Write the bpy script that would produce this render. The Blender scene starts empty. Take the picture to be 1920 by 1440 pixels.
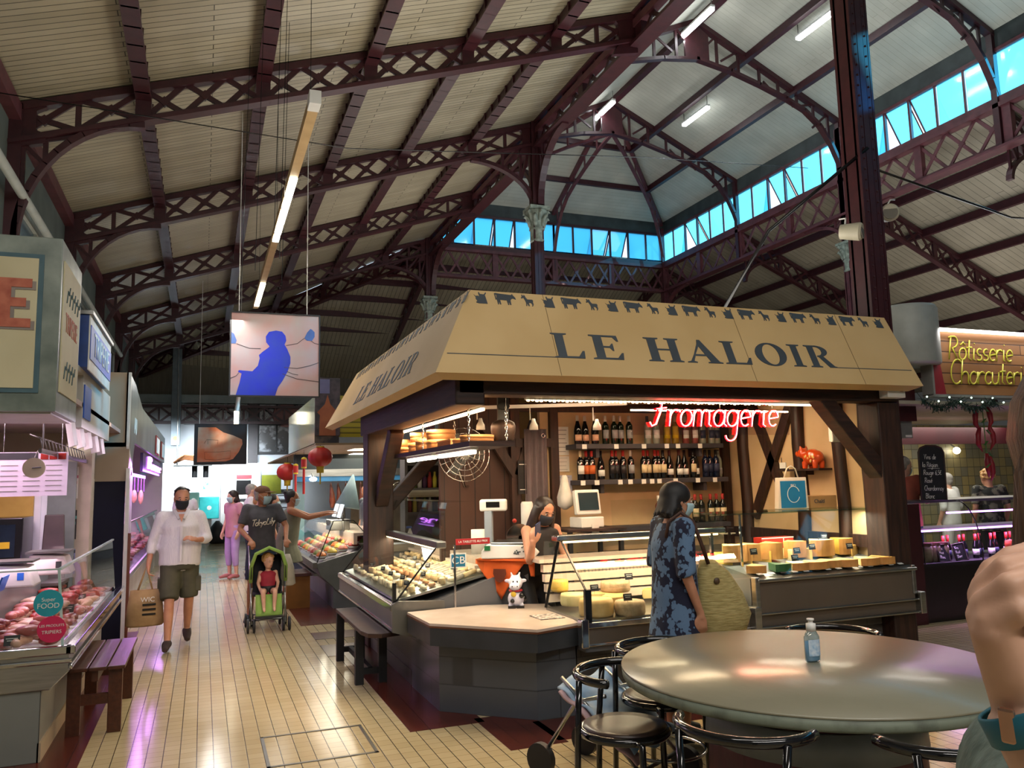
import bpy, bmesh, math, random
from mathutils import Vector, Matrix, Euler
random.seed(7)
S = bpy.context.scene
COL = S.collection
PI = math.pi
# ---------------------------------------------------------------- camera
cd = bpy.data.cameras.new('camera'); cam = bpy.data.objects.new('camera', cd); COL.objects.link(cam)
EYE = 1.68
_R = Matrix(((0.93340, 0.02203, 0.35816), (-0.35809, 0.12238, 0.92564), (-0.02344, -0.99224, 0.12212)))
cx, cy, cz = _R @ Vector((1, 0, 0)), _R @ Vector((0, -1, 0)), _R @ Vector((0, 0, -1))
cam.matrix_world = Matrix(((cx.x, cy.x, cz.x, 0), (cx.y, cy.y, cz.y, 0), (cx.z, cy.z, cz.z, EYE), (0, 0, 0, 1)))
cd.sensor_width = 36; cd.lens = 36 * 1498 / 1920; cd.clip_start = 0.05; cd.clip_end = 200
S.camera = cam
# ---------------------------------------------------------------- world, sun, exposure
w = bpy.data.worlds.new('sky'); S.world = w; w.use_nodes = True
nt = w.node_tree; bg = nt.nodes['Background']
sky = nt.nodes.new('ShaderNodeTexSky'); sky.sky_type = 'HOSEK_WILKIE'; sky.turbidity = 3.0; sky.sun_direction = (0.8, -0.45, 0.4)
mx = nt.nodes.new('ShaderNodeMixRGB'); mx.inputs[0].default_value = 0.5; mx.inputs[2].default_value = (0.72, 0.86, 1, 1)
nt.links.new(sky.outputs[0], mx.inputs[1]); nt.links.new(mx.outputs[0], bg.inputs[0]); bg.inputs[1].default_value = 3.0
sd = bpy.data.lights.new('sun', 'SUN'); so = bpy.data.objects.new('sun', sd); COL.objects.link(so)
sd.energy = 9.0; sd.angle = 0.009; sd.color = (1, 0.95, 0.86)
so.rotation_euler = Vector((-13.5, 9.0, -5.9)).to_track_quat('-Z', 'Y').to_euler()
S.view_settings.view_transform = 'Standard'; S.view_settings.look = 'None'
S.view_settings.exposure = 0.0; S.view_settings.gamma = 1; S.view_settings.use_curve_mapping = False
S.cycles.max_bounces = 6; S.cycles.diffuse_bounces = 3; S.cycles.glossy_bounces = 3; S.cycles.transparent_max_bounces = 16
S.cycles.transmission_bounces = 4; S.cycles.sample_clamp_indirect = 4; S.cycles.use_denoising = True

def area(name, loc, rot, sx, sy, power, color):
    l = bpy.data.lights.new(name, 'AREA'); l.shape = 'RECTANGLE'; l.size = sx; l.size_y = sy; l.energy = power; l.color = color
    o = bpy.data.objects.new(name, l); COL.objects.link(o); o.location = loc; o.rotation_euler = rot
    return o

# added fill lights without fixtures: upward from the stall roofs, downward over the hall
UP = (PI, 0, 0)
area('fill_up_centre', (3.7, 7.6, 3.16), UP, 3.4, 3.6, 190, (1, .94, .84))
area('fill_up_left', (-1.9, 8.0, 3.5), UP, .9, 9.0, 34, (1, .93, .8))
area('fill_up_right', (9.5, 9.5, 3.9), UP, 5, 3, 300, (.84, .93, 1))
area('fill_up_rear', (5.0, 16.0, 3.4), UP, 5, 3, 165, (1, .95, .9))
area('fill_up_side', (17.0, 11.0, 2.9), UP, 3, 8, 190, (1, .95, .9))
for _y, _p in ((-3.0, 230), (1.2, 130)):
    area('hall_fill', (1.5, _y, 5.6), (math.radians(28), 0, 0), 6, .4, _p, (1, .95, .88))  # unseen fill behind the viewer, added without any tubes
area('aisle_fill', (0.3, 14.0, 3.9), (0, 0, 0), .3, 9.0, 120, (1, .96, .92))  # unseen overhead fill along the aisle, no tubes modelled
area('rear_fill', (4.0, 20.0, 4.6), (0, 0, 0), 5.0, .4, 90, (1, .95, .9))  # unseen overhead fill towards the rear, no tubes modelled
area('far_daylight_fill', (0.0, 25.4, 3.4), (math.radians(65), 0, 0), 3.4, .8, 210, (.82, .92, 1)).data.spread = 1.2  # added lamp standing in for daylight on the far wall

# ---------------------------------------------------------------- helpers
def lin(h):
    h = h.lstrip('#'); c = [int(h[i:i + 2], 16) / 255 for i in (0, 2, 4)]
    return tuple((x / 12.92 if x <= 0.04045 else ((x + 0.055) / 1.055) ** 2.4) for x in c) + (1,)

class NB:
    def __init__(s, name):
        s.m = bpy.data.materials.new(name); s.m.use_nodes = True; s.t = s.m.node_tree; s.n = s.t.nodes
        s.b = s.n['Principled BSDF']; s.out = s.n['Material Output']
    def new(s, kind, **k):
        n = s.n.new('ShaderNode' + kind)
        for a, v in k.items():
            if a.startswith('i_'):
                n.inputs[int(a[2:])].default_value = v
            else: setattr(n, a, v)
        return n
    def link(s, a, b): s.t.links.new(a, b)
    def coord(s, scale=(1, 1, 1), rot=(0, 0, 0)):
        c = s.new('TexCoord'); m = s.new('Mapping'); m.inputs['Scale'].default_value = scale; m.inputs['Rotation'].default_value = rot
        s.link(c.outputs['Object'], m.inputs[0]); return m.outputs[0]

def mat(name, c1, c2=None, rough=0.5, metal=0.0, scale=6.0, detail=3, bump=0.0, spec=0.5, emit=0.0, stretch=(1, 1, 1), lo=0.35, hi=0.65, coat=0):
    """noise between two colours of the thing itself"""
    b = NB(name); a = lin(c1)
    if c2 is None: c2v = tuple(x * 0.86 for x in a[:3]) + (1,)
    else: c2v = lin(c2)
    tc = b.coord(stretch); n = b.new('TexNoise'); n.inputs['Scale'].default_value = scale; n.inputs['Detail'].default_value = detail
    b.link(tc, n.inputs['Vector']); r = b.new('ValToRGB'); r.color_ramp.elements[0].position = lo; r.color_ramp.elements[1].position = hi
    r.color_ramp.elements[0].color = a; r.color_ramp.elements[1].color = c2v
    b.link(n.outputs[0], r.inputs[0]); b.link(r.outputs[0], b.b.inputs['Base Color'])
    b.b.inputs['Roughness'].default_value = rough; b.b.inputs['Metallic'].default_value = metal
    b.b.inputs['Specular IOR Level'].default_value = spec
    if coat: b.b.inputs['Coat Weight'].default_value = coat
    if emit:
        b.link(r.outputs[0], b.b.inputs['Emission Color']); b.b.inputs['Emission Strength'].default_value = emit
    if bump:
        u = b.new('Bump'); u.inputs['Strength'].default_value = bump; u.inputs['Distance'].default_value = 0.01
        b.link(n.outputs[0], u.inputs['Height']); b.link(u.outputs[0], b.b.inputs['Normal'])
    return b.m

def brickmat(name, c1, c2, mortar, bw, rh, ms=0.006, off=0.5, swap='xy', rough=0.4, bump=0.3, noise=0.15, scale=1.0):
    """swap: which object axes run along / across the courses"""
    b = NB(name); c = b.new('TexCoord'); sp = b.new('SeparateXYZ'); cb = b.new('CombineXYZ'); b.link(c.outputs['Object'], sp.inputs[0])
    ix = {'x': 0, 'y': 1, 'z': 2}
    if swap[0] == '+':   # x+y along, z across: for vertical faces of any direction
        ad = b.new('Math', operation='ADD'); b.link(sp.outputs[0], ad.inputs[0]); b.link(sp.outputs[1], ad.inputs[1]); b.link(ad.outputs[0], cb.inputs[0])
    else: b.link(sp.outputs[ix[swap[0]]], cb.inputs[0])
    b.link(sp.outputs[ix[swap[1]]], cb.inputs[1])
    k = b.new('TexBrick'); k.offset = off; k.inputs['Scale'].default_value = scale; k.inputs['Brick Width'].default_value = bw; k.inputs['Row Height'].default_value = rh
    k.inputs['Mortar Size'].default_value = ms; k.inputs['Color1'].default_value = lin(c1); k.inputs['Color2'].default_value = lin(c2); k.inputs['Mortar'].default_value = lin(mortar)
    k.inputs['Mortar Smooth'].default_value = 0.3
    b.link(cb.outputs[0], k.inputs[0])
    n = b.new('TexNoise'); n.inputs['Scale'].default_value = 1.7; n.inputs['Detail'].default_value = 5; b.link(c.outputs['Object'], n.inputs['Vector'])
    m = b.new('MixRGB', blend_type='MULTIPLY'); m.inputs[0].default_value = noise * 3; b.link(k.outputs[0], m.inputs[1]); b.link(n.outputs[0], m.inputs[2])
    b.link(m.outputs[0], b.b.inputs['Base Color']); b.b.inputs['Roughness'].default_value = rough
    u = b.new('Bump'); u.inputs['Strength'].default_value = bump; u.inputs['Distance'].default_value = 0.004; u.invert = True
    b.link(k.outputs[1], u.inputs['Height']); b.link(u.outputs[0], b.b.inputs['Normal'])
    return b.m

def glassmat(name, tint='#eef6f4', gloss=0.1, rough=0.02):
    b = NB(name); b.n.remove(b.b)
    t = b.new('BsdfTransparent'); t.inputs[0].default_value = lin(tint); g = b.new('BsdfGlossy'); g.inputs['Roughness'].default_value = rough
    f = b.new('LayerWeight'); f.inputs[0].default_value = 0.5; pw = b.new('Math', operation='POWER'); pw.inputs[1].default_value = 5.0; b.link(f.outputs[1], pw.inputs[0])
    mm = b.new('Math', operation='MULTIPLY_ADD'); mm.inputs[1].default_value = 0.8; mm.inputs[2].default_value = 0.03 + gloss * 0.15; mm.use_clamp = True
    b.link(pw.outputs[0], mm.inputs[0])
    x = b.new('MixShader'); b.link(mm.outputs[0], x.inputs[0]); b.link(t.outputs[0], x.inputs[1]); b.link(g.outputs[0], x.inputs[2]); b.link(x.outputs[0], b.out.inputs[0])
    return b.m

def emitmat(name, col, k):
    b = NB(name); b.b.inputs['Base Color'].default_value = lin(col); b.b.inputs['Emission Color'].default_value = lin(col); b.b.inputs['Emission Strength'].default_value = k
    return b.m

class MB:
    def __init__(s): s.v = []; s.f = []; s.sm = []; s.mi = []; s.cur = 0
    def add(s, vs, fs, smooth=False):
        o = len(s.v); s.v += [tuple(p) for p in vs]
        for f in fs: s.f.append(tuple(i + o for i in f)); s.sm.append(smooth); s.mi.append(s.cur)
        return s
    def box(s, x0, y0, z0, x1, y1, z1):
        v = [(x, y, z) for z in (z0, z1) for y in (y0, y1) for x in (x0, x1)]
        return s.add(v, [(0, 2, 3, 1), (4, 5, 7, 6), (0, 1, 5, 4), (2, 6, 7, 3), (0, 4, 6, 2), (1, 3, 7, 5)])
    def cbox(s, c, sx, sy, sz, rot=None):
        v = [Vector((x * sx / 2, y * sy / 2, z * sz / 2)) for z in (-1, 1) for y in (-1, 1) for x in (-1, 1)]
        if rot is not None:
            r = Euler(rot).to_matrix() if not isinstance(rot, Matrix) else rot
            v = [r @ p for p in v]
        c = Vector(c)
        return s.add([p + c for p in v], [(0, 2, 3, 1), (4, 5, 7, 6), (0, 1, 5, 4), (2, 6, 7, 3), (0, 4, 6, 2), (1, 3, 7, 5)])
    def bar(s, p, q, w, h, up=(0, 0, 1)):
        """box-section bar, w across, h along up"""
        p, q = Vector(p), Vector(q); d = (q - p)
        if d.length < 1e-6: return s
        d.normalize(); a = d.cross(Vector(up))
        if a.length < 1e-4: a = d.cross(Vector((1, 0, 0)))
        a.normalize(); u = a.cross(d); a *= w / 2; u *= h / 2
        v = [p - a - u, p + a - u, p + a + u, p - a + u, q - a - u, q + a - u, q + a + u, q - a + u]
        return s.add(v, [(0, 1, 2, 3), (7, 6, 5, 4), (0, 4, 5, 1), (1, 5, 6, 2), (2, 6, 7, 3), (3, 7, 4, 0)])
    def tube(s, pts, r, n=8, closed=False, flat=1.0, up=None):
        P = [Vector(p) for p in pts]; N = len(P); R = list(r) if isinstance(r, (list, tuple)) else [r] * N
        T = []
        for i in range(N):
            a = P[(i - 1) % N] if closed else P[max(i - 1, 0)]; b = P[(i + 1) % N] if closed else P[min(i + 1, N - 1)]
            t = b - a; T.append(t.normalized() if t.length > 1e-9 else Vector((0, 0, 1)))
        u0 = Vector(up) if up else (Vector((0, 0, 1)) if abs(T[0].z) < 0.9 else Vector((1, 0, 0)))
        a = T[0].cross(u0).normalized(); vs = []
        for i in range(N):
            a = a - T[i] * a.dot(T[i])
            a = a.normalized() if a.length > 1e-6 else T[i].orthogonal().normalized()
            b = T[i].cross(a)
            for k in range(n):
                t = 2 * PI * k / n; vs.append(P[i] + (a * math.cos(t) + b * math.sin(t) * flat) * R[i])
        fs = []
        for i in range(N if closed else N - 1):
            j = (i + 1) % N
            for k in range(n): fs.append((i * n + k, i * n + (k + 1) % n, j * n + (k + 1) % n, j * n + k))
        if not closed: fs += [tuple(range(n))[::-1], tuple((N - 1) * n + k for k in range(n))]
        return s.add(vs, fs, True)
    def cyl(s, p, q, r, r2=None, n=16): return s.loftc([(p, r), (q, r if r2 is None else r2)], n)
    def loftc(s, prs, n=16):
        return s.tube([p for p, _ in prs], [r for _, r in prs], n) if len(prs) > 2 else s._cy(prs, n)
    def _cy(s, prs, n):
        (p, r), (q, r2) = prs; p, q = Vector(p), Vector(q); d = (q - p).normalized(); a = d.orthogonal().normalized(); b = d.cross(a)
        v = [p + (a * math.cos(2 * PI * k / n) + b * math.sin(2 * PI * k / n)) * r for k in range(n)] + [q + (a * math.cos(2 * PI * k / n) + b * math.sin(2 * PI * k / n)) * r2 for k in range(n)]
        s.add(v, [(k, (k + 1) % n, n + (k + 1) % n, n + k) for k in range(n)], True)
        return s.add(v, [tuple(range(n))[::-1], tuple(range(n, 2 * n))])
    def lathe(s, prof, c=(0, 0, 0), n=24, sx=1, sy=1):
        c = Vector(c); v = []; f = []
        for r, z in prof:
            for k in range(n): v.append(c + Vector((r * sx * math.cos(2 * PI * k / n), r * sy * math.sin(2 * PI * k / n), z)))
        for i in range(len(prof) - 1):
            for k in range(n): f.append((i * n + k, i * n + (k + 1) % n, (i + 1) * n + (k + 1) % n, (i + 1) * n + k))
        f += [tuple(range(n))[::-1], tuple((len(prof) - 1) * n + k for k in range(n))]
        return s.add(v, f, True)
    def prism(s, poly, o, u, v, n, t):
        """polygon (a,b) in plane o+a*u+b*v, extruded t along n"""
        o, u, v, n = Vector(o), Vector(u), Vector(v), Vector(n); N = len(poly)
        A = [o + u * a + v * b for a, b in poly]; B = [p + n * t for p in A]
        return s.add(A + B, [tuple(range(N))[::-1], tuple(range(N, 2 * N))] + [(i, (i + 1) % N, N + (i + 1) % N, N + i) for i in range(N)])
    def ball(s, c, rx, ry=None, rz=None, n=14, m=9, rot=None):
        ry = rx if ry is None else ry; rz = rx if rz is None else rz; c = Vector(c); v = [Vector((0, 0, -rz))]
        for i in range(1, m):
            p = -PI / 2 + PI * i / m
            for k in range(n): v.append(Vector((rx * math.cos(p) * math.cos(2 * PI * k / n), ry * math.cos(p) * math.sin(2 * PI * k / n), rz * math.sin(p))))
        v.append(Vector((0, 0, rz))); L = len(v) - 1
        if rot is not None:
            r = Euler(rot).to_matrix() if not isinstance(rot, Matrix) else rot
            v = [r @ p for p in v]
        f = [(0, 1 + (k + 1) % n, 1 + k) for k in range(n)] + [(L, L - n + k, L - n + (k + 1) % n) for k in range(n)]
        for i in range(m - 2):
            for k in range(n): a = 1 + i * n; f.append((a + k, a + (k + 1) % n, a + n + (k + 1) % n, a + n + k))
        return s.add([p + c for p in v], f, True)
    def rings(s, rs, smooth=True, caps=True, closed=False):
        n = len(rs[0]); v = [p for r in rs for p in r]; f = []; N = len(rs)
        for i in range(N if closed else N - 1):
            j = (i + 1) % N
            for k in range(n): f.append((i * n + k, i * n + (k + 1) % n, j * n + (k + 1) % n, j * n + k))
        if caps and not closed: f += [tuple(range(n))[::-1], tuple((N - 1) * n + k for k in range(n))]
        return s.add(v, f, smooth)
    def grid(s, fn, nu, nv, smooth=True):
        v = [fn(i / nu, j / nv) for i in range(nu + 1) for j in range(nv + 1)]
        return s.add(v, [(i * (nv + 1) + j, (i + 1) * (nv + 1) + j, (i + 1) * (nv + 1) + j + 1, i * (nv + 1) + j + 1) for i in range(nu) for j in range(nv)], smooth)
    def quad(s, a, b, c, d): return s.add([a, b, c, d], [(0, 1, 2, 3)])
    def xf(s, M, start=0):
        for i in range(start, len(s.v)): s.v[i] = tuple(M @ Vector(s.v[i]))
        return s

def obj(name, mb, m, parent=None, label=None, cat=None, group=None, kind=None, bev=0, solid=0, sub=0, remesh=0, smooth_it=0, loc=None, rot=None):
    me = bpy.data.meshes.new(name); me.from_pydata(mb.v, [], mb.f)
    me.polygons.foreach_set('use_smooth', mb.sm)
    ms = m if isinstance(m, (list, tuple)) else [m]
    for x in ms: me.materials.append(x)
    if len(ms) > 1: me.polygons.foreach_set('material_index', mb.mi)
    me.update()
    o = bpy.data.objects.new(name, me); COL.objects.link(o)
    if parent: o.parent = parent
    if loc: o.location = loc
    if rot: o.rotation_euler = rot
    if solid: d = o.modifiers.new('t', 'SOLIDIFY'); d.thickness = solid; d.offset = 0
    if remesh:
        d = o.modifiers.new('r', 'REMESH'); d.mode = 'VOXEL'; d.voxel_size = remesh; d.use_smooth_shade = True
        d = o.modifiers.new('s', 'SMOOTH'); d.iterations = smooth_it or 4; d.factor = 0.5
    if sub: d = o.modifiers.new('u', 'SUBSURF'); d.levels = sub; d.render_levels = sub
    if bev: d = o.modifiers.new('b', 'BEVEL'); d.width = bev; d.segments = 2; d.limit_method = 'ANGLE'
    tag(o, label, cat, group, kind)
    return o

def tag(o, label=None, cat=None, group=None, kind=None):
    if label: o['label'] = label
    if cat: o['category'] = cat
    if group: o['group'] = group
    if kind: o['kind'] = kind
    return o

def thing(name, label, cat, loc=(0, 0, 0), rotz=0, group=None, rot=None):
    o = bpy.data.objects.new(name, None); COL.objects.link(o); o.empty_display_size = 0.1
    o.location = loc; o.rotation_euler = rot or (0, 0, rotz); tag(o, label, cat, group); return o

KIDS = {}
def kids(o): return [c for c in bpy.data.objects if c.parent == o]
def dup(root, loc=None, rotz=None, label=None, group=None, parent=None, scale=None):
    src = kids(root); r = root.copy(); COL.objects.link(r)
    if parent: r.parent = parent
    if loc is not None: r.location = loc
    if rotz is not None: r.rotation_euler = (0, 0, rotz)
    if scale: r.scale = scale
    if label: r['label'] = label
    if group: r['group'] = group
    for c in src: dup(c, parent=r)
    return r

def text(name, s, size, m, parent, loc, rot, ext=0.002, ax='CENTER', sx=1, shear=0):
    c = bpy.data.curves.new(name, 'FONT'); c.body = s; c.size = size; c.extrude = ext; c.align_x = ax; c.align_y = 'CENTER'; c.shear = shear; c.materials.append(m)
    q = bpy.data.objects.new(name, c); me = bpy.data.meshes.new_from_object(q); bpy.data.objects.remove(q); me.name = name
    if not me.materials: me.materials.append(m)
    o = bpy.data.objects.new(name, me); COL.objects.link(o); o.parent = parent; o.location = loc; o.rotation_euler = rot; o.scale = (sx, 1, 1); return o

# single-stroke script: letters on a grid, x-height 0.5, cap height 1
def _arc(cx, cy, rx, ry, a0, a1, n=8): return [(cx + rx * math.cos(math.radians(a0 + (a1 - a0) * i / n)), cy + ry * math.sin(math.radians(a0 + (a1 - a0) * i / n))) for i in range(n + 1)]
GL = {
 'a': (0.5, [_arc(.25, .25, .2, .25, 40, 360, 12), [(.45, .5), (.45, .08), (.55, 0)]]),
 'b': (0.46, [[(.05, 1), (.05, 0)], _arc(.22, .22, .18, .24, 180, -180, 12)]),
 'c': (0.42, [_arc(.25, .25, .2, .25, 45, 320, 10)]),
 'd': (0.5, [_arc(.25, .25, .2, .25, 40, 360, 12), [(.45, 1), (.45, .08), (.53, 0)]]),
 'e': (0.45, [[(.06, .24), (.42, .3)] + _arc(.24, .26, .18, .25, 15, 310, 10)]),
 'g': (0.5, [_arc(.25, .25, .2, .25, 40, 360, 12), [(.45, .5), (.45, -.25)] + _arc(.25, -.25, .2, .2, 0, -170, 6)]),
 'h': (0.48, [[(.05, 1), (.05, 0)], [(.05, .3)] + _arc(.24, .3, .18, .2, 160, 0, 6) + [(.42, .06), (.5, 0)]]),
 'i': (0.24, [[(.1, .5), (.1, .06), (.2, 0)], [(.1, .7), (.12, .72)]]),
 'l': (0.24, [[(.1, 1), (.1, .06), (.2, 0)]]),
 'm': (0.72, [[(.05, .5), (.05, 0)], [(.05, .3)] + _arc(.19, .32, .14, .18, 160, 0, 6) + [(.33, 0)], [(.33, .3)] + _arc(.47, .32, .14, .18, 160, 0, 6) + [(.61, .06), (.7, 0)]]),
 'n': (0.48, [[(.05, .5), (.05, 0)], [(.05, .3)] + _arc(.24, .3, .18, .2, 160, 0, 6) + [(.42, .06), (.5, 0)]]),
 'o': (0.46, [_arc(.24, .25, .2, .25, 90, 450, 14)]),
 'ô': (0.46, [_arc(.24, .25, .2, .25, 90, 450, 14), [(.1, .62), (.24, .76), (.38, .62)]]),
 'r': (0.38, [[(.05, .5), (.05, 0)], [(.05, .28)] + _arc(.24, .3, .18, .2, 160, 40, 5)]),
 's': (0.4, [_arc(.21, .37, .14, .13, 50, 270, 6) + _arc(.2, .12, .15, .12, 90, -140, 6)]),
 't': (0.36, [[(.16, .85), (.14, .1), (.3, 0)], [(0, .52), (.32, .55)]]),
 'u': (0.5, [[(.05, .5), (.06, .15)] + _arc(.23, .17, .17, .17, 190, 350, 6) + [(.42, .5), (.42, .08), (.5, 0)]]),
 'y': (0.46, [[(.05, .5), (.22, .06)], [(.4, .5), (.12, -.35)]]),
 'é': (0.45, [[(.06, .24), (.42, .3)] + _arc(.24, .26, .18, .25, 15, 310, 10), [(.22, .62), (.34, .78)]]),
 'B': (0.6, [[(.1, 1), (.08, 0)], [(0, .95)] + _arc(.25, .77, .25, .22, 90, -90, 6) + _arc(.25, .27, .3, .27, 90, -110, 8)]),
 'C': (0.6, [_arc(.36, .5, .32, .5, 50, 310, 14)]),
 'F': (0.62, [[(.0, .78), (.12, .98), (.62, 1), (.72, .94)], [(.36, .98), (.3, .4), (.2, .06), (.06, 0), (-.02, .12)], [(.16, .52), (.5, .56)]]),
 'R': (0.62, [[(.12, 1), (.08, 0)], [(0, .92)] + _arc(.28, .74, .24, .24, 100, -100, 8) + [(.55, 0)]]),
 'V': (0.6, [[(.02, .9), (.1, 1), (.26, 0), (.5, .9), (.6, 1)]]),
 '6': (0.45, [[(.34, .9), (.12, .5)] + _arc(.24, .22, .18, .22, 180, -180, 10)]),
 ',': (0.2, [[(.1, .05), (.05, -.12)]]),
 '5': (0.45, [[(.4, .9), (.12, .9), (.1, .5)] + _arc(.22, .27, .2, .26, 110, -140, 8)]),
 '€': (0.5, [_arc(.3, .45, .22, .42, 50, 310, 10), [(0, .52), (.34, .54)], [(0, .38), (.32, .4)]]),
 'T': (0.6, [[(0, .96), (.62, 1)], [(.34, .98), (.26, 0)]]), 'L': (0.55, [[(.2, 1), (.08, .04), (.0, .1)], [(.08, .04), (.5, .02)]]), 'k': (0.46, [[(.06, 1), (.05, 0)], [(.38, .5), (.08, .22), (.42, 0)]]),
 ' ': (0.36, []), '-': (0.3, [[(0, .3), (.25, .3)]]),
}
def script(mb, s, o, u, v, n, size, r, slant=0.15, join=False, flat=None, gap=0.02):
    """hand-written words as tubes (flat=None) or thin ribbons"""
    o, u, v, n = Vector(o), Vector(u).normalized(), Vector(v).normalized(), Vector(n).normalized(); x = 0
    for ch in s:
        wd, st = GL[ch]
        for p in st:
            pts = [o + u * ((x + a + slant * b) * size) + v * (b * size) for a, b in p]
            if flat is None: mb.tube(pts, r, 6)
            else: mb.tube(pts, r, 6, flat=flat, up=n)
        x += wd + gap
    return x * size
def script_w(s, gap=0.02): return sum(GL[c][0] + gap for c in s)

# ---------------------------------------------------------------- shared materials
STEEL = mat('stainless', '#b9bab8', '#a3a4a2', 0.28, 1.0, 3, stretch=(1, 1, 12))
STEELD = mat('brushed steel dark', '#8d8c88', '#7b7a76', 0.35, 0.9, 4)
CHROME = mat('chrome', '#d8d8d8', '#c8c8c8', 0.12, 1.0, 3)
IRON = mat('maroon painted iron', '#3c161b', '#321117', 0.45, 0.0, 9, bump=0.1)
IRONL = mat('worn maroon iron', '#5e3136', '#4b2529', 0.5, 0.0, 6, bump=0.15)
DARKWOOD = mat('dark oak', '#3a2117', '#20110c', 0.55, 0, 5, 6, 0.3, stretch=(6, 6, 0.7))
DARKWOODX = mat('dark oak beam', '#3a2117', '#20110c', 0.55, 0, 5, 6, 0.3, stretch=(0.7, 0.7, 6))
BLACK = mat('black paint', '#0d0d0f', '#151516', 0.25)
BLACKM = mat('matt black', '#17171a', '#0f0f11', 0.6)
WHITE = mat('white paint', '#dcdcd6', '#cfcfc8', 0.5)
WHITEP = mat('white plastic', '#e4e2dc', '#dad8d2', 0.35)
GLASS = glassmat('clear glass')
GLASSG = glassmat('green edged glass', '#d5eee4', 0.6, 0.03)
CREAM = mat('cream plaster', '#cdb188', '#c2a57a', 0.7, 0, 3)
PAPER = mat('paper', '#e3e0da', '#d6d3cc', 0.8)
SLATE = mat('slate tag', '#26262a', '#1d1d20', 0.6)
CHALK = mat('chalk', '#e6e6e0', '#d6d6d0', 0.9)
# ================================================================ PEOPLE: lofted bodies fused into one skin, garments as children
SKIN1 = mat('light skin', '#c08a6c', '#b27b5f', .5, 0, 9); SKIN2 = mat('tanned skin', '#a9714f', '#9a6343', .5, 0, 9); SKIN3 = mat('pale skin', '#d6a98f', '#c99a80', .5, 0, 9)
HAIRB = mat('dark brown hair', '#2a1a14', '#1b110d', .45, 0, 30, stretch=(6, 6, .5)); HAIRK = mat('black hair', '#141011', '#0d0b0c', .62, 0, 30, stretch=(6, 6, .5))
HAIRG = mat('grey hair', '#9c988f', '#85817a', .6, 0, 30); HAIRL = mat('blond hair', '#b58a55', '#a0763f', .5, 0, 30)
MASKB = mat('pale blue face mask', '#a9c6cc', '#9dbbc2', .7); MASKK = mat('navy cloth mask', '#1c212b', '#161a22', .8)
EYEW = mat('eye white', '#d8d3cc', '#ccc7c0', .3); EYED = mat('dark iris', '#1a120e', '#120c0a', .2)
def ell(b, rows, n=18):
    """rows: (x, y, z, rx, ry)"""
    b.rings([[Vector((x + rx * math.cos(2 * PI * k / n), y + ry * math.sin(2 * PI * k / n), z)) for k in range(n)] for x, y, z, rx, ry in rows])
def seglist(pts, rad, steps=4):
    P = [Vector(p) for p in pts]; out = []; R = []
    for i in range(len(P) - 1):
        for k in range(steps):
            t = k / steps; out.append(P[i].lerp(P[i + 1], t)); R.append(rad[i] + (rad[i + 1] - rad[i]) * t)
    out.append(P[-1]); R.append(rad[-1]); return out, R
def hand(b, wr, fd, pn, s=1.0, curl=.5, side=1, spread=1.0):
    fd = Vector(fd).normalized(); pn = Vector(pn); pn = (pn - fd * pn.dot(fd)).normalized(); sd = fd.cross(pn) * side; wr = Vector(wr)
    M = Matrix((sd, fd, pn)).transposed()
    b.ball(wr + fd * .05 * s, .04 * s, .055 * s, .017 * s, 12, 8, rot=M); b.tube([wr - fd * .02 * s, wr + fd * .03 * s], [.026 * s, .027 * s], 10)
    for i, L in enumerate((.072, .08, .075, .058)):
        o = wr + fd * .088 * s + sd * (.03 - .02 * i) * s * spread; P = [o - fd * .03 * s, o]; d = fd.copy()
        for k, f in enumerate((.45, .32, .25)):
            a = curl * (.6 + .35 * k); d = (fd * math.cos(a) + pn * math.sin(a)); P.append(P[-1] + d * L * f * s)
        b.tube(P, [.0095 * s, .0092 * s, .0088 * s, .008 * s, .0065 * s], 8)
    o = wr + fd * .025 * s + sd * .026 * s; d = (fd * .75 + sd * .62 + pn * .25).normalized(); b.tube([o - d * .015 * s, o + d * .025 * s, o + d * .045 * s + fd * .012 * s, o + d * .055 * s + fd * .035 * s], [.013 * s, .0125 * s, .01 * s, .008 * s], 8)
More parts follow.
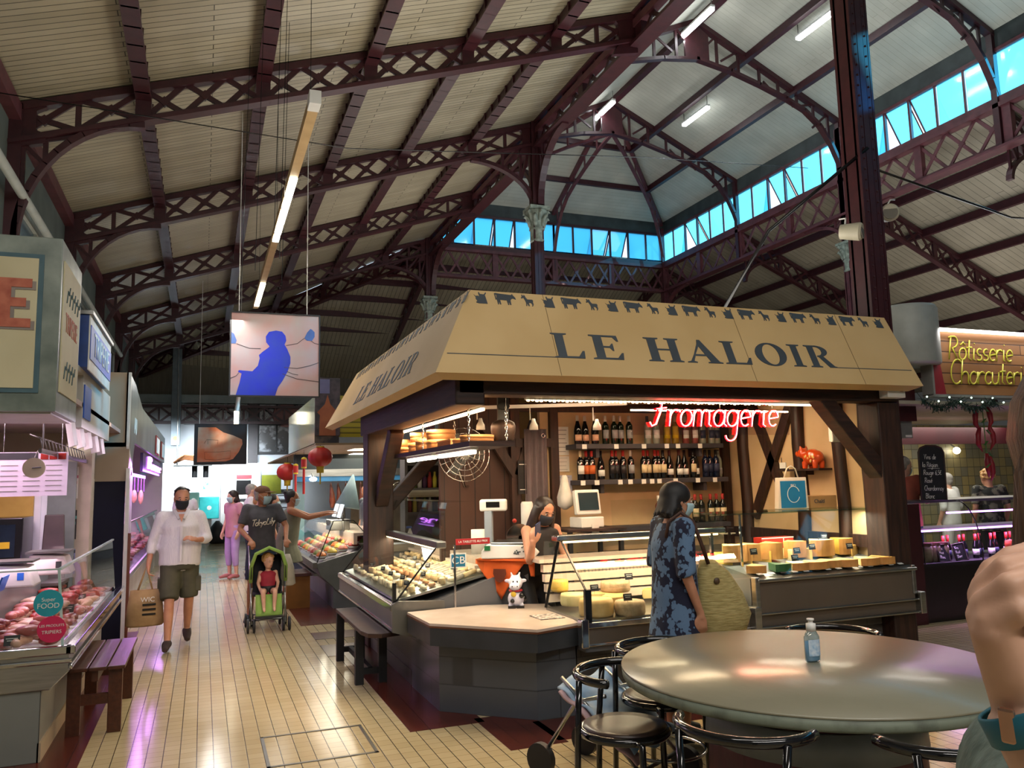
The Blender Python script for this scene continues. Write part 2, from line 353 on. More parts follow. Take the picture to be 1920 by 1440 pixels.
def person(label, loc, rotz, skin=SKIN1, h=1.7, g=1.0, J=None, top=None, bot=None, dress=None, shoes=None, hair=None, mask=None, voxel=.011, cat='person', group=None, curl=.5, legs=True, extra=None, hands=True, face=True):
    s = h / 1.7; j = dict(hip=(0, 0, .93), chest=(0, .0, 1.28), neck=(0, 0, 1.43), head=(0, .03, 1.57), yaw=0, nod=0,
        sl=(-.175, 0, 1.395), el=(-.235, -.03, 1.13), wl=(-.23, .06, .9), fl=(0, .3, -1), pl=(1, 0, 0),
        sr=(.175, 0, 1.395), er=(.235, -.03, 1.13), wr=(.23, .06, .9), fr=(0, .3, -1), pr=(-1, 0, 0),
        kl=(-.1, .02, .5), al=(-.1, -.02, .08), tl=(-.12, .15, .03), kr=(.1, .02, .5), ar=(.1, -.02, .08), tr=(.12, .15, .03)); j.update(J or {})
    V = {k: Vector(v) for k, v in j.items() if isinstance(v, tuple)}
    t = thing('person', label, cat, loc, rotz, group); X = Matrix.Scale(s, 4); b = MB()
    def torso(b, inf, z0=0, z1=1):
        hp, ch, nk = V['hip'], V['chest'], V['neck']; rows = [(-.14, .13, .1), (-.06, .165, .115 * g), (.03, .16, .115 * g), (.12, .145 * (.6 + .4 * g), .11 * g)]; R = []
        for dz, rx, ry in rows: p = hp + (ch - hp) * (dz / .35); R.append((p.x, p.y, p.z, rx * (.55 + .45 * g) + inf, ry + inf))
        for f, rx, ry in ((.75, .15, .11), (1.0, .17, .11)): p = hp + (ch - hp) * f; R.append((p.x, p.y, p.z, rx * (.65 + .35 * g) + inf, ry * (.5 + .5 * g) + inf))
        for f, rx, ry in ((.45, .18, .1), (.75, .15, .08), (.95, .08, .06)): p = ch + (nk - ch) * f; R.append((p.x, p.y, p.z, rx + inf, ry + inf * .7))
        return R
    ell(b, torso(b, 0)); nk, hd = V['neck'], V['head']; b.tube([nk - Vector((0, 0, .04)), nk, hd - Vector((0, .02, .03))], [.065, .055, .055], 12)
    Hm = Matrix.Translation(hd) @ Matrix.Rotation(j['yaw'], 4, 'Z') @ Matrix.Rotation(j['nod'], 4, 'X') @ Matrix.Scale(j.get('hs', 1), 4)
    n0 = len(b.v); ell(b, [(0, .03, -.118, .025, .028), (0, .024, -.105, .046, .055), (0, .015, -.075, .06, .076), (0, .008, -.03, .07, .09), (0, 0, .02, .075, .095), (0, -.004, .06, .072, .092), (0, -.006, .09, .055, .072), (0, -.006, .11, .025, .035)], 16)
    b.ball((0, .1, -.022), .013, .018, .022, 8, 6); b.ball((0, .09, -.06), .022, .012, .01, 8, 6); b.ball((0, .088, .018), .05, .014, .008, 10, 6)
    for x in (-.076, .076): b.ball((x, -.005, -.01), .01, .02, .03, 8, 6)
    b.xf(Hm, n0)
    for q in 'lr':
        sh, e, w_ = V['s' + q], V['e' + q], V['w' + q]; P, R = seglist([sh, e, w_], [.05 * (.6 + .4 * g), .038, .026]); b.tube(P, R, 12); b.ball(sh, .054 * (.9 + .1 * g))
        if hands and q not in j.get('skip', ''): hand(b, w_, V['f' + q], V['p' + q], 1, j.get('curl' + q, curl), 1 if q == 'l' else -1)
    if legs:
        for q, sx in (('l', -1), ('r', 1)):
            hp = V['hip'] + Vector((sx * .085, 0, -.02)); k, a, to = V['k' + q], V['a' + q], V['t' + q]; cal = k.lerp(a, .35) + Vector((0, -.012, 0))
            P, R = seglist([hp, k, cal, a], [.085, .052, .05, .034]); b.tube(P, R, 12); b.tube([a + Vector((0, 0, -.01)), a.lerp(to, .5) + Vector((0, 0, .012)), to], [.036, .034, .022], 10, flat=.8)
    if extra: extra(b)
    b.xf(X); obj('body', b, skin, t, remesh=voxel)
    def cloth(name, m, bb, vox=.013, it=5): bb.xf(X); return obj(name, bb, m, t, remesh=vox * s, smooth_it=it)
    if top:
        m, slv, low = top[:3]; b = MB(); R = [r for r in torso(b, .02)][1 if low > .02 else 0:]
        if low < -.1: z = V['hip']; R = [(z.x, z.y, z.z + low, .17 * (.55 + .45 * g) + .03, .125 * g + .025)] + R
        ell(b, R[:-1] + [(R[-1][0], R[-1][1], R[-1][2] + .005, .078, .068)])
        if slv > 0:
            for q in 'lr':
                sh, e, w_ = V['s' + q], V['e' + q], V['w' + q]; pts = [sh, e] if slv >= 1 else [sh, sh.lerp(e, slv)]; rd = [.07 * (.8 + .2 * g), .06 * (.8 + .2 * g)]; b.ball(sh, .071 * (.9 + .1 * g)); b.tube([sh, nk.lerp(sh, .25) + Vector((0, 0, -.03))], [.068 * (.9 + .1 * g), .056], 10)
                if slv > 1: pts.append(e.lerp(w_, slv - 1)); rd = [.068 * (.6 + .4 * g), .056, .044]
                P, R2 = seglist(pts, rd); b.tube(P, R2, 12)
        cloth(top[3] if len(top) > 3 else 'shirt', m, b)
    if bot:
        m, ln = bot[:2]; b = MB(); hp = V['hip']; ell(b, [(hp.x, hp.y, hp.z + dz, rx * (.55 + .45 * g) + .018, ry * g + .018) for dz, rx, ry in ((-.12, .13, .1), (-.05, .165, .115), (.05, .16, .113), (.1, .15, .11))])
        for q, sx in (('l', -1), ('r', 1)):
            h0 = hp + Vector((sx * .085, 0, -.02)); k, a = V['k' + q], V['a' + q]; fl = bot[2] if len(bot) > 2 else .07
            pts = [h0, h0.lerp(k, ln)] if ln <= 1 else [h0, k, k.lerp(a, ln - 1)]; rd = [.1 * (.6 + .4 * g), fl + .012] if ln <= 1 else [.1 * (.6 + .4 * g), .072, fl]
            P, R2 = seglist(pts, rd); b.tube(P, R2, 14)
        cloth(bot[3] if len(bot) > 3 else 'shorts', m, b)
    if dress:
        m, zlow, rl, slv = dress; b = MB(); R = torso(b, .022); hp = V['hip']
        skirt = [(hp.x, hp.y, zlow + (hp.z - .14 - zlow) * f, .17 * (.55 + .45 * g) + .03 + rl * (1 - f), .13 * g + .03 + rl * (1 - f)) for f in (0, .35, .7)]
        ell(b, skirt + R[1:-1] + [(R[-1][0], R[-1][1], R[-1][2] + .0, .08, .068)])
        if slv:
            for q in 'lr':
                sh, e, w_ = V['s' + q], V['e' + q], V['w' + q]; pts = [sh, e] if slv >= 1 else [sh, sh.lerp(e, slv)]; rd = [.075, .066]
                b.ball(sh, .08); b.tube([sh, nk.lerp(sh, .25) + Vector((0, 0, -.03))], [.078, .062], 10)
                if slv > 1: pts.append(e.lerp(w_, slv - 1)); rd.append(.06)
                P, R2 = seglist(pts, rd); b.tube(P, R2, 12)
        cloth('dress', m, b)
    if shoes and legs:
        for q in 'lr':
            a, to = V['a' + q], V['t' + q]; d = (to - a); b = MB(); b.tube([a - Vector((d.x, d.y, 0)) * .3 + Vector((0, 0, -.03)), a + Vector((0, 0, -.025)), a.lerp(to, .55) + Vector((0, 0, .008)), to + Vector((d.x, d.y, 0)) * .25 + Vector((0, 0, .008))], [.042, .05, .048, .03], 12, flat=.85); cloth('shoe', shoes, b, .01, 3)
    def headpart(name, m, b, vox=0, par=None): b.xf(X @ Hm); return obj(name, b, m, par or t, remesh=vox)
    if face:
        b = MB(); [b.ball((x, .086, .0), .012, .009, .008, 8, 6) for x in (-.03, .03)]; ey_ = headpart('eyes', EYEW, b); b = MB(); [b.ball((x, .094, .0), .006, .004, .006, 8, 6) for x in (-.03, .03)]; headpart('irises', EYED, b, 0, ey_)
        b = MB(); [b.ball((x, .091, .022), .02, .006, .004, 8, 5) for x in (-.031, .031)]; headpart('eyebrows', hair[1] if hair else HAIRB, b)
        if not mask: b = MB(); b.ball((0, .1, -.062), .023, .006, .007, 10, 5); headpart('lips', mat('lips', '#9c5348'), b)
    if hair:
        st, m = hair; b = MB()
        if st == 'buzz': b.ball((0, -.026, .04), .0805, .092, .086, 18, 10); b.ball((0, -.05, -.02), .072, .058, .06)
        elif st == 'short': b.ball((0, -.02, .035), .084, .1, .09, 18, 10); b.ball((0, -.055, -.02), .07, .06, .07)
        elif st == 'bald': b.ball((0, -.03, -.005), .079, .078, .05, 18, 10)
        elif st == 'bob':
            b.ball((0, -.02, .035), .095, .11, .1, 18, 10); b.ball((0, -.05, -.04), .1, .09, .1)
            for k in range(26): a = PI * .1 + PI * .8 * k / 25 + PI; q = Vector((math.cos(a), math.sin(a), 0)); b.tube([q * .07 + Vector((0, -.02, .02)), q * .1 + Vector((0, -.02, -.06)), q * (.12 + .03 * math.sin(k * 2.2)) + Vector((0, -.02, -.115 - .02 * math.sin(k * 1.7)))], [.03, .024, .005], 7)
        elif st == 'bun': b.ball((0, -.02, .035), .083, .1, .09, 18, 10); b.ball((0, -.05, -.01), .07, .06, .07); b.ball((0, -.09, .085), .045, .045, .04)
        elif st == 'long':
            b.ball((0, -.018, .035), .088, .104, .092, 18, 10)
            for k in range(34): a = -.25 + (PI + .5) * k / 33 + PI; q = Vector((math.cos(a), math.sin(a), 0)); w1 = .012 * math.sin(k * 2.3); b.tube([q * .07 + Vector((0, 0, .05)), q * .09 + Vector((0, -.01, -.04)), q * (.1 + w1) + Vector((0, -.02, -.16)), q * (.11 + w1) + Vector((0, -.02, -.28)), q * .1 + Vector((0, 0, -.36 - w1))], [.028, .026, .024, .018, .006], 7)
        elif st == 'curly':
            for k in range(60): a = random.uniform(0, 2 * PI); e = random.uniform(-.35, 1.5); b.ball((.085 * math.cos(a) * math.cos(e), -.015 + .1 * math.sin(a) * math.cos(e) - (.03 if math.sin(a) > 0 and e < .5 else 0), .02 + .095 * math.sin(e)), .024, n=8, m=6)
        headpart('hair', m, b, .01)
    if mask:
        b = MB(); n = 12; rows = []
        for zz, rr, ry in ((-.118, .04, .055), (-.095, .062, .085), (-.06, .072, .106), (-.028, .072, .116), (-.012, .066, .108)): rows.append([Vector((rr * math.sin(-1.15 + 2.3 * k / n), .004 + ry * math.cos(-1.15 + 2.3 * k / n), zz)) for k in range(n + 1)])
        b.add([p for r in rows for p in r], [(i * 13 + k, i * 13 + k + 1, i * 13 + k + 14, i * 13 + k + 13) for i in range(4) for k in range(12)], True)
        b.xf(X @ Hm); fm_ = obj('face_mask', b, mask, t, solid=.004)
        b = MB()
        for x in (-1, 1): b.tube([(x * .065, .05, -.03), (x * .079, .0, .01), (x * .08, -.022, -.01), (x * .064, .04, -.08)], .0018, 5)
        headpart('mask_loop', mask, b, 0, fm_)
    return t, Hm, X
# ================================================================ THE HALL
X0, X1, X2 = -2.08, 5.92, 13.55
YT = [9.80 + 3.856 * k for k in range(-1, 6)]     # frames T0..T6
Y4, Y6 = YT[4], YT[6] - 0.0
ZL, ZR, ZRR = 5.97, 8.66, 8.45
X3, ZX3 = X2 + 9.2, 4.4
YN = -6.0
def roofz(x): return ZL + (x - X0) * (ZR - ZL) / (X1 - X0)
PLANK = brickmat('painted roof boards', '#b0a68c', '#a0967c', '#4a4436', 2.4, 0.1, 0.006, 0.37, 'xy', 0.42, 0.5, 0.14)
PLANKY = brickmat('painted rear roof boards', '#a39a84', '#968d77', '#4c463a', 2.6, 0.13, 0.008, 0.37, 'yx', 0.5, 0.5, 0.14)
PLANKR = brickmat('grey roof boards', '#a39a86', '#978e7a', '#55503f', 2.6, 0.16, 0.006, 0.37, 'xy', 0.55, 0.5, 0.14)
NAVEM = brickmat('nave ceiling boards', '#c3c3b4', '#bcbcad', '#a09f90', 3.0, 0.12, 0.004, 0.3, 'xy', 0.55, 0.2, 0.14)
FLOORM = NB('tan floor tiles'); c_ = FLOORM.new('TexCoord'); sp = FLOORM.new('SeparateXYZ'); cb = FLOORM.new('CombineXYZ'); FLOORM.link(c_.outputs['Object'], sp.inputs[0]); FLOORM.link(sp.outputs[1], cb.inputs[0]); FLOORM.link(sp.outputs[0], cb.inputs[1])
def _bk(bw, ms, c1, c2, mo):
    k = FLOORM.new('TexBrick'); k.offset = 0; k.inputs['Scale'].default_value = 1; k.inputs['Brick Width'].default_value = bw; k.inputs['Row Height'].default_value = .1; k.inputs['Mortar Size'].default_value = ms; k.inputs['Mortar Smooth'].default_value = .4
    for nm, cc in (('Color1', c1), ('Color2', c2), ('Mortar', mo)): k.inputs[nm].default_value = lin(cc)
    FLOORM.link(cb.outputs[0], k.inputs[0]); return k
k1 = _bk(.1, .003, '#c8b892', '#bfae87', '#9c8a66'); k2 = _bk(60, .0032, '#ffffff', '#ffffff', '#5a5144'); nz = FLOORM.new('TexNoise'); nz.inputs['Scale'].default_value = .9; nz.inputs['Detail'].default_value = 6; FLOORM.link(c_.outputs['Object'], nz.inputs['Vector'])
m1 = FLOORM.new('MixRGB', blend_type='MULTIPLY'); m1.inputs[0].default_value = 1; FLOORM.link(k1.outputs[0], m1.inputs[1]); FLOORM.link(k2.outputs[0], m1.inputs[2]); m2 = FLOORM.new('MixRGB', blend_type='MULTIPLY'); m2.inputs[0].default_value = .35; FLOORM.link(m1.outputs[0], m2.inputs[1]); FLOORM.link(nz.outputs[0], m2.inputs[2]); FLOORM.link(m2.outputs[0], FLOORM.b.inputs['Base Color']); mr = FLOORM.new('MapRange'); mr.inputs[3].default_value = .08; mr.inputs[4].default_value = .24; FLOORM.link(nz.outputs[0], mr.inputs[0]); FLOORM.link(mr.outputs[0], FLOORM.b.inputs['Roughness'])
ub = FLOORM.new('Bump'); ub.invert = True; ub.inputs['Strength'].default_value = .3; ub.inputs['Distance'].default_value = .004; FLOORM.link(k2.outputs[1], ub.inputs['Height']); FLOORM.link(ub.outputs[0], FLOORM.b.inputs['Normal']); FLOORM = FLOORM.m
REDT = brickmat('oxblood floor tiles', '#5f2a1f', '#53231a', '#2c1713', 0.3, 0.15, 0.004, 0.0, 'yx', 0.25, 0.3, 0.14)
WALLW = mat('whitewashed wall', '#cfd4d8', '#c2c8ce', 0.75, 0, 1.2)
WALLD = mat('dark gable boarding', '#6d6656', '#5c5648', 0.7, 0, 4, stretch=(14, 14, 0.4))

m = MB().box(X0 - 2.4, YN, -0.05, X3, YT[6] + 0.6, 0.0); obj('floor', m, FLOORM, kind='structure')
# oxblood tile bands
b = MB()
for x0, y0, x1, y1 in [(-1.2, 4.0, -0.685, 10.9), (1.36, 5.6, 1.9, 8.35), (1.2, 8.35, 1.9, 8.95), (1.2, 9.3, 1.9, 9.75), (1.15, 10.3, 1.9, 13.5), (1.85, 4.95, 2.25, 5.7), (2.2, 5.0, 5.9, 5.45)]:
    b.box(x0, y0, -0.02, x1, y1, 0.003)
obj('trim_1', b, REDT, kind='structure')
# floor access hatch frame
b = MB()
for x0, y0, x1, y1 in [(0.40, 5.28, 1.08, 5.30), (0.40, 5.9, 1.08, 5.92), (0.40, 5.28, 0.42, 5.92), (1.06, 5.28, 1.08, 5.92)]: b.box(x0, y0, -0.01, x1, y1, 0.004)
obj('floor_hatch', b, STEELD, label='square steel-framed hatch set in the tan floor tiles', cat='floor hatch')

def slab(name, pts, th, m):
    b = MB(); n = len(pts); T = [Vector(p) + Vector((0, 0, th)) for p in pts]
    b.add(list(map(Vector, pts)) + T, [tuple(range(n))[::-1], tuple(range(n, 2 * n))] + [(i, (i + 1) % n, n + (i + 1) % n, n + i) for i in range(n)])
    return obj(name, b, m, kind='structure')
slab('ceiling_1', [(X0, YN, ZL), (X1, YN, ZR), (X1, Y4, ZR), (X0, YT[6], ZL)], 0.12, PLANK)
slab('ceiling_2', [(X1, Y4, ZRR), (X2, Y4, ZRR), (X3, YT[6], ZX3), (X0, YT[6], ZL - .0)], 0.12, PLANKY)
slab('ceiling_3', [(X2, YN, 8.42), (X3, YN, ZX3), (X3, YT[6], ZX3), (X2, Y4, 8.42)], 0.12, PLANKR)
RX, RZ, EZ, YA2 = (X1 + X2) / 2, 11.55, 9.8, YT[3]
slab('ceiling_4', [(X2, YN, EZ), (X2, Y4, EZ), (RX, YA2, RZ), (RX, YN, RZ)], 0.1, NAVEM)
slab('ceiling_5', [(X1, YN, EZ), (RX, YN, RZ), (RX, YA2, RZ), (X1, Y4, EZ)], 0.1, NAVEM)
slab('ceiling_6', [(X1, Y4, EZ), (RX, YA2, RZ), (X2, Y4, EZ)], 0.1, NAVEM)
# outer walls
obj('wall_back', MB().box(X0 - 2.4, YT[6], 0, X3, YT[6] + 0.2, 6.1), WALLW, kind='structure')
obj('wall_gable', MB().box(X0, YT[6] - 0.06, 4.62, X3, YT[6] - 0.01, 6.1), WALLD, kind='structure')
obj('wall_left', MB().box(X0 - 0.2, YN, 3.1, X0, YT[6], ZL + 0.1), mat('grey render', '#5a625c', '#4c544f', 0.8, 0, 2), kind='structure')
obj('wall_left_low', MB().box(X0 - 2.4, YN, 0, X0 - 2.2, YT[6], 3.2).box(X0 - 2.4, YN, 3.1, X0, YT[6], 3.22), WALLW, kind='structure')
obj('wall_right', MB().box(X3, YN, 0, X3 + 0.2, YT[6], ZX3 + 0.2), WALLW, kind='structure')
obj('wall_front', MB().box(X0 - 2.4, YN - 0.2, 0, X3, YN, 11.6), WALLW, kind='structure')

def lattice(b, p0, p1, depth, npan, nx, w=0.12, first=0, last=0, post=0.17, brace=0.062):
    """lattice girder hanging below the line p0-p1"""
    p0, p1 = Vector(p0), Vector(p1); dn = Vector((0, 0, -depth)); d = p1 - p0; h = Vector((d.x, d.y, 0)).normalized(); sd = Vector((-h.y, h.x, 0))
    b.bar(p0 + dn * 0.08, p1 + dn * 0.08, w, 0.085); b.bar(p0 + dn, p1 + dn, w * 1.35, 0.05); b.bar(p0 + dn * 0.93, p1 + dn * 0.93, w * 0.5, 0.06)
    for i in range(npan + 1):
        p = p0 + d * (i / npan); b.bar(p, p + dn, w * 0.55, post, up=h)
    for i in range(npan):
        k = 2 if ((i == 0 and first) or (i == npan - 1 and last)) else nx
        a0 = p0 + d * (i / npan); dd = d / npan
        for j in range(k):
            q0, q1 = a0 + dd * (j / k), a0 + dd * ((j + 1) / k)
            b.bar(q0 + dn * 0.1, q1 + dn * 0.96, 0.03, brace, up=sd.cross(d)); b.bar(q0 + dn * 0.96, q1 + dn * 0.1, 0.03, brace, up=sd.cross(d))
            c = (q0 + q1) / 2 + dn * 0.53; s = 0.062
            b.prism([(-s, 0), (0, -s), (s, 0), (0, s)], c - sd * 0.025, h * 1.1, (0, 0, 1), sd, 0.05)
        if k == 2: b.bar(a0 + dd / 2, a0 + dd / 2 + dn, 0.04, 0.06, up=h)

def arcbr(b, o, h, rx, z0, z1, w=0.12, studs=3, th=0.07, top=None):
    """quarter-ellipse bracket from (o, z0) rising and bending along h to z1; top(s) gives height of the chord above"""
    o, h = Vector((o[0], o[1], 0)), Vector(h); P = []
    for i in range(13):
        t = PI / 2 * i / 12; P.append(o + h * (rx * (1 - math.cos(t))) + Vector((0, 0, z0 + (z1 - z0) * math.sin(t))))
    for i in range(12): b.bar(P[i], P[i + 1] + (P[i + 1] - P[i]) * 0.05, w, th)
    if top:
        for i in range(2, 12, max(1, 10 // studs)):
            s = (P[i] - o).dot(h); zt = top(s); b.bar(P[i], Vector((P[i].x, P[i].y, zt)), 0.04, 0.05, up=h)
            j = min(i + 3, 12); s2 = (P[j] - o).dot(h)
            if i < 9: b.bar(Vector((P[i].x, P[i].y, zt)), P[j], 0.03, 0.045, up=(0, 0, 1))
    return P

DEP = 0.43
for k in range(0, 6):
    y = YT[k]; b = MB(); xe = X1 if y <= Y4 + .1 else X1 - 8 * (y - Y4) / (YT[6] - Y4)
    full = xe > X1 - 0.1
    n = 6 if full else max(1, round((xe - X0) / 1.3333)); xe2 = xe if full else X0 + n * 1.3333
    lattice(b, (X0, y, roofz(X0) - 0.03), (xe2, y, roofz(xe2) - 0.03), DEP, n, 3, first=1, last=1 if full else 0)
    b.box(X0, y - 0.06, 4.3, X0 + 0.13, y + 0.06, ZL); b.prism([(0, 0), (0.36, 0.1), (0.36, 0.2), (0.26, 0.24), (0.26, 0.46), (0.36, 0.52), (0, 0.52)], (X0, y - 0.04, ZL - 0.52), (1, 0, 0), (0, 0, 1), (0, 1, 0), 0.08)
    zl = lambda s: roofz(X0 + s) - 0.03 - DEP
    arcbr(b, (X0 + 0.1, y), (1, 0, 0), 1.25, 4.4, zl(1.3) - 0.05, top=zl)
    if full:
        b.prism([(-0.42, -0.1), (0, 0), (0, 0.62), (-0.42, 0.5), (-0.32, 0.4), (-0.32, 0.08)], (X1, y - 0.04, ZR - 0.66), (1, 0, 0), (0, 0, 1), (0, 1, 0), 0.08)
        if k % 2 == 0:
            zr = lambda s: roofz(X1 - s) - 0.03 - DEP
            arcbr(b, (X1 - 0.1, y), (-1, 0, 0), 1.25, 6.9, zr(1.3) - 0.05, top=zr)
    obj('roof_beam', b, IRON, kind='structure')
# purlins of the left roof
for i in range(1, 6):
    x = X0 + 8 * i / 6; ye = Y4 + (X1 - x) / 8 * (YT[6] - Y4); b = MB()
    b.bar((x, YN, roofz(x) - 0.09), (x, ye, roofz(x) - 0.09), 0.1, 0.2); b.bar((x, YN, roofz(x) - 0.2), (x, ye, roofz(x) - 0.2), 0.17, 0.03)
    for t in range(int((ye - 5) / 0.35)): b.box(x - 0.075, 5 + t * 0.35, roofz(x) - 0.215, x + 0.075, 5.03 + t * 0.35, roofz(x) - 0.02)
    obj('roof_beam', b, IRON, kind='structure')
obj('roof_beam', MB().box(X0, YN, ZL - 0.2, X0 + 0.12, YT[6], ZL - 0.02), IRONL, kind='structure')
# girder along the nave's left column line, with brackets at the columns
def girder(x, ztop, zbot, m, y0=YN):
    b = MB(); n = int((Y4 - y0) / 1.93); lattice(b, (x, y0, ztop), (x, Y4, ztop), ztop - zbot, n, 3, w=0.2)
    for k in (0, 2, 4):
        for s in (-1, 1):
            if k == 4 and s == 1: continue
            arcbr(b, (x, YT[k] + s * 0.1), (0, s, 0), 1.2, 6.95, zbot - 0.02, w=0.13, top=lambda q: zbot)
    return obj('roof_beam', b, m, kind='structure')
girder(X1, 8.68, 8.1, IRON)
gr = girder(X2, 8.42, 7.55, IRONL)
# riveted columns with leafy capitals
CAPM = mat('verdigris capital', '#8f9a8d', '#6d776d', 0.6, 0, 14, bump=0.4)
def column(x, y, s=0.2, cap=True, z1=9.6, m=IRON, rivet=False):
    b = MB(); h = s / 2
    b.box(x - h, y - h, 0, x - h + 0.025, y + h, z1); b.box(x + h - 0.025, y - h, 0, x + h, y + h, z1); b.box(x - h, y - h * 0.72, 0, x + h, y - h * 0.5, z1)
    b.box(x - h, y + h * 0.5, 0, x + h, y + h * 0.72, z1); b.box(x - h * .3, y - h, 0, x + h * .3, y + h, z1); b.box(x - h * 0.75, y - h * 0.98, 0, x - h * 0.35, y + h * 0.98, z1); b.box(x + h * 0.35, y - h * .98, 0, x + h * .75, y + h * .98, z1)
    if rivet:
        for i in range(60):
            z = 2.6 + i * 0.11
            for dx in (-.55, .55): b.ball((x + dx * h, y - h, z), 0.011, n=6, m=4)
    o = obj('column', b, m, kind='structure')
    if cap:
        c = MB(); r = s * 0.62
        c.lathe([(r, 0), (r * 1.15, .03), (r, .06), (r, .22), (r * 1.25, .25), (r * 1.05, .28), (r * 1.1, .33), (r * 1.3, .45), (r * 1.75, .6), (r * 1.6, .62)], (x, y, 6.22), 16)
        c.box(x - s, y - s, 6.84, x + s, y + s, 6.9)
        for k in range(12):
            a = 2 * PI * k / 12; q = Vector((math.cos(a), math.sin(a), 0)); zz = 6.52 + (k % 2) * .1
            c.tube([Vector((x, y, zz)) + q * r * 1.1, Vector((x, y, zz + .13)) + q * r * 1.35, Vector((x, y, zz + .2)) + q * r * 1.9, Vector((x, y, zz + .16)) + q * r * 2.1], [.035, .045, .03, .012], 6)
        obj('capital_trim', c, CAPM, o)
    return o
column(X1 + 0.22, 5.95, 0.24, False, 8.6, IRON, True)
column(X1 - 0.05, YT[2], 0.2); column(X1 - 0.1, YT[4], 0.2)
for k in (0, 2, 4): column(X2, YT[k], 0.2, m=IRONL)
# nave arches
NARCH = [(0, 8.55), (.13, 8.9), (.3, 9.25), (.6, 9.65), (1.0, 9.95), (1.5, 10.15), (2.2, 10.36), (2.95, 10.55), (3.815, 10.68)]
def halfarch(b, y, xs, sx, low=6.9):
    Q = [Vector((xs + sx * a, y, z - 0.05)) for a, z in NARCH]
    for i in range(len(Q) - 1): b.bar(Q[i], Q[i + 1] + (Q[i + 1] - Q[i]) * .04, 0.13, 0.07)
    rz = lambda a: EZ - 0.06 + a * (RZ - EZ) / 3.815
    b.bar((xs, y, EZ - .06), (xs + sx * 3.815, y, RZ - .06), 0.14, 0.1); b.box(min(xs, xs + sx * .1), y - .06, low, max(xs, xs + sx * .1), y + .06, EZ)
    for i, a in enumerate((.35, .75, 1.2, 1.7, 2.2, 2.75, 3.3)):
        zb = [z0 + (z1 - z0) * (a - a0) / (a1 - a0) for (a0, z0), (a1, z1) in zip(NARCH, NARCH[1:]) if a0 <= a <= a1][0]
        b.bar((xs + sx * a, y, zb), (xs + sx * a, y, rz(a)), 0.04, 0.06, up=(1, 0, 0))
        if i in (0, 1, 5, 6): b.bar((xs + sx * a, y, rz(a)), (xs + sx * (a + .45), y, zb + .2), 0.03, 0.05)
        elif i in (2, 3): b.bar((xs + sx * (a + .1), y, rz(a) - .35), (xs + sx * (a + .4), y, rz(a) - .1), 0.03, 0.04)
for k in range(0, 4):
    b = MB(); halfarch(b, YT[k], X2, -1, 6.9 if k % 2 == 0 else 7.55); halfarch(b, YT[k], X1, 1, 6.9 if k % 2 == 0 else 8.1)
    b.prism([(-.3, 0), (.3, 0), (.3, .6), (0, .8), (-.3, .6)], (RX, YT[k] - .03, 10.62), (1, 0, 0), (0, 0, 1), (0, 1, 0), .06)
    obj('roof_beam', b, IRON, kind='structure')
for xs, sx in ((X2, -1), (X1, 1)):
    for f in (0.33, 0.66):
        x = xs + sx * 3.815 * f; z = EZ + (RZ - EZ) * f - .07; ye = Y4 - (Y4 - YA2) * f
        obj('roof_beam', MB().bar((x, YN, z), (x, ye, z), 0.12, 0.16), IRON, kind='structure')
obj('roof_beam', MB().bar((RX, YN, RZ - .08), (RX, YA2, RZ - .08), .16, .18), IRON, kind='structure')
# hip ribs of the nave's end
for p in ((X1, Y4), (X2, Y4), (RX, Y4)):
    b = MB(); ap = Vector((RX, YA2, RZ)); e = Vector((p[0], p[1], EZ)); b.bar(e - Vector((0, 0, .06)), ap - Vector((0, 0, .06)), .1, .12)
    h = (Vector((p[0], p[1], 0)) - Vector((RX, YA2, 0))); Q = []
    for a, z in NARCH: f = 1 - a / 3.815; Q.append(Vector((RX, YA2, z - .05)) + h * f)
    for i in range(len(Q) - 1): b.bar(Q[i], Q[i + 1], .09, .06)
    for i in range(2, 8): b.bar(Q[i], Vector((Q[i].x, Q[i].y, EZ + (RZ - EZ) * NARCH[i][0] / 3.815 - .06)), .035, .05, up=h)
    obj('roof_beam', b, IRONL, kind='structure')
for f in (.33, .66):
    z = EZ + (RZ - EZ) * f - .07; y = Y4 + (YA2 - Y4) * f; dx = 3.815 * (1 - f)
    obj('roof_beam', MB().bar((RX - dx, y, z), (RX + dx, y, z), .1, .14), IRON, kind='structure')
# right and rear lean-to trusses and purlins
for k in range(0, 6):
    b = MB(); y = YT[k]; xe = X3 if k < 5 else X3
    lattice(b, (X2, y, 8.36), (X3, y, ZX3 - .05), .55, 7, 3, w=.1, post=.12, brace=.05); arcbr(b, (X2 + .1, y), (1, 0, 0), 1.2, 6.95, 7.6, top=lambda s: 7.85 - .44 * s)
    obj('roof_beam', b, IRON, kind='structure')
for i in range(1, 8):
    f = i / 8; x = X2 + (X3 - X2) * f; z = 8.4 + (ZX3 - 8.42) * f - .08
    obj('roof_beam', MB().bar((x, YN, z), (x, Y4 + (YT[6] - Y4) * f, z), .1, .17), IRON, kind='structure')
    y = Y4 + (YT[6] - Y4) * f; z = ZRR + (ZL - ZRR) * f - .08
    obj('roof_beam', MB().bar((X1 - 8 * f, y, z), (X2 + 9.2 * f, y, z), .1, .17), IRON, kind='structure')
for x in (X1, RX, X2):
    b = MB(); lattice(b, (x, Y4, ZRR - .04), (x, YT[6], ZL - .04), .45, 6, 2, w=.1, post=.1); obj('roof_beam', b, IRON, kind='structure')
b = MB(); lattice(b, (X1, Y4, ZR - .04), (X0, YT[6], ZL - .04), .5, 6, 3, w=.12); arcbr(b, (X1 - .1, Y4 + .1), Vector((-8, 7.7, 0)).normalized(), 1.3, 6.9, 7.7, top=lambda s: 8.1 - .24 * s); obj('roof_beam', b, IRON, kind='structure')
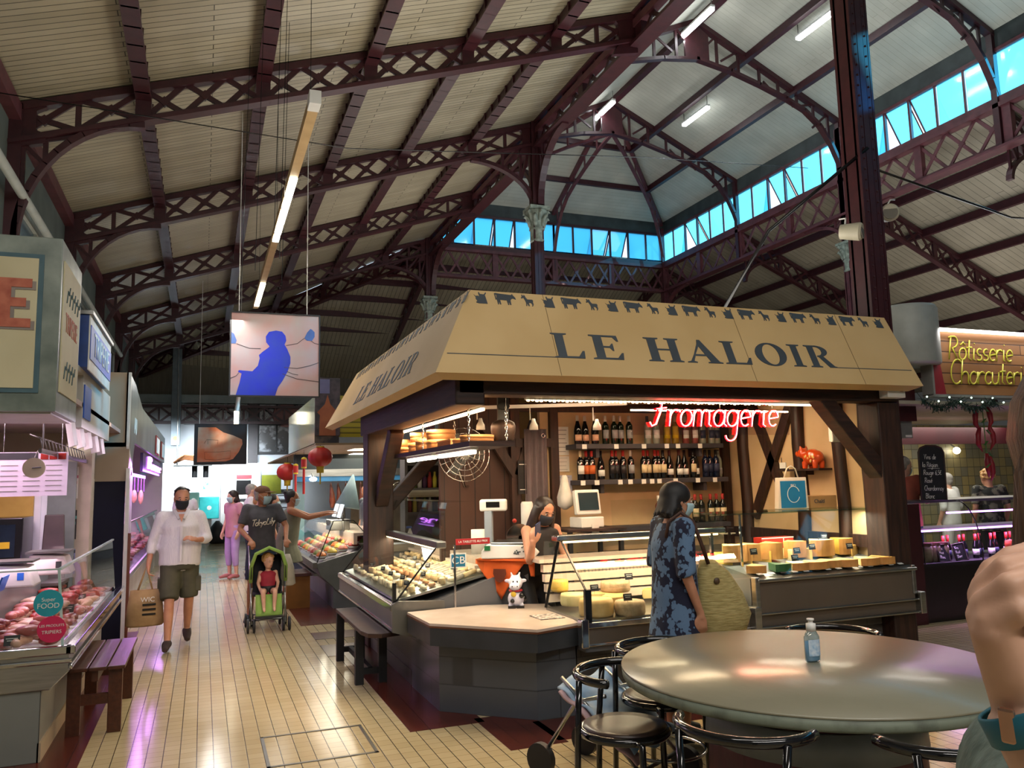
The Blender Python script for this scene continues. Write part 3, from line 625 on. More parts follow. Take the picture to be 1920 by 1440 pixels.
# clerestory: sill band, heads, mullions, panes
PANE = NB('blue tinted pane'); PANE.n.remove(PANE.b)
_t = PANE.new('BsdfTranslucent'); _t.inputs[0].default_value = lin('#5fd2ff'); _r = PANE.new('BsdfTransparent'); _r.inputs[0].default_value = lin('#3fc0ff'); _g = PANE.new('BsdfGlossy'); _g.inputs['Roughness'].default_value = .08
_m = PANE.new('MixShader'); _m.inputs[0].default_value = .35; _m2 = PANE.new('MixShader'); _m2.inputs[0].default_value = .06
PANE.link(_t.outputs[0], _m.inputs[1]); PANE.link(_r.outputs[0], _m.inputs[2]); PANE.link(_m.outputs[0], _m2.inputs[1]); PANE.link(_g.outputs[0], _m2.inputs[2]); PANE.link(_m2.outputs[0], PANE.out.inputs[0]); PANE = PANE.m
LINTP = mat('pale painted pipe', '#a9aca4', '#9da098', .5)
ZS, ZH = 8.53, 9.38
wi = 0
def clerestory(p, q, n, out, shade=IRONL):
    """one bay of windows between two posts; the third and fourth sashes are propped open outwards"""
    global wi; wi += 1
    p, q, out = Vector(p), Vector(q), Vector(out); d = (q - p) / n; u = d.normalized()
    b = MB(); fr = MB(); Z = Vector((0, 0, 1))
    fr.bar(p + Z * 8.45, q + Z * 8.45, .14, .12); fr.bar(p + Z * (ZH + .03), q + Z * (ZH + .03), .1, .07)
    for i in range(n + 1): fr.bar(p + d * i + Z * 8.4, p + d * i + Z * ZH, .06, .05, up=u)
    win = bpy.data.objects.new('window_%d' % wi, None); COL.objects.link(win); win['kind'] = 'structure'; win.location = (0, 0, 0)
    for i in range(n):
        a0, a1 = p + d * i + u * .03, p + d * (i + 1) - u * .03; pn = MB()
        if i % 6 in (2, 3):
            top = Vector((0, 0, ZH)); bot = Vector((0, 0, ZS)) + out * .42 + Z * .1
            pn.quad(a0 + bot, a1 + bot, a1 + top, a0 + top); fr.bar(a0 + bot, a1 + bot, .03, .03); fr.bar(a0 + bot, a0 + top, .03, .03); fr.bar(a1 + bot, a1 + top, .03, .03)
        else: pn.quad(a0 + Z * ZS, a1 + Z * ZS, a1 + Z * ZH, a0 + Z * ZH)
        obj('pane', pn, PANE, win)
    obj('frame', fr, shade, win)
for k in range(-3, 4):
    y0 = YT[0] + 3.856 * k
    clerestory((X2, max(y0, YN), 0), (X2, y0 + 3.856, 0), 6, (1, 0, 0))
    clerestory((X1, max(y0, YN), 0), (X1, y0 + 3.856, 0), 6, (-1, 0, 0))
clerestory((X1, Y4, 0), (RX, Y4, 0), 6, (0, 1, 0), IRON); clerestory((RX, Y4, 0), (X2, Y4, 0), 6, (0, 1, 0), IRON)
GRILL = mat('dark green boarding', '#39413f', '#2a302f', 0.6, 0, 3)
b = MB(); b.box(X2 - .02, YN, ZH + .05, X2 + .06, Y4, EZ + .02); b.box(X1 - .06, YN, ZH + .05, X1 + .02, Y4, EZ + .02); b.box(X1, Y4 - .02, ZH + .05, X2, Y4 + .06, EZ + .02)
obj('wall_clerestory', b, GRILL, kind='structure')
# lattice band at the end wall of the nave
b = MB(); lattice(b, (X1, Y4, 8.42), (X2, Y4, 8.42), .87, 4, 4, w=.16); obj('roof_beam', b, IRONL, kind='structure')
# side windows and a pipe under the left eaves
SIDEW = mat('bluish side pane', '#5c7382', '#4c626f', .2, 0, 2)
for i in range(3):
    y0 = YT[1] + .5 + 3.856 * i; w_ = bpy.data.objects.new('window_%d' % (60 + i), None); COL.objects.link(w_); w_['kind'] = 'structure'
    obj('pane', MB().box(X0, y0, 3.7, X0 + .02, y0 + 2.9, 4.95), SIDEW, w_); b = MB()
    for q in range(4): b.box(X0, y0 + q * .96 - .03, 3.7, X0 + .05, y0 + q * .96 + .03, 4.95)
    b.box(X0, y0, 4.92, X0 + .06, y0 + 2.9, 5.0); obj('frame', b, LINTP, w_)
obj('trim_11', MB().cyl((X0 + .17, 6, 4.92), (X0 + .17, 21, 4.92), .05, n=12), LINTP, kind='structure')
# the pierced beam and steel lintel on the far wall
LINT = mat('grey steel lintel', '#77807f', '#6a7372', 0.5, 0.3, 3)
obj('roof_beam', MB().box(X0, YT[6] - .35, 4.58, X1, YT[6] - .1, 4.85), LINT, kind='structure')
b = MB(); lattice(b, (X0, YT[6] - .3, 4.52), (X1, YT[6] - .3, 4.52), .62, 6, 2, w=.12, post=.05, brace=.07); obj('roof_beam', b, IRON, kind='structure')
# ================================================================ CHEESE STALL
FAS = mat('cream painted fascia', '#c4a673', '#bb9c68', 0.6, 0, 1.5)
INK = mat('slate blue sign paint', '#3a4249', '#343b42', 0.6)
aw = thing('stall_canopy', 'cream sloping stall canopy lettered LE HALOIR with animal silhouettes along the top', 'canopy', (1.43, 5.1, 2.42))
b = MB(); bz, tz = 2.42, 3.075
OB = [(1.43, 5.1), (5.77, 5.1), (5.77, 10.3), (1.43, 10.3)]; OT = [(1.768, 5.4), (5.705, 5.4), (5.705, 9.95), (1.768, 9.95)]; OI = [(1.51, 5.2), (5.7, 5.2), (5.7, 10.2), (1.51, 10.2)]
L = lambda p, z: Vector((p[0] - 1.43, p[1] - 5.1, z - 2.42))
for i in range(4):
    j = (i + 1) % 4
    if i == 2: continue
    a, c, d, e = L(OB[i], bz), L(OB[j], bz), L(OT[j], tz), L(OT[i], tz); f, g = L(OI[i], 2.384), L(OI[j], 2.384)
    b.add([a, c, d, e], [(0, 1, 2, 3)]); b.add([a, c, g, f], [(0, 3, 2, 1)])
b.add([L(p, tz - .01) for p in OT], [(0, 1, 2, 3)])
obj('canopy_panel', b, FAS, aw)
SERIF = {
 'L': [[(0, 1), (.52, 1), (.52, .96), (.4, .93), (.4, .07), (.78, .07), (.93, .3), (1, .3), (.97, 0), (0, 0), (0, .04), (.12, .07), (.12, .93), (0, .96)]],
 'E': [[(0, 1), (.9, 1), (.93, .76), (.87, .76), (.76, .93), (.4, .93), (.4, .55), (.6, .55), (.68, .66), (.72, .66), (.72, .36), (.68, .36), (.6, .48), (.4, .48), (.4, .07), (.78, .07), (.94, .28), (1, .28), (.96, 0), (0, 0), (0, .04), (.12, .07), (.12, .93), (0, .96)]],
 'H': [[(0, 1), (.42, 1), (.42, .96), (.33, .93), (.33, .54), (.68, .54), (.68, .93), (.59, .96), (.59, 1), (1, 1), (1, .96), (.91, .93), (.91, .07), (1, .04), (1, 0), (.59, 0), (.59, .04), (.68, .07), (.68, .48), (.33, .48), (.33, .07), (.42, .04), (.42, 0), (0, 0), (0, .04), (.09, .07), (.09, .93), (0, .96)]],
 'A': [[(.44, 1), (.52, 1), (.91, .07), (1, .04), (1, 0), (.58, 0), (.58, .04), (.66, .07), (.58, .3), (.27, .3), (.19, .07), (.27, .04), (.27, 0), (0, 0), (0, .04), (.1, .07), (.24, .37), (.555, .37), (.44, .72), (.29, .37), (.24, .37), (.41, .83)]],
 'I': [[(0, 1), (1, 1), (1, .96), (.75, .93), (.75, .07), (1, .04), (1, 0), (0, 0), (0, .04), (.25, .07), (.25, .93), (0, .96)]],
 'O': [], 'R': [[(0, 1), (.45, 1), (.45, .95), (.34, .93), (.34, .07), (.44, .04), (.44, 0), (0, 0), (0, .04), (.1, .07), (.1, .93), (0, .96)], [(.42, .5), (.62, .5), (.92, .06), (1, .04), (1, 0), (.72, 0)]],
}
def ring(b, o, u, v, n, cx, cy, R, r, a0=0, a1=360, N=28, t=.004):
    for i in range(N):
        A, B = [math.radians(a0 + (a1 - a0) * k / N) for k in (i, i + 1)]
        b.prism([(cx + R[0] * math.cos(A), cy + R[1] * math.sin(A)), (cx + R[0] * math.cos(B), cy + R[1] * math.sin(B)), (cx + r[0] * math.cos(B), cy + r[1] * math.sin(B)), (cx + r[0] * math.cos(A), cy + r[1] * math.sin(A))], o, u, v, n, t)
def serif(b, o, u, v, n, spec, h, slant=.0):
    u, v = Vector(u), Vector(v)
    for ch, x0, x1 in spec:
        wv = x1 - x0; oo = Vector(o) + u * x0; vv = v * h; uu = u * wv
        b = MB()
        for p in SERIF[ch]: b.prism([(q[0], q[1]) for q in p], oo, uu, vv, n, .004)
        if ch == 'O': ring(b, oo, uu, vv, n, .5, .5, (.5, .52), (.26, .46))
        if ch == 'R': ring(b, oo, uu, vv, n, .42, .74, (.42, .26), (.2, .2), 95, -95, 16)
        obj('letter', b, INK, aw)
COWHEAD = [(0, .75), (.12, .62), (.3, .66), (.42, .58), (.36, .92), (.42, 1), (.5, .82), (.78, .8), (.95, 1), (.98, .9), (.86, .74), (.9, .5), (.96, 0), (.3, 0), (.1, .06), (.12, .14), (.22, .2), (.1, .4), (.12, .55)]
COW = [(0, .95), (.03, .4), (.08, .45), (.05, .9), (.1, .82), (.08, .5), (.1, .02), (.15, .02), (.16, .32), (.2, .02), (.25, .02), (.24, .42), (.55, .4), (.58, .02), (.63, .02), (.63, .34), (.68, .02), (.73, .02), (.73, .42), (.8, .56), (.86, .6), (1, .52), (.98, .68), (.9, .86), (.86, 1), (.8, .9), (.6, .92), (.3, .95), (.05, 1)]
GOAT = [(0, .72), (.08, .66), (.2, .74), (.3, .5), (.34, .3), (.3, .02), (.38, .02), (.42, .28), (.5, .02), (.58, .02), (.56, .32), (.74, .3), (.82, .14), (.76, .02), (.84, .02), (.92, .16), (.9, .4), (.95, .5), (.88, .6), (.5, .6), (.38, .78), (.36, .9), (.26, 1), (.22, .86), (.14, 1), (.08, .98), (.1, .84)]
def frieze(b, o, u, v, n, x0, count, period, h, w=1):
    for i in range(count):
        for sh, a, ww in ((COWHEAD, 0, .1), (COW, .16, .165), (GOAT, .368, .1)):
            if i == count - 1 and sh is not COWHEAD: continue
            b = MB().prism(sh, Vector(o) + Vector(u) * (x0 + i * period + a), Vector(u) * ww, Vector(v) * h, n, .003); obj({.1: 'cow_head' if sh is COWHEAD else 'goat'}.get(ww, 'cow') + '_silhouette', b, INK, aw)
fo = Vector((0, 0, 0)); fv = Vector((0, .3, .655)); fn = Vector((0, -.909, .416))
b = MB(); oo = fo + fv * .213 + fn * .0
serif(b, oo, (1, 0, 0), fv, fn, [(c, x0 - 1.43, x1 - 1.43) for c, x0, x1 in [('L', 2.336, 2.583), ('E', 2.645, 2.905), ('H', 3.11, 3.417), ('A', 3.45, 3.772), ('L', 3.80, 4.055), ('O', 4.115, 4.42), ('I', 4.46, 4.585), ('R', 4.635, 4.904)]], .3)
for x0, x1 in ((.1, .92), (3.47, 4.29)): b.prism([(0, 0), (x1 - x0, 0), (x1 - x0, .006), (0, .006)], oo + Vector((x0, 0, 0)), (1, 0, 0), fv.normalized(), fn, .003)
obj('underline', b, INK, aw)
b = MB(); frieze(b, fo + fv * .835, (1, 0, 0), fv, fn, .37, 8, .535, .145)
lv = Vector((.338, 0, .655)); ln = Vector((-.889, 0, .459)); b = MB()
specs = [('L', 0, .25), ('E', .31, .57), ('H', .78, 1.09), ('A', 1.12, 1.44), ('L', 1.47, 1.72), ('O', 1.78, 2.09), ('I', 2.13, 2.25), ('R', 2.3, 2.57)]
serif(b, Vector((0, 3.56, 0)) + lv * .2, (0, -1, 0), lv, ln, specs, .3)
b = MB(); frieze(b, Vector((0, 4.6, 0)) + lv * .835, (0, -1, 0), lv, ln, 0, 9, .535, .145)
# panel joints
b = MB()
for x in (.92, 2.6, 3.7): b.prism([(0, 0), (.004, 0), (.004, 1), (0, 1)], fo + Vector((x, 0, 0)), (1, 0, 0), fv, fn, .002)
obj('panel_joint', b, mat('joint shadow gap', '#7d6743', None, .8), aw)

# timber frame: one post-and-beam structure
def timber(name, pts, label, cat='timber'):
    for p, q, ww, hh, m in pts: obj(name, MB().bar(p, q, ww, hh, up=(0, 0, 1) if abs(p[2] - q[2]) < abs(p[0] - q[0]) + abs(p[1] - q[1]) else (0, 1, 0)), m, kind='structure', bev=.012)
timber('beam', [((1.66, 5.44, 2.4), (5.74, 5.44, 2.4), .2, .19, DARKWOODX), ((1.75, 5.34, 2.36), (1.75, 9.0, 2.36), .22, .26, DARKWOODX)], '')
timber('post_column', [((1.79, 8.76, 0), (1.79, 8.76, 2.25), .28, .28, DARKWOOD), ((5.6, 5.45, 0), (5.6, 5.45, 2.3), .25, .24, DARKWOOD)], '')
timber('brace_beam', [((5.62, 5.42, 1.58), (4.9, 5.42, 2.36), .13, .15, DARKWOODX), ((1.9, 8.76, 1.45), (2.62, 8.76, 2.22), .14, .15, DARKWOODX), ((1.8, 8.65, 1.5), (1.8, 7.9, 2.24), .14, .14, DARKWOODX)], '')
# ceiling joists and rear beams of the stall
obj('ceiling_7', MB().box(1.7, 5.4, 2.66, 5.7, 9.4, 2.69), DARKWOODX, kind='structure')
b = MB()
for y in (6.1, 6.9): b.bar((1.7, y, 2.58), (5.6, y, 2.58), .13, .15)
obj('beam', b, DARKWOODX, kind='structure')
# back and side walls with half timbering
obj('wall_stall_back', MB().box(3.28, 7.7, 0, 5.72, 7.76, 2.66), CREAM, kind='structure')
obj('wall_stall_side', MB().box(5.62, 5.55, 0, 5.68, 7.72, 2.66), CREAM, kind='structure')
PLK = brickmat('dark plank partition', '#4a2c1d', '#3a2217', '#150b07', 3.0, .16, .006, 0, 'zx', .5, .4, .14)
obj('wall_planks', MB().box(2.2, 7.72, 0, 3.02, 7.78, 2.66), PLK, kind='structure')
obj('wall_recess', MB().box(2.9, 8.7, 0, 3.9, 8.75, 2.66), CREAM, kind='structure')
b = MB()
for x, w_ in ((2.98, .1), (3.42, .09), (5.55, .1)): b.box(x - w_ / 2, 7.64, 0, x + w_ / 2, 7.78, 2.66)
for p, q in (((2.62, 7.66, 2.3), (2.98, 7.66, 1.75)), ((3.2, 7.66, 2.3), (3.0, 7.66, 1.75)), ((2.98, 7.66, 2.08), (3.42, 7.66, 2.08)), ((2.9, 7.68, 2.45), (5.62, 7.68, 2.45))): b.bar(p, q, .06, .09)
obj('trim_2', b, DARKWOOD, kind='structure')
b = MB()
for y, w_ in ((7.36, .12), (6.47, .12), (5.93, .11), (5.62, .08)): b.tube([(5.6, y - .02, 0), (5.6, y + .015, .8), (5.6, y - .01, 1.4), (5.6, y + .02, 2.0), (5.6, y, 2.6)], w_ * .62, 4, up=(1, 1, 0))
for p, q in (((5.6, 7.2, 2.45), (5.6, 6.75, 1.5)), ((5.6, 6.55, 2.45), (5.6, 7.25, 1.25)), ((5.6, 5.6, 1.08), (5.6, 7.6, 1.08)), ((5.6, 5.5, 2.5), (5.6, 7.7, 2.5))): b.bar(p, q, .06, .11)
obj('trim_3', b, DARKWOOD, kind='structure')
# --- lamps of the stall
WARM = emitmat('warm lamp', '#ffd9a0', 9); TUBEW = emitmat('tube lamp', '#fff0d2', 11)
b = MB()
for i in range(64):
    x = 2.28 + i * .036; b.ball((x, 5.56, 2.294 + .004 * math.sin(i * 1.9)), .016, .014, .012, 7, 4)
ll = thing('led_strip', 'warm beaded light strip along the underside of the front beam', 'light strip', (2.28, 5.56, 2.302))
for v in range(len(b.v)): b.v[v] = (b.v[v][0] - 2.28, b.v[v][1] - 5.56, b.v[v][2] - 2.302)
obj('bulbs', b, WARM, ll); obj('channel', MB().box(-.02, -.02, -.005, 2.75, .03, .012), WHITEP, ll)
for i, x0 in enumerate((2.28,)): obj('tube', MB().box(2.28, -.012, -.02, 2.72, .014, -.005), WARM, ll)
obj('diffuser', MB().box(0, 0, 0, .03, 3.1, .02), WARM, tag(bpy.data.objects.new('strip_light', None), 'thin warm strip light under the side beam above the hanging shelf', 'light strip'), loc=(0, 0, 0))
sl = bpy.data.objects['strip_light']; COL.objects.link(sl); sl.location = (1.88, 5.5, 2.205)
LS = (1, .72, .42)
area('strip_glow', (3.6, 5.6, 2.24), (math.radians(12), 0, 0), 2.6, .05, 55, LS)
area('side_glow', (1.9, 7.0, 2.19), (0, 0, 0), .05, 3.0, 40, LS)
area('stall_ceiling_glow', (3.9, 6.7, 2.62), (0, 0, 0), 2.4, .5, 55, (1, .78, .5))
# hanging shelf with battens
hs = thing('hanging_shelf', 'dark plank shelf hung on chains above the corner cheese case', 'shelf', (2.0, 7.0, 1.97))
obj('plank', MB().box(-.18, -1.4, -.02, .18, 1.5, .02), DARKWOODX, hs)
b = MB()
for y in (-1.3, 0.05, 1.35):
    for x in (-.15, .15):
        for k in range(9 if y < 1 else 7): b.tube([(x + (.008 if k % 2 else 0), y + .009 * math.cos(t) * (k % 2 == 0), .03 + k * .03 + .02 * math.sin(t)) if k % 2 == 0 else (x + .009 * math.cos(t), y, .03 + k * .03 + .02 * math.sin(t)) for t in [2 * PI * i / 8 for i in range(8)]], .0032, 5, closed=True)
        b.cyl((x, y, .27), (x, y, .5), .002, n=5)
obj('chains', b, CHROME, hs)
for y0, nm in ((5.72, 'batten nearest the corner counter'), (6.82, 'batten nearest the timber post')):
    t = thing('fluorescent_batten', 'lit fluorescent %s under the hanging shelf' % nm, 'lamp', (1.9, y0, 1.93))
    obj('housing', MB().box(-.03, 0, 0, .03, .98, .025), WHITEP, t, bev=.006); obj('tube', MB().box(-.024, .02, -.03, .024, .96, 0), TUBEW, t, bev=.01)
    area('batten_glow', (1.9, y0 + .49, 1.88), (0, 0, 0), .05, .95, 14, (1, .86, .66))
BASK = mat('pale basket wood', '#c98f5a', '#b77f4c', .7, 0, 20, bump=.2, stretch=(1, 1, 8))
def basketbox(x, y, z, r, h, lab):
    t = thing('cheese_box', lab, 'wooden box', (x, y, z)); b = MB(); b.lathe([(r, 0), (r, h), (r * .94, h), (r * .94, .01), (.001, .01)], (0, 0, 0), 22); obj('box_side', b, BASK, t)
    b = MB(); b.lathe([(r * 1.03, h * .55), (r * 1.03, h * .98), (r * .3, h), (.001, h)], n=22); obj('box_lid', b, BASK, t)
k = 0
for x, y, z, r, h in [(2.02, 7.75, 1.99, .13, .1), (2.04, 7.75, 2.09, .13, .1), (2.0, 7.42, 1.99, .12, .12), (2.02, 7.05, 1.99, .13, .09), (2.02, 7.05, 2.08, .13, .09), (2.0, 8.1, 1.99, .12, .07), (1.96, 8.3, 1.99, .1, .16), (2.0, 6.2, 1.99, .12, .05), (1.98, 5.9, 2.02 - .03, .13, .06)]:
    k += 1; basketbox(x, y, z, r, h, 'round pale wood cheese box on the hanging shelf, %s along from its far end' % ['first', 'second', 'third', 'fourth', 'fifth', 'sixth', 'seventh', 'eighth', 'ninth'][k - 1])
t = thing('cheese_board_box', 'flat square pale wood box at the near end of the hanging shelf', 'wooden box', (2.02, 6.55, 1.99)); obj('tray', MB().box(-.12, -.2, 0, .12, .2, .05), BASK, t, bev=.004); obj('rim', MB().box(-.125, -.205, .05, .125, .205, .06), BASK, t)
# track spots
tr = thing('track_light', 'white track rail with three spot lamps under the stall ceiling', 'track light', (2.1, 6.6, 2.33))
obj('rail', MB().bar((0, 0, 0), (1.6, 0, .06), .035, .03), WHITEP, tr)
for x in (.12, .62, 1.25):
    s = MB(); s.cyl((x, 0, .02), (x, 0, -.1), .006, n=8); s.lathe([(.014, 0), (.02, -.03), (.036, -.06), (.04, -.1), (.03, -.1)], (x + .02, -.03, -.09), 14); obj('spot', s, WHITEP, tr)
# cow bell on strap
t = thing('cow_bell', 'large dark iron cow bell hanging on a wide studded strap', 'bell', (2.2, 5.9, 1.98))
b = MB(); b.lathe([(.06, 0), (.075, .0), (.085, .04), (.1, .1), (.102, .14), (.09, .17), (.05, .19), (.001, .192)], n=20, sy=.7); obj('bell_body', b, mat('dark iron bell', '#4a3a33', '#352924', .45, .7, 8, bump=.2), t)
b = MB(); b.box(-.045, -.012, .18, .045, .012, .5); b.tube([(.05 * math.cos(a), -.014, .3 + .03 * math.sin(a)) for a in [2 * PI * i / 10 for i in range(10)]], .006, 6, closed=True); obj('strap', b, BLACKM, t)
# neon sign
t = thing('neon_sign', 'red neon script sign reading Fromagerie on a clear panel', 'neon sign', (3.2, 5.62, 2.035))
obj('panel', MB().box(0, .02, 0, 1.57, .026, .225), glassmat('acrylic', '#f4ecec', .1), t)
NEON = emitmat('red neon', '#ff0a16', 18); nb = MB(); wd = script_w('Fromagerie', 0); script(nb, 'Fromagerie', (.16, 0, .07), (1, 0, 0), (0, 0, 1), (0, -1, 0), 1.27 / (wd * 1.0), .0085, .18, gap=0); obj('neon_tube', nb, NEON, t)
NEONC = emitmat('neon core', '#ffd0c8', 5); nb = MB(); script(nb, 'Fromagerie', (.16, -.007, .07), (1, 0, 0), (0, 0, 1), (0, -1, 0), 1.27 / (wd * 1.0), .0036, .18, gap=0); obj('neon_core', nb, NEONC, t)
b = MB()
for x in (.3, .86, 1.4): b.cyl((x, .023, .22), (x, .023, .31), .003, n=5)
obj('hanger', b, CHROME, t)
area('neon_glow', (3.98, 5.55, 2.13), (math.radians(-60), 0, 0), 1.3, .16, 6, (1, .06, .06)).data.spread = 1.1

# --- shelves and bottles on the back wall
SHELFM = mat('charcoal shelf', '#3d3a40', '#323036', .55)
def shelf(x0, x1, z, lab, y=7.42, d=.26):
    t = thing('wall_shelf', lab, 'shelf', (x0, y, z)); obj('board', MB().box(0, 0, -.05, x1 - x0, d, 0), SHELFM, t, bev=.004)
    for f in (.15, .85): obj('bracket', MB().box((x1 - x0) * f - .02, .05, -.14, (x1 - x0) * f + .02, d, -.05), SHELFM, t)
shelf(3.56, 5.36, 2.055, 'top dark shelf of wine on the back wall'); shelf(3.6, 5.4, 1.685, 'middle dark shelf of wine on the back wall'); shelf(3.66, 5.4, 1.2, 'lowest counter shelf of wine on the back wall')
GR = mat('green bottle glass', '#12200f', '#0d180b', .08, 0, 3, spec=.7); BK = mat('near black bottle glass', '#0b0b0c', '#100f10', .08, 0, 3, spec=.7)
CL = mat('pale bottle glass', '#8f9585', '#7d8374', .08, 0, 3, spec=.7); YW = mat('golden bottle glass', '#8a6d18', '#755c12', .1, 0, 3); BLU = mat('blue black bottle glass', '#141a30', '#101528', .1, 0, 3); PK = mat('rose bottle glass', '#7d4038', '#6d352f', .1, 0, 3)
CAPS = {'w': mat('white capsule', '#d6d0c4'), 'r': mat('red capsule', '#a8231d'), 'k': mat('black capsule', '#141212'), 'g': mat('cream capsule', '#c9b890'), 'd': mat('dark red capsule', '#4a1412')}
LABS = {'w': PAPER, 'p': mat('peach label', '#d9a98a'), 'c': mat('cream label', '#dcc79c'), 's': mat('silver label', '#9b9a9c'), 'y': mat('yellow label', '#c8a61e'), 'o': mat('orange label', '#c9622a'), 'k': mat('dark label', '#2a2527'), 'n': mat('navy label', '#2c3350')}
PROTO = {}
def bottle(kind, x, y, z, lab, h=.3, grp=None):
    gl, cp, lb, shape = kind
    key = (gl.name, cp, lb, shape)
    if key in PROTO: return dup(PROTO[key], (x, y, z), random.random() * .3 - .15, lab, grp)
    t = thing('wine_bottle', lab, 'bottle', (x, y, z), 0, grp)
    if shape == 'b': pr = [(.036, 0), (.037, .01), (.037, .19), (.034, .205), (.018, .228), (.0145, .24), (.0145, .3)]
    elif shape == 'u': pr = [(.039, 0), (.04, .01), (.04, .14), (.032, .18), (.02, .22), (.0145, .25), (.0145, .3)]
    else: pr = [(.036, 0), (.04, .02), (.042, .17), (.038, .2), (.02, .235), (.016, .25), (.017, .29)]
    b = MB(); b.lathe(pr, n=14); obj('bottle_glass', b, gl, t)
    b = MB(); b.lathe([(.0155, .24), (.0162, .245), (.0162, .302), (.001, .303)], n=12); obj('capsule', b, CAPS[cp], t)
    r = pr[1][0] + .0012; zl, zh = (.06, .15) if shape == 'b' else (.035, .1)
    if lb == 'y': zl, zh = .06, .19
    b = MB(); b.add([(r * math.sin(a), -r * math.cos(a), zz) for zz in (zl, zh) for a in [(-1.2 + 2.4 * i / 10) for i in range(11)]], [(i, i + 1, 12 + i, 11 + i) for i in range(10)], True); obj('label', b, LABS[lb], t, solid=.001)
    PROTO[key] = t; return t
ORD = 'first second third fourth fifth sixth seventh eighth ninth tenth eleventh twelfth thirteenth fourteenth fifteenth sixteenth seventeenth eighteenth nineteenth twentieth'.split() + ['twenty-%s' % s for s in 'first second third fourth fifth sixth seventh eighth ninth'.split()]
CN = {'w': 'white', 'r': 'red', 'k': 'black', 'g': 'cream', 'd': 'dark red'}
def rowof(kinds, x0, z, name, y=7.52):
    for i, (kd, dx) in enumerate(kinds):
        bottle(kd, x0 + dx, y + (.03 if i % 2 else 0), z, '%s bottle from the curtain on the %s wine shelf, %s capsule' % (ORD[i], name, CN[kd[1]]), grp='wine bottles on the %s shelf' % name)
A1 = (BK, 'w', 'p', 'u'); A2 = (GR, 'w', 's', 'b'); A3 = (CL, 'k', 'w', 'b'); A4 = (YW, 'g', 'y', 'b'); A5 = (PK, 'w', 'w', 'b'); A6 = (CL, 'k', 'n', 'b')
top = [(A1, .03), (A1, .13), (A1, .23), (A2, .37), (A2, .46), (A2, .55), (A2, .64), (A3, .88), (A3, .97), (A4, 1.12), (A4, 1.21), (A5, 1.36), (A5, 1.46), (A6, 1.58), (A6, 1.68), (A6, 1.77)]
rowof(top, 3.6, 2.056, 'top')
B1 = (BK, 'g', 'w', 'b'); B2 = (BK, 'r', 'o', 'b'); B3 = (BK, 'k', 'w', 'u'); B4 = (BK, 'r', 'k', 'b'); B5 = (BK, 'r', 'c', 'b'); B6 = (BK, 'w', 's', 'b'); B7 = (BK, 'd', 'w', 'u'); B8 = (BK, 'k', 'c', 'b'); B9 = (BLU, 'k', 'n', 'b'); B10 = (CL, 'k', 's', 'j')
mid = [(B1, .05), (B2, .13), (B2, .18), (B3, .3), (B4, .42), (B4, .48), (B4, .55), (B6, .66), (B5, .8), (B5, .87), (B5, .94), (B5, 1.0), (B8, 1.04), (B7, 1.14), (B7, 1.24), (B3, 1.33), (B8, 1.42), (B3, 1.47), (B9, 1.58), (B9, 1.66), (B9, 1.72), (B10, 1.77)]
rowof(mid, 3.6, 1.686, 'middle')
low = [(A5, .9), (A5, 1.0), (B5, 1.36), (B4, 1.46), (B5, 1.56), (B5, 1.66), (B5, 1.72)]
rowof(low, 3.66, 1.201, 'lowest')
for zz, xs in ((2.03, [.05, .42, .75, 1.03, 1.17, 1.45]), (1.66, [.02, .18, .45, .57, .73, .83, .92, 1.12, 1.4, 1.62])):
    for i, x in enumerate(xs):
        tag(obj('price_ticket', MB().box(3.6 + x - .026, 7.41, zz - .028, 3.6 + x + .026, 7.416, zz + .02), PAPER), '%s small white price ticket from the curtain on the %s wine shelf edge' % (ORD[i], 'top' if zz > 2 else 'middle'), 'price ticket', 'price tickets on the wine shelves')
# notices, poster, curtain
def notice(name, x, y, z0, w_, h_, lab, m=PAPER, lines=6, cat='notice', ink=None):
    t = thing(name, lab, cat, (x, y, z0)); obj('sheet', MB().box(0, -.006, 0, w_, 0, h_), m, t)
    b = MB()
    for i in range(lines): zz = h_ * (.88 - .75 * i / max(1, lines - 1)); k = .12 + .1 * ((i * 7) % 3) / 2; b.box(w_ * k, -.0075, zz - h_ * .012, w_ * (1 - k), -.006, zz + h_ * .012)
    obj('print', b, ink or mat('grey print', '#8e8b86'), t)
notice('notice_sheet', 3.43, 7.69, 1.95, .17, .3, 'tall white printed notice pinned beside the curtain'); notice('notice_sheet', 3.43, 7.69, 1.78, .17, .16, 'small white printed notice below the tall one by the curtain', lines=4)
notice('notice_sheet', 3.4, 7.68, 1.56, .22, .18, 'pale lilac sheet pinned above the till', mat('lilac paper', '#bdbcd0'), 4)
notice('poster', 2.99, 7.62, 1.56, .1, .34, 'narrow dark poster with a pale bottle picture on the timber post', BLACKM, 2, 'poster', PAPER)
b = MB(); b.grid(lambda u, v: Vector((3.06 + .25 * u, 7.6 + .025 * math.sin(u * 22) * (1 - .4 * v), .6 + 1.62 * v)), 30, 6)
t = thing('curtain', 'mauve grey curtain hanging in the stall doorway', 'curtain', (3.06, 7.6, .6)); [b.v.__setitem__(i, (p[0] - 3.06, p[1] - 7.6, p[2] - .6)) for i, p in enumerate(b.v)]
obj('fabric', b, mat('mauve curtain', '#6f6165', '#64575b', .9), t, solid=.004); obj('eyelet', MB().tube([(.2 + .02 * math.cos(a), -.03, 1.55 + .02 * math.sin(a)) for a in [i * PI / 6 for i in range(12)]], .005, 6, closed=True), CHROME, t)

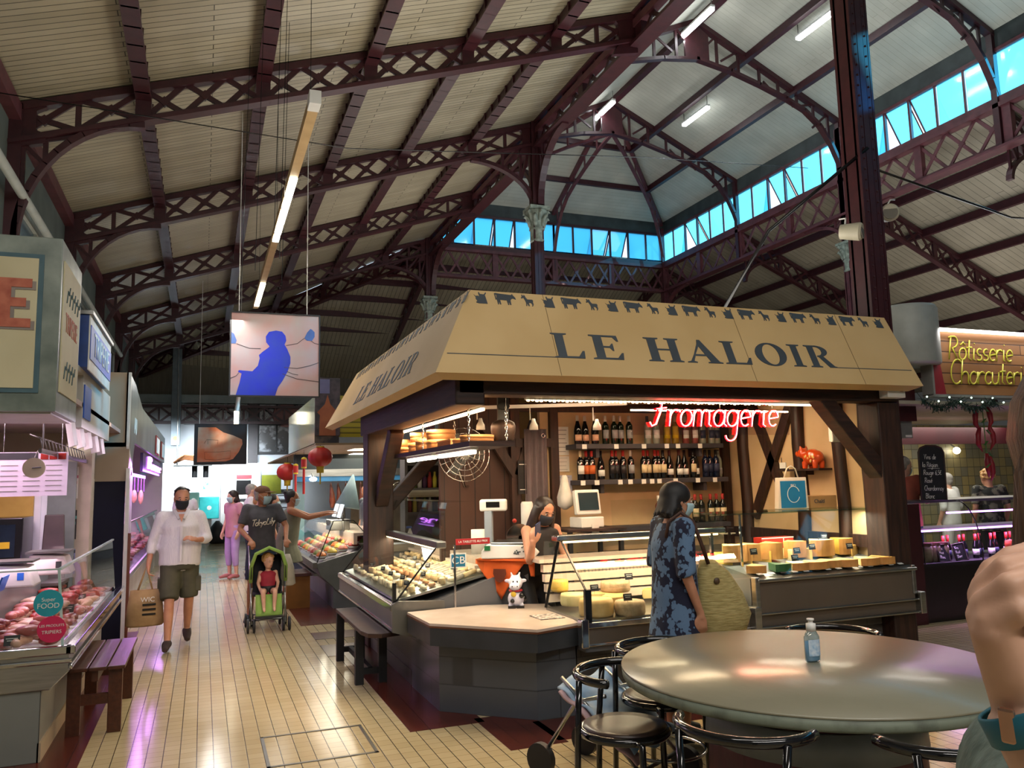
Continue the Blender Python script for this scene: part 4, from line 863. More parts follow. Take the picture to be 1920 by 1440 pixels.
# --- cases and corner counter
TILEG = brickmat('grey wall tiles', '#56534f', '#4d4a47', '#3a3836', .42, .2, .005, .5, '+z', .3, .25, .13)
TILEB = brickmat('blue grey wall tiles', '#565a60', '#4d5056', '#3c3e42', .42, .2, .005, .5, '+z', .3, .25, .13)
TAUPE = mat('taupe enamel panel', '#5b5147', '#524940', .35, 0, 2); CASEG = mat('grey enamel', '#6f7072', '#66676a', .35, .2, 2)
MARB = mat('pale counter top', '#d6c4b4', '#c9b5a5', .15, 0, 3)
cc = thing('corner_counter', 'chamfered corner counter with pale top, slate edge and grey tiled base', 'counter', (2.1, 6.0, 0))
P2 = lambda ps: [(x - 2.1, y - 6.0) for x, y in ps]
TOPP = P2([(1.56, 6.5), (1.585, 5.9), (2.19, 5.28), (2.56, 5.4), (2.62, 5.7), (2.72, 6.35), (2.2, 6.56)])
obj('top', MB().prism(TOPP, (0, 0, .64), (1, 0, 0), (0, 1, 0), (0, 0, 1), .02), MARB, cc)
obj('edge_strip', MB().prism([(x * 1.004, y * 1.004) for x, y in TOPP], (0, 0, .628), (1, 0, 0), (0, 1, 0), (0, 0, 1), .014), mat('wood edging', '#6b4127', '#57331f', .4), cc)
obj('fascia', MB().prism([(x * .995, y * .995) for x, y in TOPP], (0, 0, .5), (1, 0, 0), (0, 1, 0), (0, 0, 1), .128), mat('slate fascia', '#33373d', '#2a2e33', .45, 0, 5), cc)
obj('tiled_base', MB().prism(P2([(1.67, 6.8), (1.68, 5.99), (2.25, 5.46), (2.56, 5.46), (2.62, 5.9), (2.66, 6.4), (2.3, 6.8)]), (0, 0, 0), (1, 0, 0), (0, 1, 0), (0, 0, 1), .5), TILEB, cc)
b = MB(); b.box(-.13, .53, .64, -.115, .545, 1.17); obj('sign_post', b, CHROME, cc)
t = thing('card_sign', 'small blue and green CB card payment sign on a chrome post', 'sign', (1.95, 6.55, .98)); obj('plate', MB().box(-.01, -.012, 0, .13, -.004, .12), WHITE, t)
obj('blue_field', MB().box(0, -.014, .01, .12, -.012, .11), mat('card blue', '#1b5f8f', '#1b6f7f', .4), t); text('letters', 'CB', .085, WHITE, t, (.06, -.016, .06), (PI / 2, 0, 0), sx=1.1)
t = thing('price_banner', 'red strip sign on top of the corner glass case', 'sign', (1.98, 6.5, 1.17)); obj('strip', MB().box(0, 0, 0, .3, .012, .05), mat('red sign', '#a51d22'), t); text('letters', 'LA TABLETTE AU PRIX', .026, WHITE, t, (.15, -.003, .025), (PI / 2, 0, 0))

def tagcard(x, y, z, lab, s=.055, rz=0, grp=None):
    t = thing('price_tag', lab, 'price tag', (x, y, z), rz, grp); obj('card', MB().cbox((0, 0, .03), s, .004, s * .72, (-.2, 0, 0)), SLATE, t); b = MB()
    for k in range(3): b.cbox((0, -.0035, .043 - k * .013), s * (.75 - .15 * k), .001, .004, (-.2, 0, 0))
    obj('chalk_writing', b, CHALK, t); obj('pin', MB().cyl((0, 0, -.02), (0, 0, .02), .002, n=5), CHROME, t); return t
# left (aisle side) case
lc = thing('cheese_display_case', 'glass-fronted chilled cheese case along the aisle beside the corner counter', 'display case', (1.79, 7.95, 0))
obj('plinth', MB().box(-.1, -1.1, 0, .7, 1.35, .5), TILEG, lc); obj('skirting', MB().box(-.112, -1.1, 0, -.1, 1.35, .12), TILEG, lc)
b = MB(); b.prism([(-.33, .53), (-.33, .66), (-.3, .7), (0, .7), (.62, .9), (.62, .5), (0, .46)], (0, -1.36, 0), (1, 0, 0), (0, 0, 1), (0, 1, 0), 2.72); obj('tub', b, CASEG, lc)
obj('bumper_rail', MB().box(-.345, -1.38, .66, -.29, 1.38, .715).box(-.34, -1.37, .5, -.325, 1.37, .53), CHROME, lc, bev=.008)
obj('end_cap', MB().prism([(-.34, .5), (-.34, .72), (-.28, .74), (.1, .72), (.1, .46), (-.15, .44)], (0, -1.4, 0), (1, 0, 0), (0, 0, 1), (0, 1, 0), .04), STEELD, lc)
b = MB(); b.quad((-.3, -1.3, .72), (-.3, 1.3, .72), (.08, 1.3, 1.17), (.08, -1.3, 1.17)); obj('front_glass', b, GLASS, lc)
b = MB(); b.quad((.09, -1.3, 1.2), (.09, 1.3, 1.2), (.16, 1.3, 1.52), (.16, -1.3, 1.52)); b.quad((.16, -1.3, 1.52), (.16, 1.3, 1.52), (.45, 1.2, 1.52), (.45, -1.1, 1.52)); obj('upper_glass', b, GLASS, lc)
b = MB(); b.add([(-.3, -1.32, .74), (.08, -1.32, 1.17), (.6, -1.3, 1.17), (.6, -1.32, .9)], [(0, 1, 2, 3)]); obj('end_glass', b, GLASS, lc)
b = MB(); b.bar((-.3, -1.32, .72), (.08, -1.32, 1.18), .012, .012); b.bar((-.3, 1.32, .72), (.08, 1.32, 1.18), .012, .012); b.box(-.32, -1.33, .7, -.29, -1.3, .88); obj('glass_edge', b, BLACK, lc)
b = MB(); b.box(.05, -1.34, 1.14, .14, 1.34, 1.2); obj('lamp_rail', b, STEELD, lc, bev=.01)
obj('lamp_tube', MB().box(.06, -1.2, 1.13, .12, 1.2, 1.142), WARM, lc); area('case_glow', (1.89, 7.95, 1.12), (0, 0, 0), .06, 2.4, 20, (1, .82, .58))
obj('deck', MB().prism([(-.28, .74), (.62, .93), (.62, .91), (-.28, .72)], (0, -1.3, 0), (1, 0, 0), (0, 0, 1), (0, 1, 0), 2.6), STEEL, lc)
obj('back_ledge', MB().box(.5, -1.2, 1.0, .95, 1.3, 1.03).box(.52, -1.2, .5, .56, 1.3, 1.0).box(.45, -1.15, .93, .5, 1.3, .96), MARB, lc)
deckz = lambda x: .742 + (x + .28) * .2111
CH = [mat('white goat rind', '#e2d3b8', '#d0bd9c', .75, 0, 30, bump=.3), mat('ivory rind', '#d9bd92', '#c6a877', .7, 0, 30, bump=.3), mat('ash rind', '#a79b8b', '#8f8375', .8, 0, 30, bump=.3), mat('peach rind', '#d3a077', '#c18c63', .7, 0, 25, bump=.3)]
GC = []
for kk in range(3):
    b = MB()
    if kk == 0: b.lathe([(.02, 0), (.03, .004), (.032, .018), (.029, .03), (.001, .031)], n=12)
    elif kk == 1: b.lathe([(.02, 0), (.026, .004), (.027, .045), (.022, .052), (.001, .053)], n=12)
    else: b.tube([(-.07, 0, .02), (-.066, 0, .02), (.066, 0, .02), (.07, 0, .02)], [.014, .021, .021, .014], 10)
    GC.append(b)
KN = ['small round goat cheese', 'little drum goat cheese', 'goat cheese log']
gi = 0; first = {}
for r in range(9):
    for c in range(22):
        x = -.2 + r * .085 + .01 * (c % 2); y = -1.2 + c * .112 + .02 * (r % 2)
        if random.random() < .12: continue
        kk = 2 if (r in (6, 7) and c < 9) or r == 2 and c > 14 else (1 if (r + c // 5) % 3 == 1 else 0); mi = [0, 1, 0, 3, 1, 0, 2, 1, 0][r]
        key = (kk, mi)
        loc = (1.79 + x, 7.95 + y, deckz(x) + .002); lab = '%s, %s, in the crowded rows of the aisle-side case' % (KN[kk], ['white rind', 'ivory rind', 'ash grey rind', 'peach rind'][mi]); grp = 'goat cheeses in the aisle-side case, %s %d' % (KN[kk], mi)
        if key not in first: first[key] = tag(obj('goat_cheese', GC[kk], CH[mi], loc=loc, rot=(0, -.21, random.random())), lab, 'cheese', grp)
        else: o = first[key].copy(); COL.objects.link(o); o.location = loc; o.rotation_euler = (0, -.21, random.random() * 6 if kk < 2 else random.random() * .3)
for i, (x, y) in enumerate([(-.15, -1.1), (-.1, -.75), (-.12, -.35), (-.1, .1), (.05, -.9), (.2, -.5), (-.12, .55), (.25, .2), (.1, .8), (.3, -1.0)]): tagcard(1.79 + x, 7.95 + y, deckz(x) + .05, '%s slate price tag along the aisle-side cheese case from the corner' % ORD[i], rz=-1.0, grp='price tags in the aisle-side case')
# things on top / behind
t = thing('spray_bottle', 'white spray bottle standing behind the aisle-side case glass', 'bottle', (2.2, 9.0, 1.03)); b = MB(); b.lathe([(.03, 0), (.032, .01), (.032, .1), (.015, .14), (.012, .16)], n=14); obj('bottle_body', b, WHITEP, t); obj('trigger', MB().box(-.04, -.012, .16, .02, .012, .185), mat('blue plastic', '#2a4f9c'), t)
t = thing('paper_roll', 'tall white roll of kitchen paper behind the corner case', 'paper roll', (2.42, 7.2, 1.03)); b = MB(); b.lathe([(.015, 0), (.075, 0), (.075, .22), (.015, .22)], n=22); obj('roll', b, PAPER, t)
# scale on its orange draped stand
st = thing('scale_stand', 'stand draped in an orange cloth between the two cheese cases', 'stand', (2.52, 6.62, -.06)); obj('pedestal', MB().cbox((.05, .1, .565), .3, .3, 1.01, (0, 0, -.5)), CASEG, st)
ORG = mat('orange cloth', '#d9601c', '#c65114', .8, 0, 5)
n45 = Vector((-.66, -.75, 0)); u45 = Vector((.75, -.66, 0)); b = MB()
b.grid(lambda u, v: Vector((.03, .05, 0)) + u45 * (-.27 + .54 * u) + n45 * (.2 + .02 * math.sin(u * 13) * v) + Vector((0, 0, 1.09 - v * (.04 + .3 * max(0, 1 - abs(u - .42) * 2.6) + .1 * (u > .9)))), 26, 8)
b.cbox((.02, .04, 1.085), .5, .42, .012, (0, 0, -.72)); obj('cloth', b, ORG, st, solid=.004)
obj('emblem', MB().prism([(-.055, .04), (.055, .04), (.06, .0), (.035, -.06), (0, -.075), (-.035, -.06), (-.06, 0)], Vector((.03, .05, .97)) + n45 * .222 + u45 * -.04, u45, (0, 0, 1), n45, .003), mat('brown emblem', '#5a2410'), st)
sc = thing('shop_scale', 'white electronic shop scale with raised display on the orange-draped stand', 'scale', (2.55, 6.66, 1.035), -.5)
b = MB(); b.prism([(-.25, 0), (.2, 0), (.25, .05), (.2, .11), (-.2, .12), (-.25, .06)], (0, -.2, 0), (1, 0, 0), (0, 0, 1), (0, 1, 0), .4); obj('body', b, WHITEP, sc, bev=.01)
obj('pan', MB().box(-.17, -.18, .12, .24, .19, .135), STEEL, sc, bev=.005); obj('mast', MB().box(-.24, -.07, .1, -.17, .0, .4), mat('grey mast', '#8e98a2'), sc, bev=.01)
obj('display', MB().cbox((-.16, -.04, .45), .24, .07, .1, (.1, 0, 0)), WHITEP, sc, bev=.015); obj('screen', MB().cbox((-.16, -.076, .455), .12, .006, .05, (.1, 0, 0)), BLACK, sc)
obj('green_sticker', MB().box(-.22, -.205, .07, -.17, -.2, .11), mat('green sticker', '#17703f'), sc)
b = MB(); [b.cbox((random.uniform(.02, .12), -.203, random.uniform(.04, .1)), .012, .003, .01) for _ in range(14)]; obj('sticker', b, INK, sc)
# cow figurine on the corner counter
cw = thing('cow_figurine', 'white toy cow with black patches and red collar on the corner counter', 'figurine', (2.42, 6.28, .661), -.35)
VIN = mat('glossy white vinyl', '#ddd7e4', '#d2cbd9', .25)
b = MB(); b.ball((0, 0, .07), .068, .062, .072); b.ball((0, -.005, .2), .058, .055, .062); b.ball((-.01, -.055, .175), .046, .035, .034)
for x in (-.045, .045):
    b.ball((x, -.02, .018), .022, .028, .02); b.ball((x * 1.5, 0, .215), .026, .012, .016); b.cyl((x * .6, 0, .25), (x * .8, 0, .285), .012, .007, 8)
obj('body', b, VIN, cw, remesh=.006); b = MB()
for c, r in (((.045, -.045, .1), .022), ((-.03, -.06, .06), .018), ((.06, .02, .07), .03)): b.ball(c, r, r * .9, r)
for x in (-.05, .05, -.02, .02): b.box(x - .016, -.062, 0, x + .016, -.03, .02)
obj('black_patch', b, BLACK, cw); b = MB()
for x in (-.02, .012): b.ball((x, -.058, .21), .006, .004, .011)
for x in (-.03, .012): b.ball((x, -.088, .178), .005)
obj('eyes', b, BLACK, cw); obj('collar', MB().tube([(.05 * math.cos(a), .048 * math.sin(a) - .004, .138) for a in [i * PI / 10 for i in range(20)]], .008, 6, closed=True), mat('red collar', '#b3222e'), cw)
obj('yellow_tag', MB().ball((-.02, -.068, .115), .022, .006, .022), mat('yellow tag', '#d9b53a'), cw)
tag(obj('newspaper', MB().box(2.36, 5.62, .661, 2.56, 5.84, .666), mat('newsprint', '#b9aaa0', '#6f625c', .8, 0, 30, lo=.45, hi=.55)), 'folded newspaper lying on the corner counter beside the toy cow', 'newspaper')

# front low case
fc = thing('cheese_display_case', 'low glass cheese case with chrome top rail along the front of the stall', 'display case', (2.58, 5.3, 0))
b = MB(); b.box(0, .18, 0, 1.44, .8, .5); obj('plinth', b, TILEG, fc)
obj('front_panel', MB().box(0, 0, .52, 1.44, .05, .63), TAUPE, fc); obj('tub', MB().box(0, .03, .46, 1.44, .8, .655), CASEG, fc)
obj('bumper_rail', MB().box(-.01, -.02, .63, 1.45, .06, .672).box(-.01, -.015, .505, 1.45, .0, .525), CHROME, fc, bev=.006)
obj('end_bracket', MB().box(-.06, -.04, .5, .0, .03, .7), CHROME, fc, bev=.008)
b = MB(); b.quad((.0, .0, .68), (1.42, 0, .68), (1.42, 0, .89), (0, 0, .89)); b.quad((0, 0, .9), (1.42, 0, .9), (1.46, .42, 1.24), (.02, .42, 1.24)); obj('front_glass', b, GLASS, fc)
b = MB(); b.add([(0, 0, .68), (0, 0, .89), (0, .42, 1.24), (0, .75, 1.2), (0, .75, .68)], [(0, 1, 2, 3, 4)]); obj('end_glass', b, GLASS, fc)
b = MB(); b.quad((.5, .5, 1.27), (1.46, .5, 1.27), (1.5, .42, 1.52), (.45, .42, 1.52)); obj('upper_glass', b, GLASS, fc)
b = MB(); b.box(-.01, -.01, .67, .04, .02, .9); b.bar((0, 0, .9), (0, .42, 1.24), .012, .012); b.bar((-.1, .5, .72), (0, .44, 1.24), .025, .02); obj('glass_edge', b, BLACK, fc)
obj('lamp_rail', MB().box(-.04, .38, 1.22, 1.5, .5, 1.265), CHROME, fc, bev=.01); obj('lamp_tube', MB().box(.02, .41, 1.205, 1.44, .45, 1.22), WARM, fc)
area('case_glow', (3.3, 5.74, 1.19), (0, 0, 0), 1.4, .06, 16, (1, .8, .52))
b = MB(); b.box(1.36, .4, .7, 1.385, .425, 1.22); obj('stanchion', b, CHROME, fc); obj('deck', MB().box(.01, .05, .655, 1.43, .75, .68), STEEL, fc)
b = MB()
for k in range(4): b.box(.02, .72 + k * .03, .72 + k * .075, 1.42, .78 + k * .03, .78 + k * .075)
b.box(-.02, .8, 1.02, 1.44, 1.15, 1.05); obj('back_ledge', b, MARB, fc)
CHW = {'rind': mat('golden rind', '#d6ac6c', '#c59a58', .6, 0, 12, bump=.2), 'grey': mat('grey crusty rind', '#b79b78', '#9c8260', .8, 0, 25, bump=.4), 'orange': mat('orange rind', '#cf9450', '#bb7f3f', .55, 0, 9), 'paste': mat('yellow paste', '#e3b755', '#dcae4a', .5, 0, 6), 'pale': mat('pale paste', '#e2cd93', '#d8c184', .55, 0, 8), 'green': mat('green wax', '#3f6a3c', '#36603a', .35), 'tan': mat('tan paste', '#e3b362', '#d8a553', .5, 0, 6)}
def wheel(x, y, z, r, h, m, lab, cut=0, tilt=0):
    """cheese wheel, optionally with a sector cut away to show the paste"""
    t = thing('round_cheese', lab, 'cheese', (x, y, z)); n = 30; a0 = math.radians(200) if cut else 0; tot = 2 * PI - math.radians(cut); b = MB()
    prof = [(r * .94, 0), (r, h * .18), (r, h * .8), (r * .93, h)]
    if not cut:
        b.lathe(prof + [(.001, h)], n=n); obj('rind', b, CHW[m], t)
    else:
        v = []; f = []
        for k in range(n + 1):
            a = a0 + math.radians(cut / 2) + tot * k / n
            for rr, zz in prof: v.append((rr * math.cos(a), rr * math.sin(a), zz))
        for k in range(n):
            for j in range(3): f.append((k * 4 + j, (k + 1) * 4 + j, (k + 1) * 4 + j + 1, k * 4 + j + 1))
        c = len(v); v += [(0, 0, 0), (0, 0, h)]
        for k in range(n): f += [(c + 1, k * 4 + 3, k * 4 + 7), (c, k * 4 + 4, k * 4)]
        b.add(v, f, False); obj('rind', b, CHW[m], t); b = MB()
        for k in (0, n): b.add([v[c], v[k * 4], v[k * 4 + 1], v[k * 4 + 2], v[k * 4 + 3], v[c + 1]], [(0, 1, 2, 3, 4, 5)])
        obj('paste', b, CHW['pale'], t)
    return t
D = .682
wheel(2.76, 5.5, D, .13, .12, 'rind', 'golden cheese wheel at the corner end of the front case', 0)
wheel(3.0, 5.42, D, .115, .1, 'grey', 'crusty drum cheese with a slate tag beside the corner wheel'); wheel(3.36, 5.45, D, .12, .085, 'rind', 'plump golden cheese wheel at the middle of the front case front row')
wheel(3.38, 5.46, D + .085, .075, .06, 'pale', 'small pale cheese stacked on the plump golden wheel'); wheel(3.68, 5.46, D, .12, .11, 'orange', 'orange rind cheese wheel behind the woman in the blue dress')
wheel(2.74, 5.86, D + .03, .1, .09, 'pale', 'wrapped cheese drum by the slanted end glass'); wheel(3.02, 5.84, D + .03, .15, .07, 'rind', 'wide flat cheese wheel in the back row of the front case', 60)
wheel(3.15, 5.92, D + .1, .12, .08, 'grey', 'rough-crusted cheese raised at the back of the front case'); wheel(3.5, 5.84, D + .03, .13, .07, 'paste', 'yellow cut cheese wheel in the back row of the front case', 70)
wheel(3.8, 5.84, D + .03, .11, .12, 'pale', 'tall pale cheese standing near the case stanchion'); wheel(3.92, 5.5, D, .085, .09, 'rind', 'small golden cheese at the tall-case end of the front case')
wheel(2.7, 6.02, D + .12, .07, .09, 'paste', 'small yellow cheese block at the back corner of the front case')
for i, (x, y, z) in enumerate([(2.94, 5.34, .79), (3.3, 5.36, .78), (3.42, 5.36, .86), (2.86, 5.72, .82), (3.2, 5.78, .88), (3.72, 5.36, .8), (3.9, 5.8, .9)]): tagcard(x, y, z, '%s slate price tag along the front case from the corner' % ORD[i], .07, grp='price tags in the front case')

# tall case
tc = thing('cheese_display_case', 'taupe-fronted cheese case piled with yellow wedges at the stall post', 'display case', (4.04, 5.27, 0))
obj('plinth', MB().box(.02, .2, 0, 1.6, .9, .5), TILEG, tc); obj('front_panel', MB().box(.02, .0, .62, 1.62, .06, .87).box(0, .02, .52, 1.66, .08, .62), TAUPE, tc)
b = MB(); b.box(0, -.03, .86, 1.64, .05, .885); b.box(0, -.02, .61, 1.66, .01, .625); b.box(0, -.02, .505, 1.66, .01, .522); b.box(-.06, -.05, .5, 0, .04, .68); b.box(1.64, -.04, .5, 1.7, .04, .68); b.box(-.02, -.02, .66, .02, .04, .9); b.box(1.6, -.01, .66, 1.64, .06, .9); obj('bumper_rail', b, STEEL, tc, bev=.006)
b = MB(); b.prism([(.0, .885), (.12, .915), (.12, .9), (0, .86)], (0, .0, 0), (0, 1, 0), (0, 0, 1), (1, 0, 0), 1.64); obj('label_rail', b, STEELD, tc)
for i in range(14): tag(obj('shelf_ticket', MB().cbox((4.12 + i * .112, 5.32, .915), .05, .03, .004, (.3, 0, 0)), [WHITE, SLATE][i % 3 == 2]), '%s ticket along the label rail of the tall case from its left end' .replace('left', 'low-case') % ORD[i], 'price ticket', 'tickets on the tall case rail')
obj('deck', MB().prism([(.1, .9), (.85, 1.0), (.85, .5), (.1, .5)], (.02, 0, 0), (0, 1, 0), (0, 0, 1), (1, 0, 0), 1.6), CASEG, tc)
b = MB(); b.quad((.0, .05, .9), (1.62, .05, .9), (1.64, .3, 1.37), (.0, .3, 1.37)); b.quad((0, .05, .9), (0, .3, 1.37), (0, .75, 1.37), (0, .75, .9)); b.quad((1.63, .05, .9), (1.64, .3, 1.37), (1.64, .75, 1.37), (1.63, .75, .9)); obj('front_glass', b, GLASS, tc)
obj('top_glass', MB().box(-.06, .28, 1.37, 1.66, .72, 1.383), GLASSG, tc); obj('stanchion', MB().box(1.5, .3, .95, 1.515, .315, 1.37).box(.1, .3, .95, .115, .315, 1.37), CHROME, tc)
def wedge(x, y, z, r, ang, h, a0, m, lab):
    t = thing('cheese_wedge', lab, 'cheese', (x, y, z), a0); b = MB(); n = 6; A = [(r * math.cos(-ang / 2 + ang * k / n), r * math.sin(-ang / 2 + ang * k / n)) for k in range(n + 1)]
    b.prism([(0, 0)] + A, (0, 0, 0), (1, 0, 0), (0, 1, 0), (0, 0, 1), h); obj('paste', b, CHW[m], t, bev=.004); b = MB()
    for k in range(n): p, q = A[k], A[k + 1]; b.add([(p[0] * 1.01, p[1] * 1.01, 0), (q[0] * 1.01, q[1] * 1.01, 0), (q[0] * 1.01, q[1] * 1.01, h), (p[0] * 1.01, p[1] * 1.01, h)], [(0, 1, 2, 3)])
    obj('rind', b, CHW['orange' if m != 'green' else 'green'], t, solid=.004)
tz_ = lambda y: .905 + (y - 5.37) * .133
i = 0
for row, (y, xs) in enumerate(((5.46, (4.2, 4.36, 4.54, 4.72, 4.9, 5.08, 5.26, 5.46)), (5.66, (4.16, 4.36, 4.56, 4.78, 5.0, 5.22, 5.44)), (5.86, (4.2, 4.42, 4.66, 4.9, 5.14, 5.38)))):
    for j, x in enumerate(xs):
        m_ = ['paste', 'tan', 'pale', 'paste', 'tan', 'paste', 'pale', 'tan'][(j + row * 3) % 8]
        if row == 0 and j == 1: m_ = 'green'
        nm = '%s %s cheese wedge from the low case, %s row of the tall case' % (ORD[j], {'paste': 'yellow', 'tan': 'orange-tan', 'pale': 'pale', 'green': 'green-rind'}[m_], ['front', 'middle', 'back'][row])
        wedge(x, y + .06, tz_(y) + .0, random.uniform(.17, .23), random.uniform(.8, 1.3), [.06, .1, .14][row], -PI / 2 + random.uniform(-.5, .5) + PI * (row % 2), m_, nm)
for i, (x, y, z) in enumerate([(4.3, 5.62, 1.06), (4.62, 5.5, 1.0), (4.78, 5.66, 1.04), (4.98, 5.7, 1.06), (5.16, 5.78, 1.1), (5.36, 5.66, 1.05), (5.3, 5.9, 1.12)]): tagcard(x, y, z - .03, '%s slate price tag among the wedges from the low case' % ORD[i], .07, grp='price tags among the wedges')
area('case_glow', (4.85, 5.7, 1.35), (0, 0, 0), 1.4, .05, 24, (1, .87, .66))
t = thing('red_carton', 'red and white carton at the back of the tall cheese case', 'carton', (4.78, 6.12, 1.0)); obj('box_body', MB().box(0, 0, 0, .36, .12, .12), mat('red carton', '#c8301c'), t, bev=.003); obj('white_edge', MB().box(.24, -.002, 0, .25, .0, .12).box(0, -.002, .11, .36, 0, .12), WHITE, t)
# counter behind with bag, carton, till, slicer
bc = thing('back_counter', 'steel-topped work counter along the side wall of the cheese stall', 'counter', (5.2, 6.9, 0)); obj('worktop', MB().box(-1.55, .2, .9, .4, .78, .94).box(.1, -.9, .9, .4, .2, .94), STEELD, bc); obj('cabinet', MB().box(-1.5, .25, 0, .38, .76, .9), CASEG, bc)
b = MB()
for k, z0 in [(k, z) for k in range(3) for z in (.1, .5)]: d_ = obj('drawer', MB().box(-1.45 + k * .5, .235, z0, -1.0 + k * .5, .25, z0 + .35), STEEL, bc); obj('handle', MB().box(-1.3 + k * .5, .22, z0 + .25, -1.15 + k * .5, .235, z0 + .28), BLACKM, d_)
BAGB = mat('blue print', '#0e6f9e', '#0c678f', .6)
bg_ = thing('shopping_bag', 'white canvas bag with a blue printed square standing on the tall case', 'bag', (4.81, 5.9, 1.384), -.25)
cv = mat('canvas', '#d8cdb9', '#cbbfa9', .9)
b = MB(); b.prism([(0, 0), (.29, 0), (.28, .28), (.02, .28)], (0, 0, 0), (1, 0, 0), (0, 0, 1), (0, 1, 0), .08); obj('bag_body', b, cv, bg_, bev=.006)
obj('blue_square', MB().box(.03, -.004, .01, .265, 0, .25), BAGB, bg_); b = MB(); ring(b, (0, -.004, 0), (1, 0, 0), (0, 0, 1), (0, -1, 0), .15, .13, (.06, .075), (.054, .069), 20, 340, 26, .002); obj('print_ring', b, WHITE, bg_); text('print', 'BIO', .03, WHITE, bg_, (.15, -.006, .21), (PI / 2, 0, 0), .001)
b = MB(); b.tube([(.08, .03, .27), (.11, .02, .36), (.15, .02, .385), (.19, .02, .36), (.22, .03, .27)], .012, 6, flat=.4); obj('handle', b, cv, bg_)
t = thing('cardboard_box', 'tan cardboard box behind the canvas bag against the timbered wall', 'box', (5.13, 5.85, 1.384)); KR = mat('kraft card', '#a97f4d', '#9c7344', .8)
obj('carton', MB().box(0, 0, 0, .3, .2, .11), KR, t, bev=.004); text('print', 'Chaîtî', .05, INK, t, (.1, -.003, .06), (PI / 2, 0, 0), .001)
sh = thing('pig_shelf', 'small dark shelf on the side wall under the orange pig', 'shelf', (5.6, 6.36, 1.745)); obj('board', MB().box(-.16, -.3, -.02, 0, .32, 0), DARKWOODX, sh); obj('bracket', MB().box(-.1, -.05, -.06, 0, -.02, -.02), DARKWOODX, sh)
pg = thing('pig_figurine', 'glossy orange ceramic pig with pale flowers on the small wall shelf', 'figurine', (5.52, 6.22, 1.745), 1.5708)
b = MB(); b.ball((0, 0, .11), .13, .075, .075); b.ball((-.0, 0, .11), .1, .08, .08); b.ball((.13, 0, .15), .06, .055, .055); b.cyl((.17, 0, .145), (.21, 0, .15), .034, .036, 12)
for sx in (-.07, .07):
    for sy in (-.04, .04): b.cyl((sx, sy, .07), (sx, sy, 0), .03, .026, 10)
for sy in (-.03, .03): b.cyl((.12, sy, .19), (.13, sy * 1.3, .225), .022, .006, 8)
obj('body', b, mat('orange glaze', '#d2511e', '#c04315', .2, coat=.5), pg, remesh=.008); b = MB()
for k in range(9): a = random.uniform(-1.2, 1.2); b.ball((random.uniform(-.09, .08), .073 * (1 if k % 2 else 1), .1 + .03 * a), .014, .006, .014, 8, 5); b.v[-1]
obj('flower', b, mat('pale flower glaze', '#dcb35f'), pg); obj('eye', MB().ball((.165, .035, .17), .008).ball((.165, -.035, .17), .008), BLACK, pg)
t = thing('letter_rack', 'little white card holder beside the orange pig', 'card holder', (5.5, 6.6, 1.745)); obj('card', MB().box(-.03, -.04, 0, -.02, .05, .07), WHITE, t); obj('stand', MB().box(-.05, -.05, 0, 0, .06, .01).cyl((-.01, .04, 0), (-.01, .04, .12), .004, n=6), BLACKM, t)
t = thing('wall_phone_box', 'white plastic sensor box clipped under the diagonal brace', 'sensor', (5.28, 5.62, 1.97)); obj('casing', MB().box(-.06, 0, 0, .06, .05, .15), WHITEP, t, bev=.01); obj('arm', MB().bar((.05, .03, .11), (.14, .0, .18), .03, .03), WHITEP, t); obj('slot', MB().box(-.01, -.002, .06, .0, .0, .13), mat('grey slot', '#8a7f78'), t)
t = thing('till', 'cream touch-screen till on the counter beside the young woman', 'till', (3.5, 7.1, 1.2), .12); obj('screen_case', MB().cbox((0, 0, .27), .28, .06, .24, (-.15, 0, 0)), WHITEP, t, bev=.012); obj('screen', MB().cbox((0, -.034, .28), .22, .01, .17, (-.15, 0, 0)), mat('dark screen', '#2c3a40', None, .15), t); obj('base', MB().box(-.13, -.1, .03, .13, .12, .13), WHITEP, t, bev=.01); obj('receipt', MB().box(-.02, -.11, -.05, .06, -.105, .06), PAPER, t)
tc2 = thing('till_table', 'small dark table carrying the touch-screen till', 'table', (3.5, 7.1, 0)); obj('top', MB().box(-.3, -.2, 1.2, .32, .3, 1.225), DARKWOODX, tc2)
for x in (-.27, .27):
    for y in (-.17, .27): obj('leg', MB().box(x - .02, y - .02, 0, x + .02, y + .02, 1.2), BLACKM, tc2)
t = thing('plastic_bag', 'bunched white plastic bags hanging beside the till', 'bags', (3.36, 7.3, 1.4)); b = MB(); b.lathe([(.02, 0), (.07, .04), (.075, .12), (.05, .22), (.03, .32), (.015, .34)], n=18); [b.v.__setitem__(i, (p[0] * (1 + .15 * math.sin(i * 3.1)), p[1], p[2])) for i, p in enumerate(b.v)]; obj('bag_body', b, mat('thin white plastic', '#d3cfc8', '#c4c0b8', .5, 0, 12, bump=.4), t)
t = thing('meat_slicer', 'steel slicer on the counter behind the scale', 'slicer', (2.75, 7.0, .95)); obj('base', MB().box(-.22, -.2, 0, .22, .2, .12).box(-.05, -.05, .12, .2, .15, .26), STEELD, t, bev=.02); b = MB(); b.cyl((-.02, -.05, .22), (-.02, -.03, .22), .13, n=26); obj('blade', b, CHROME, t); obj('knob', MB().ball((-.08, -.08, .38), .02).ball((.12, -.08, .34), .02), mat('red knob', '#b2301f'), t)
bt = thing('slicer_table', 'steel back table under the slicer and the paper roll', 'table', (2.75, 7.0, 0)); obj('top', MB().box(-.35, -.3, .92, .4, .45, .95), STEELD, bt); obj('cabinet', MB().box(-.33, -.25, 0, .38, .44, .92), BLACKM, bt)
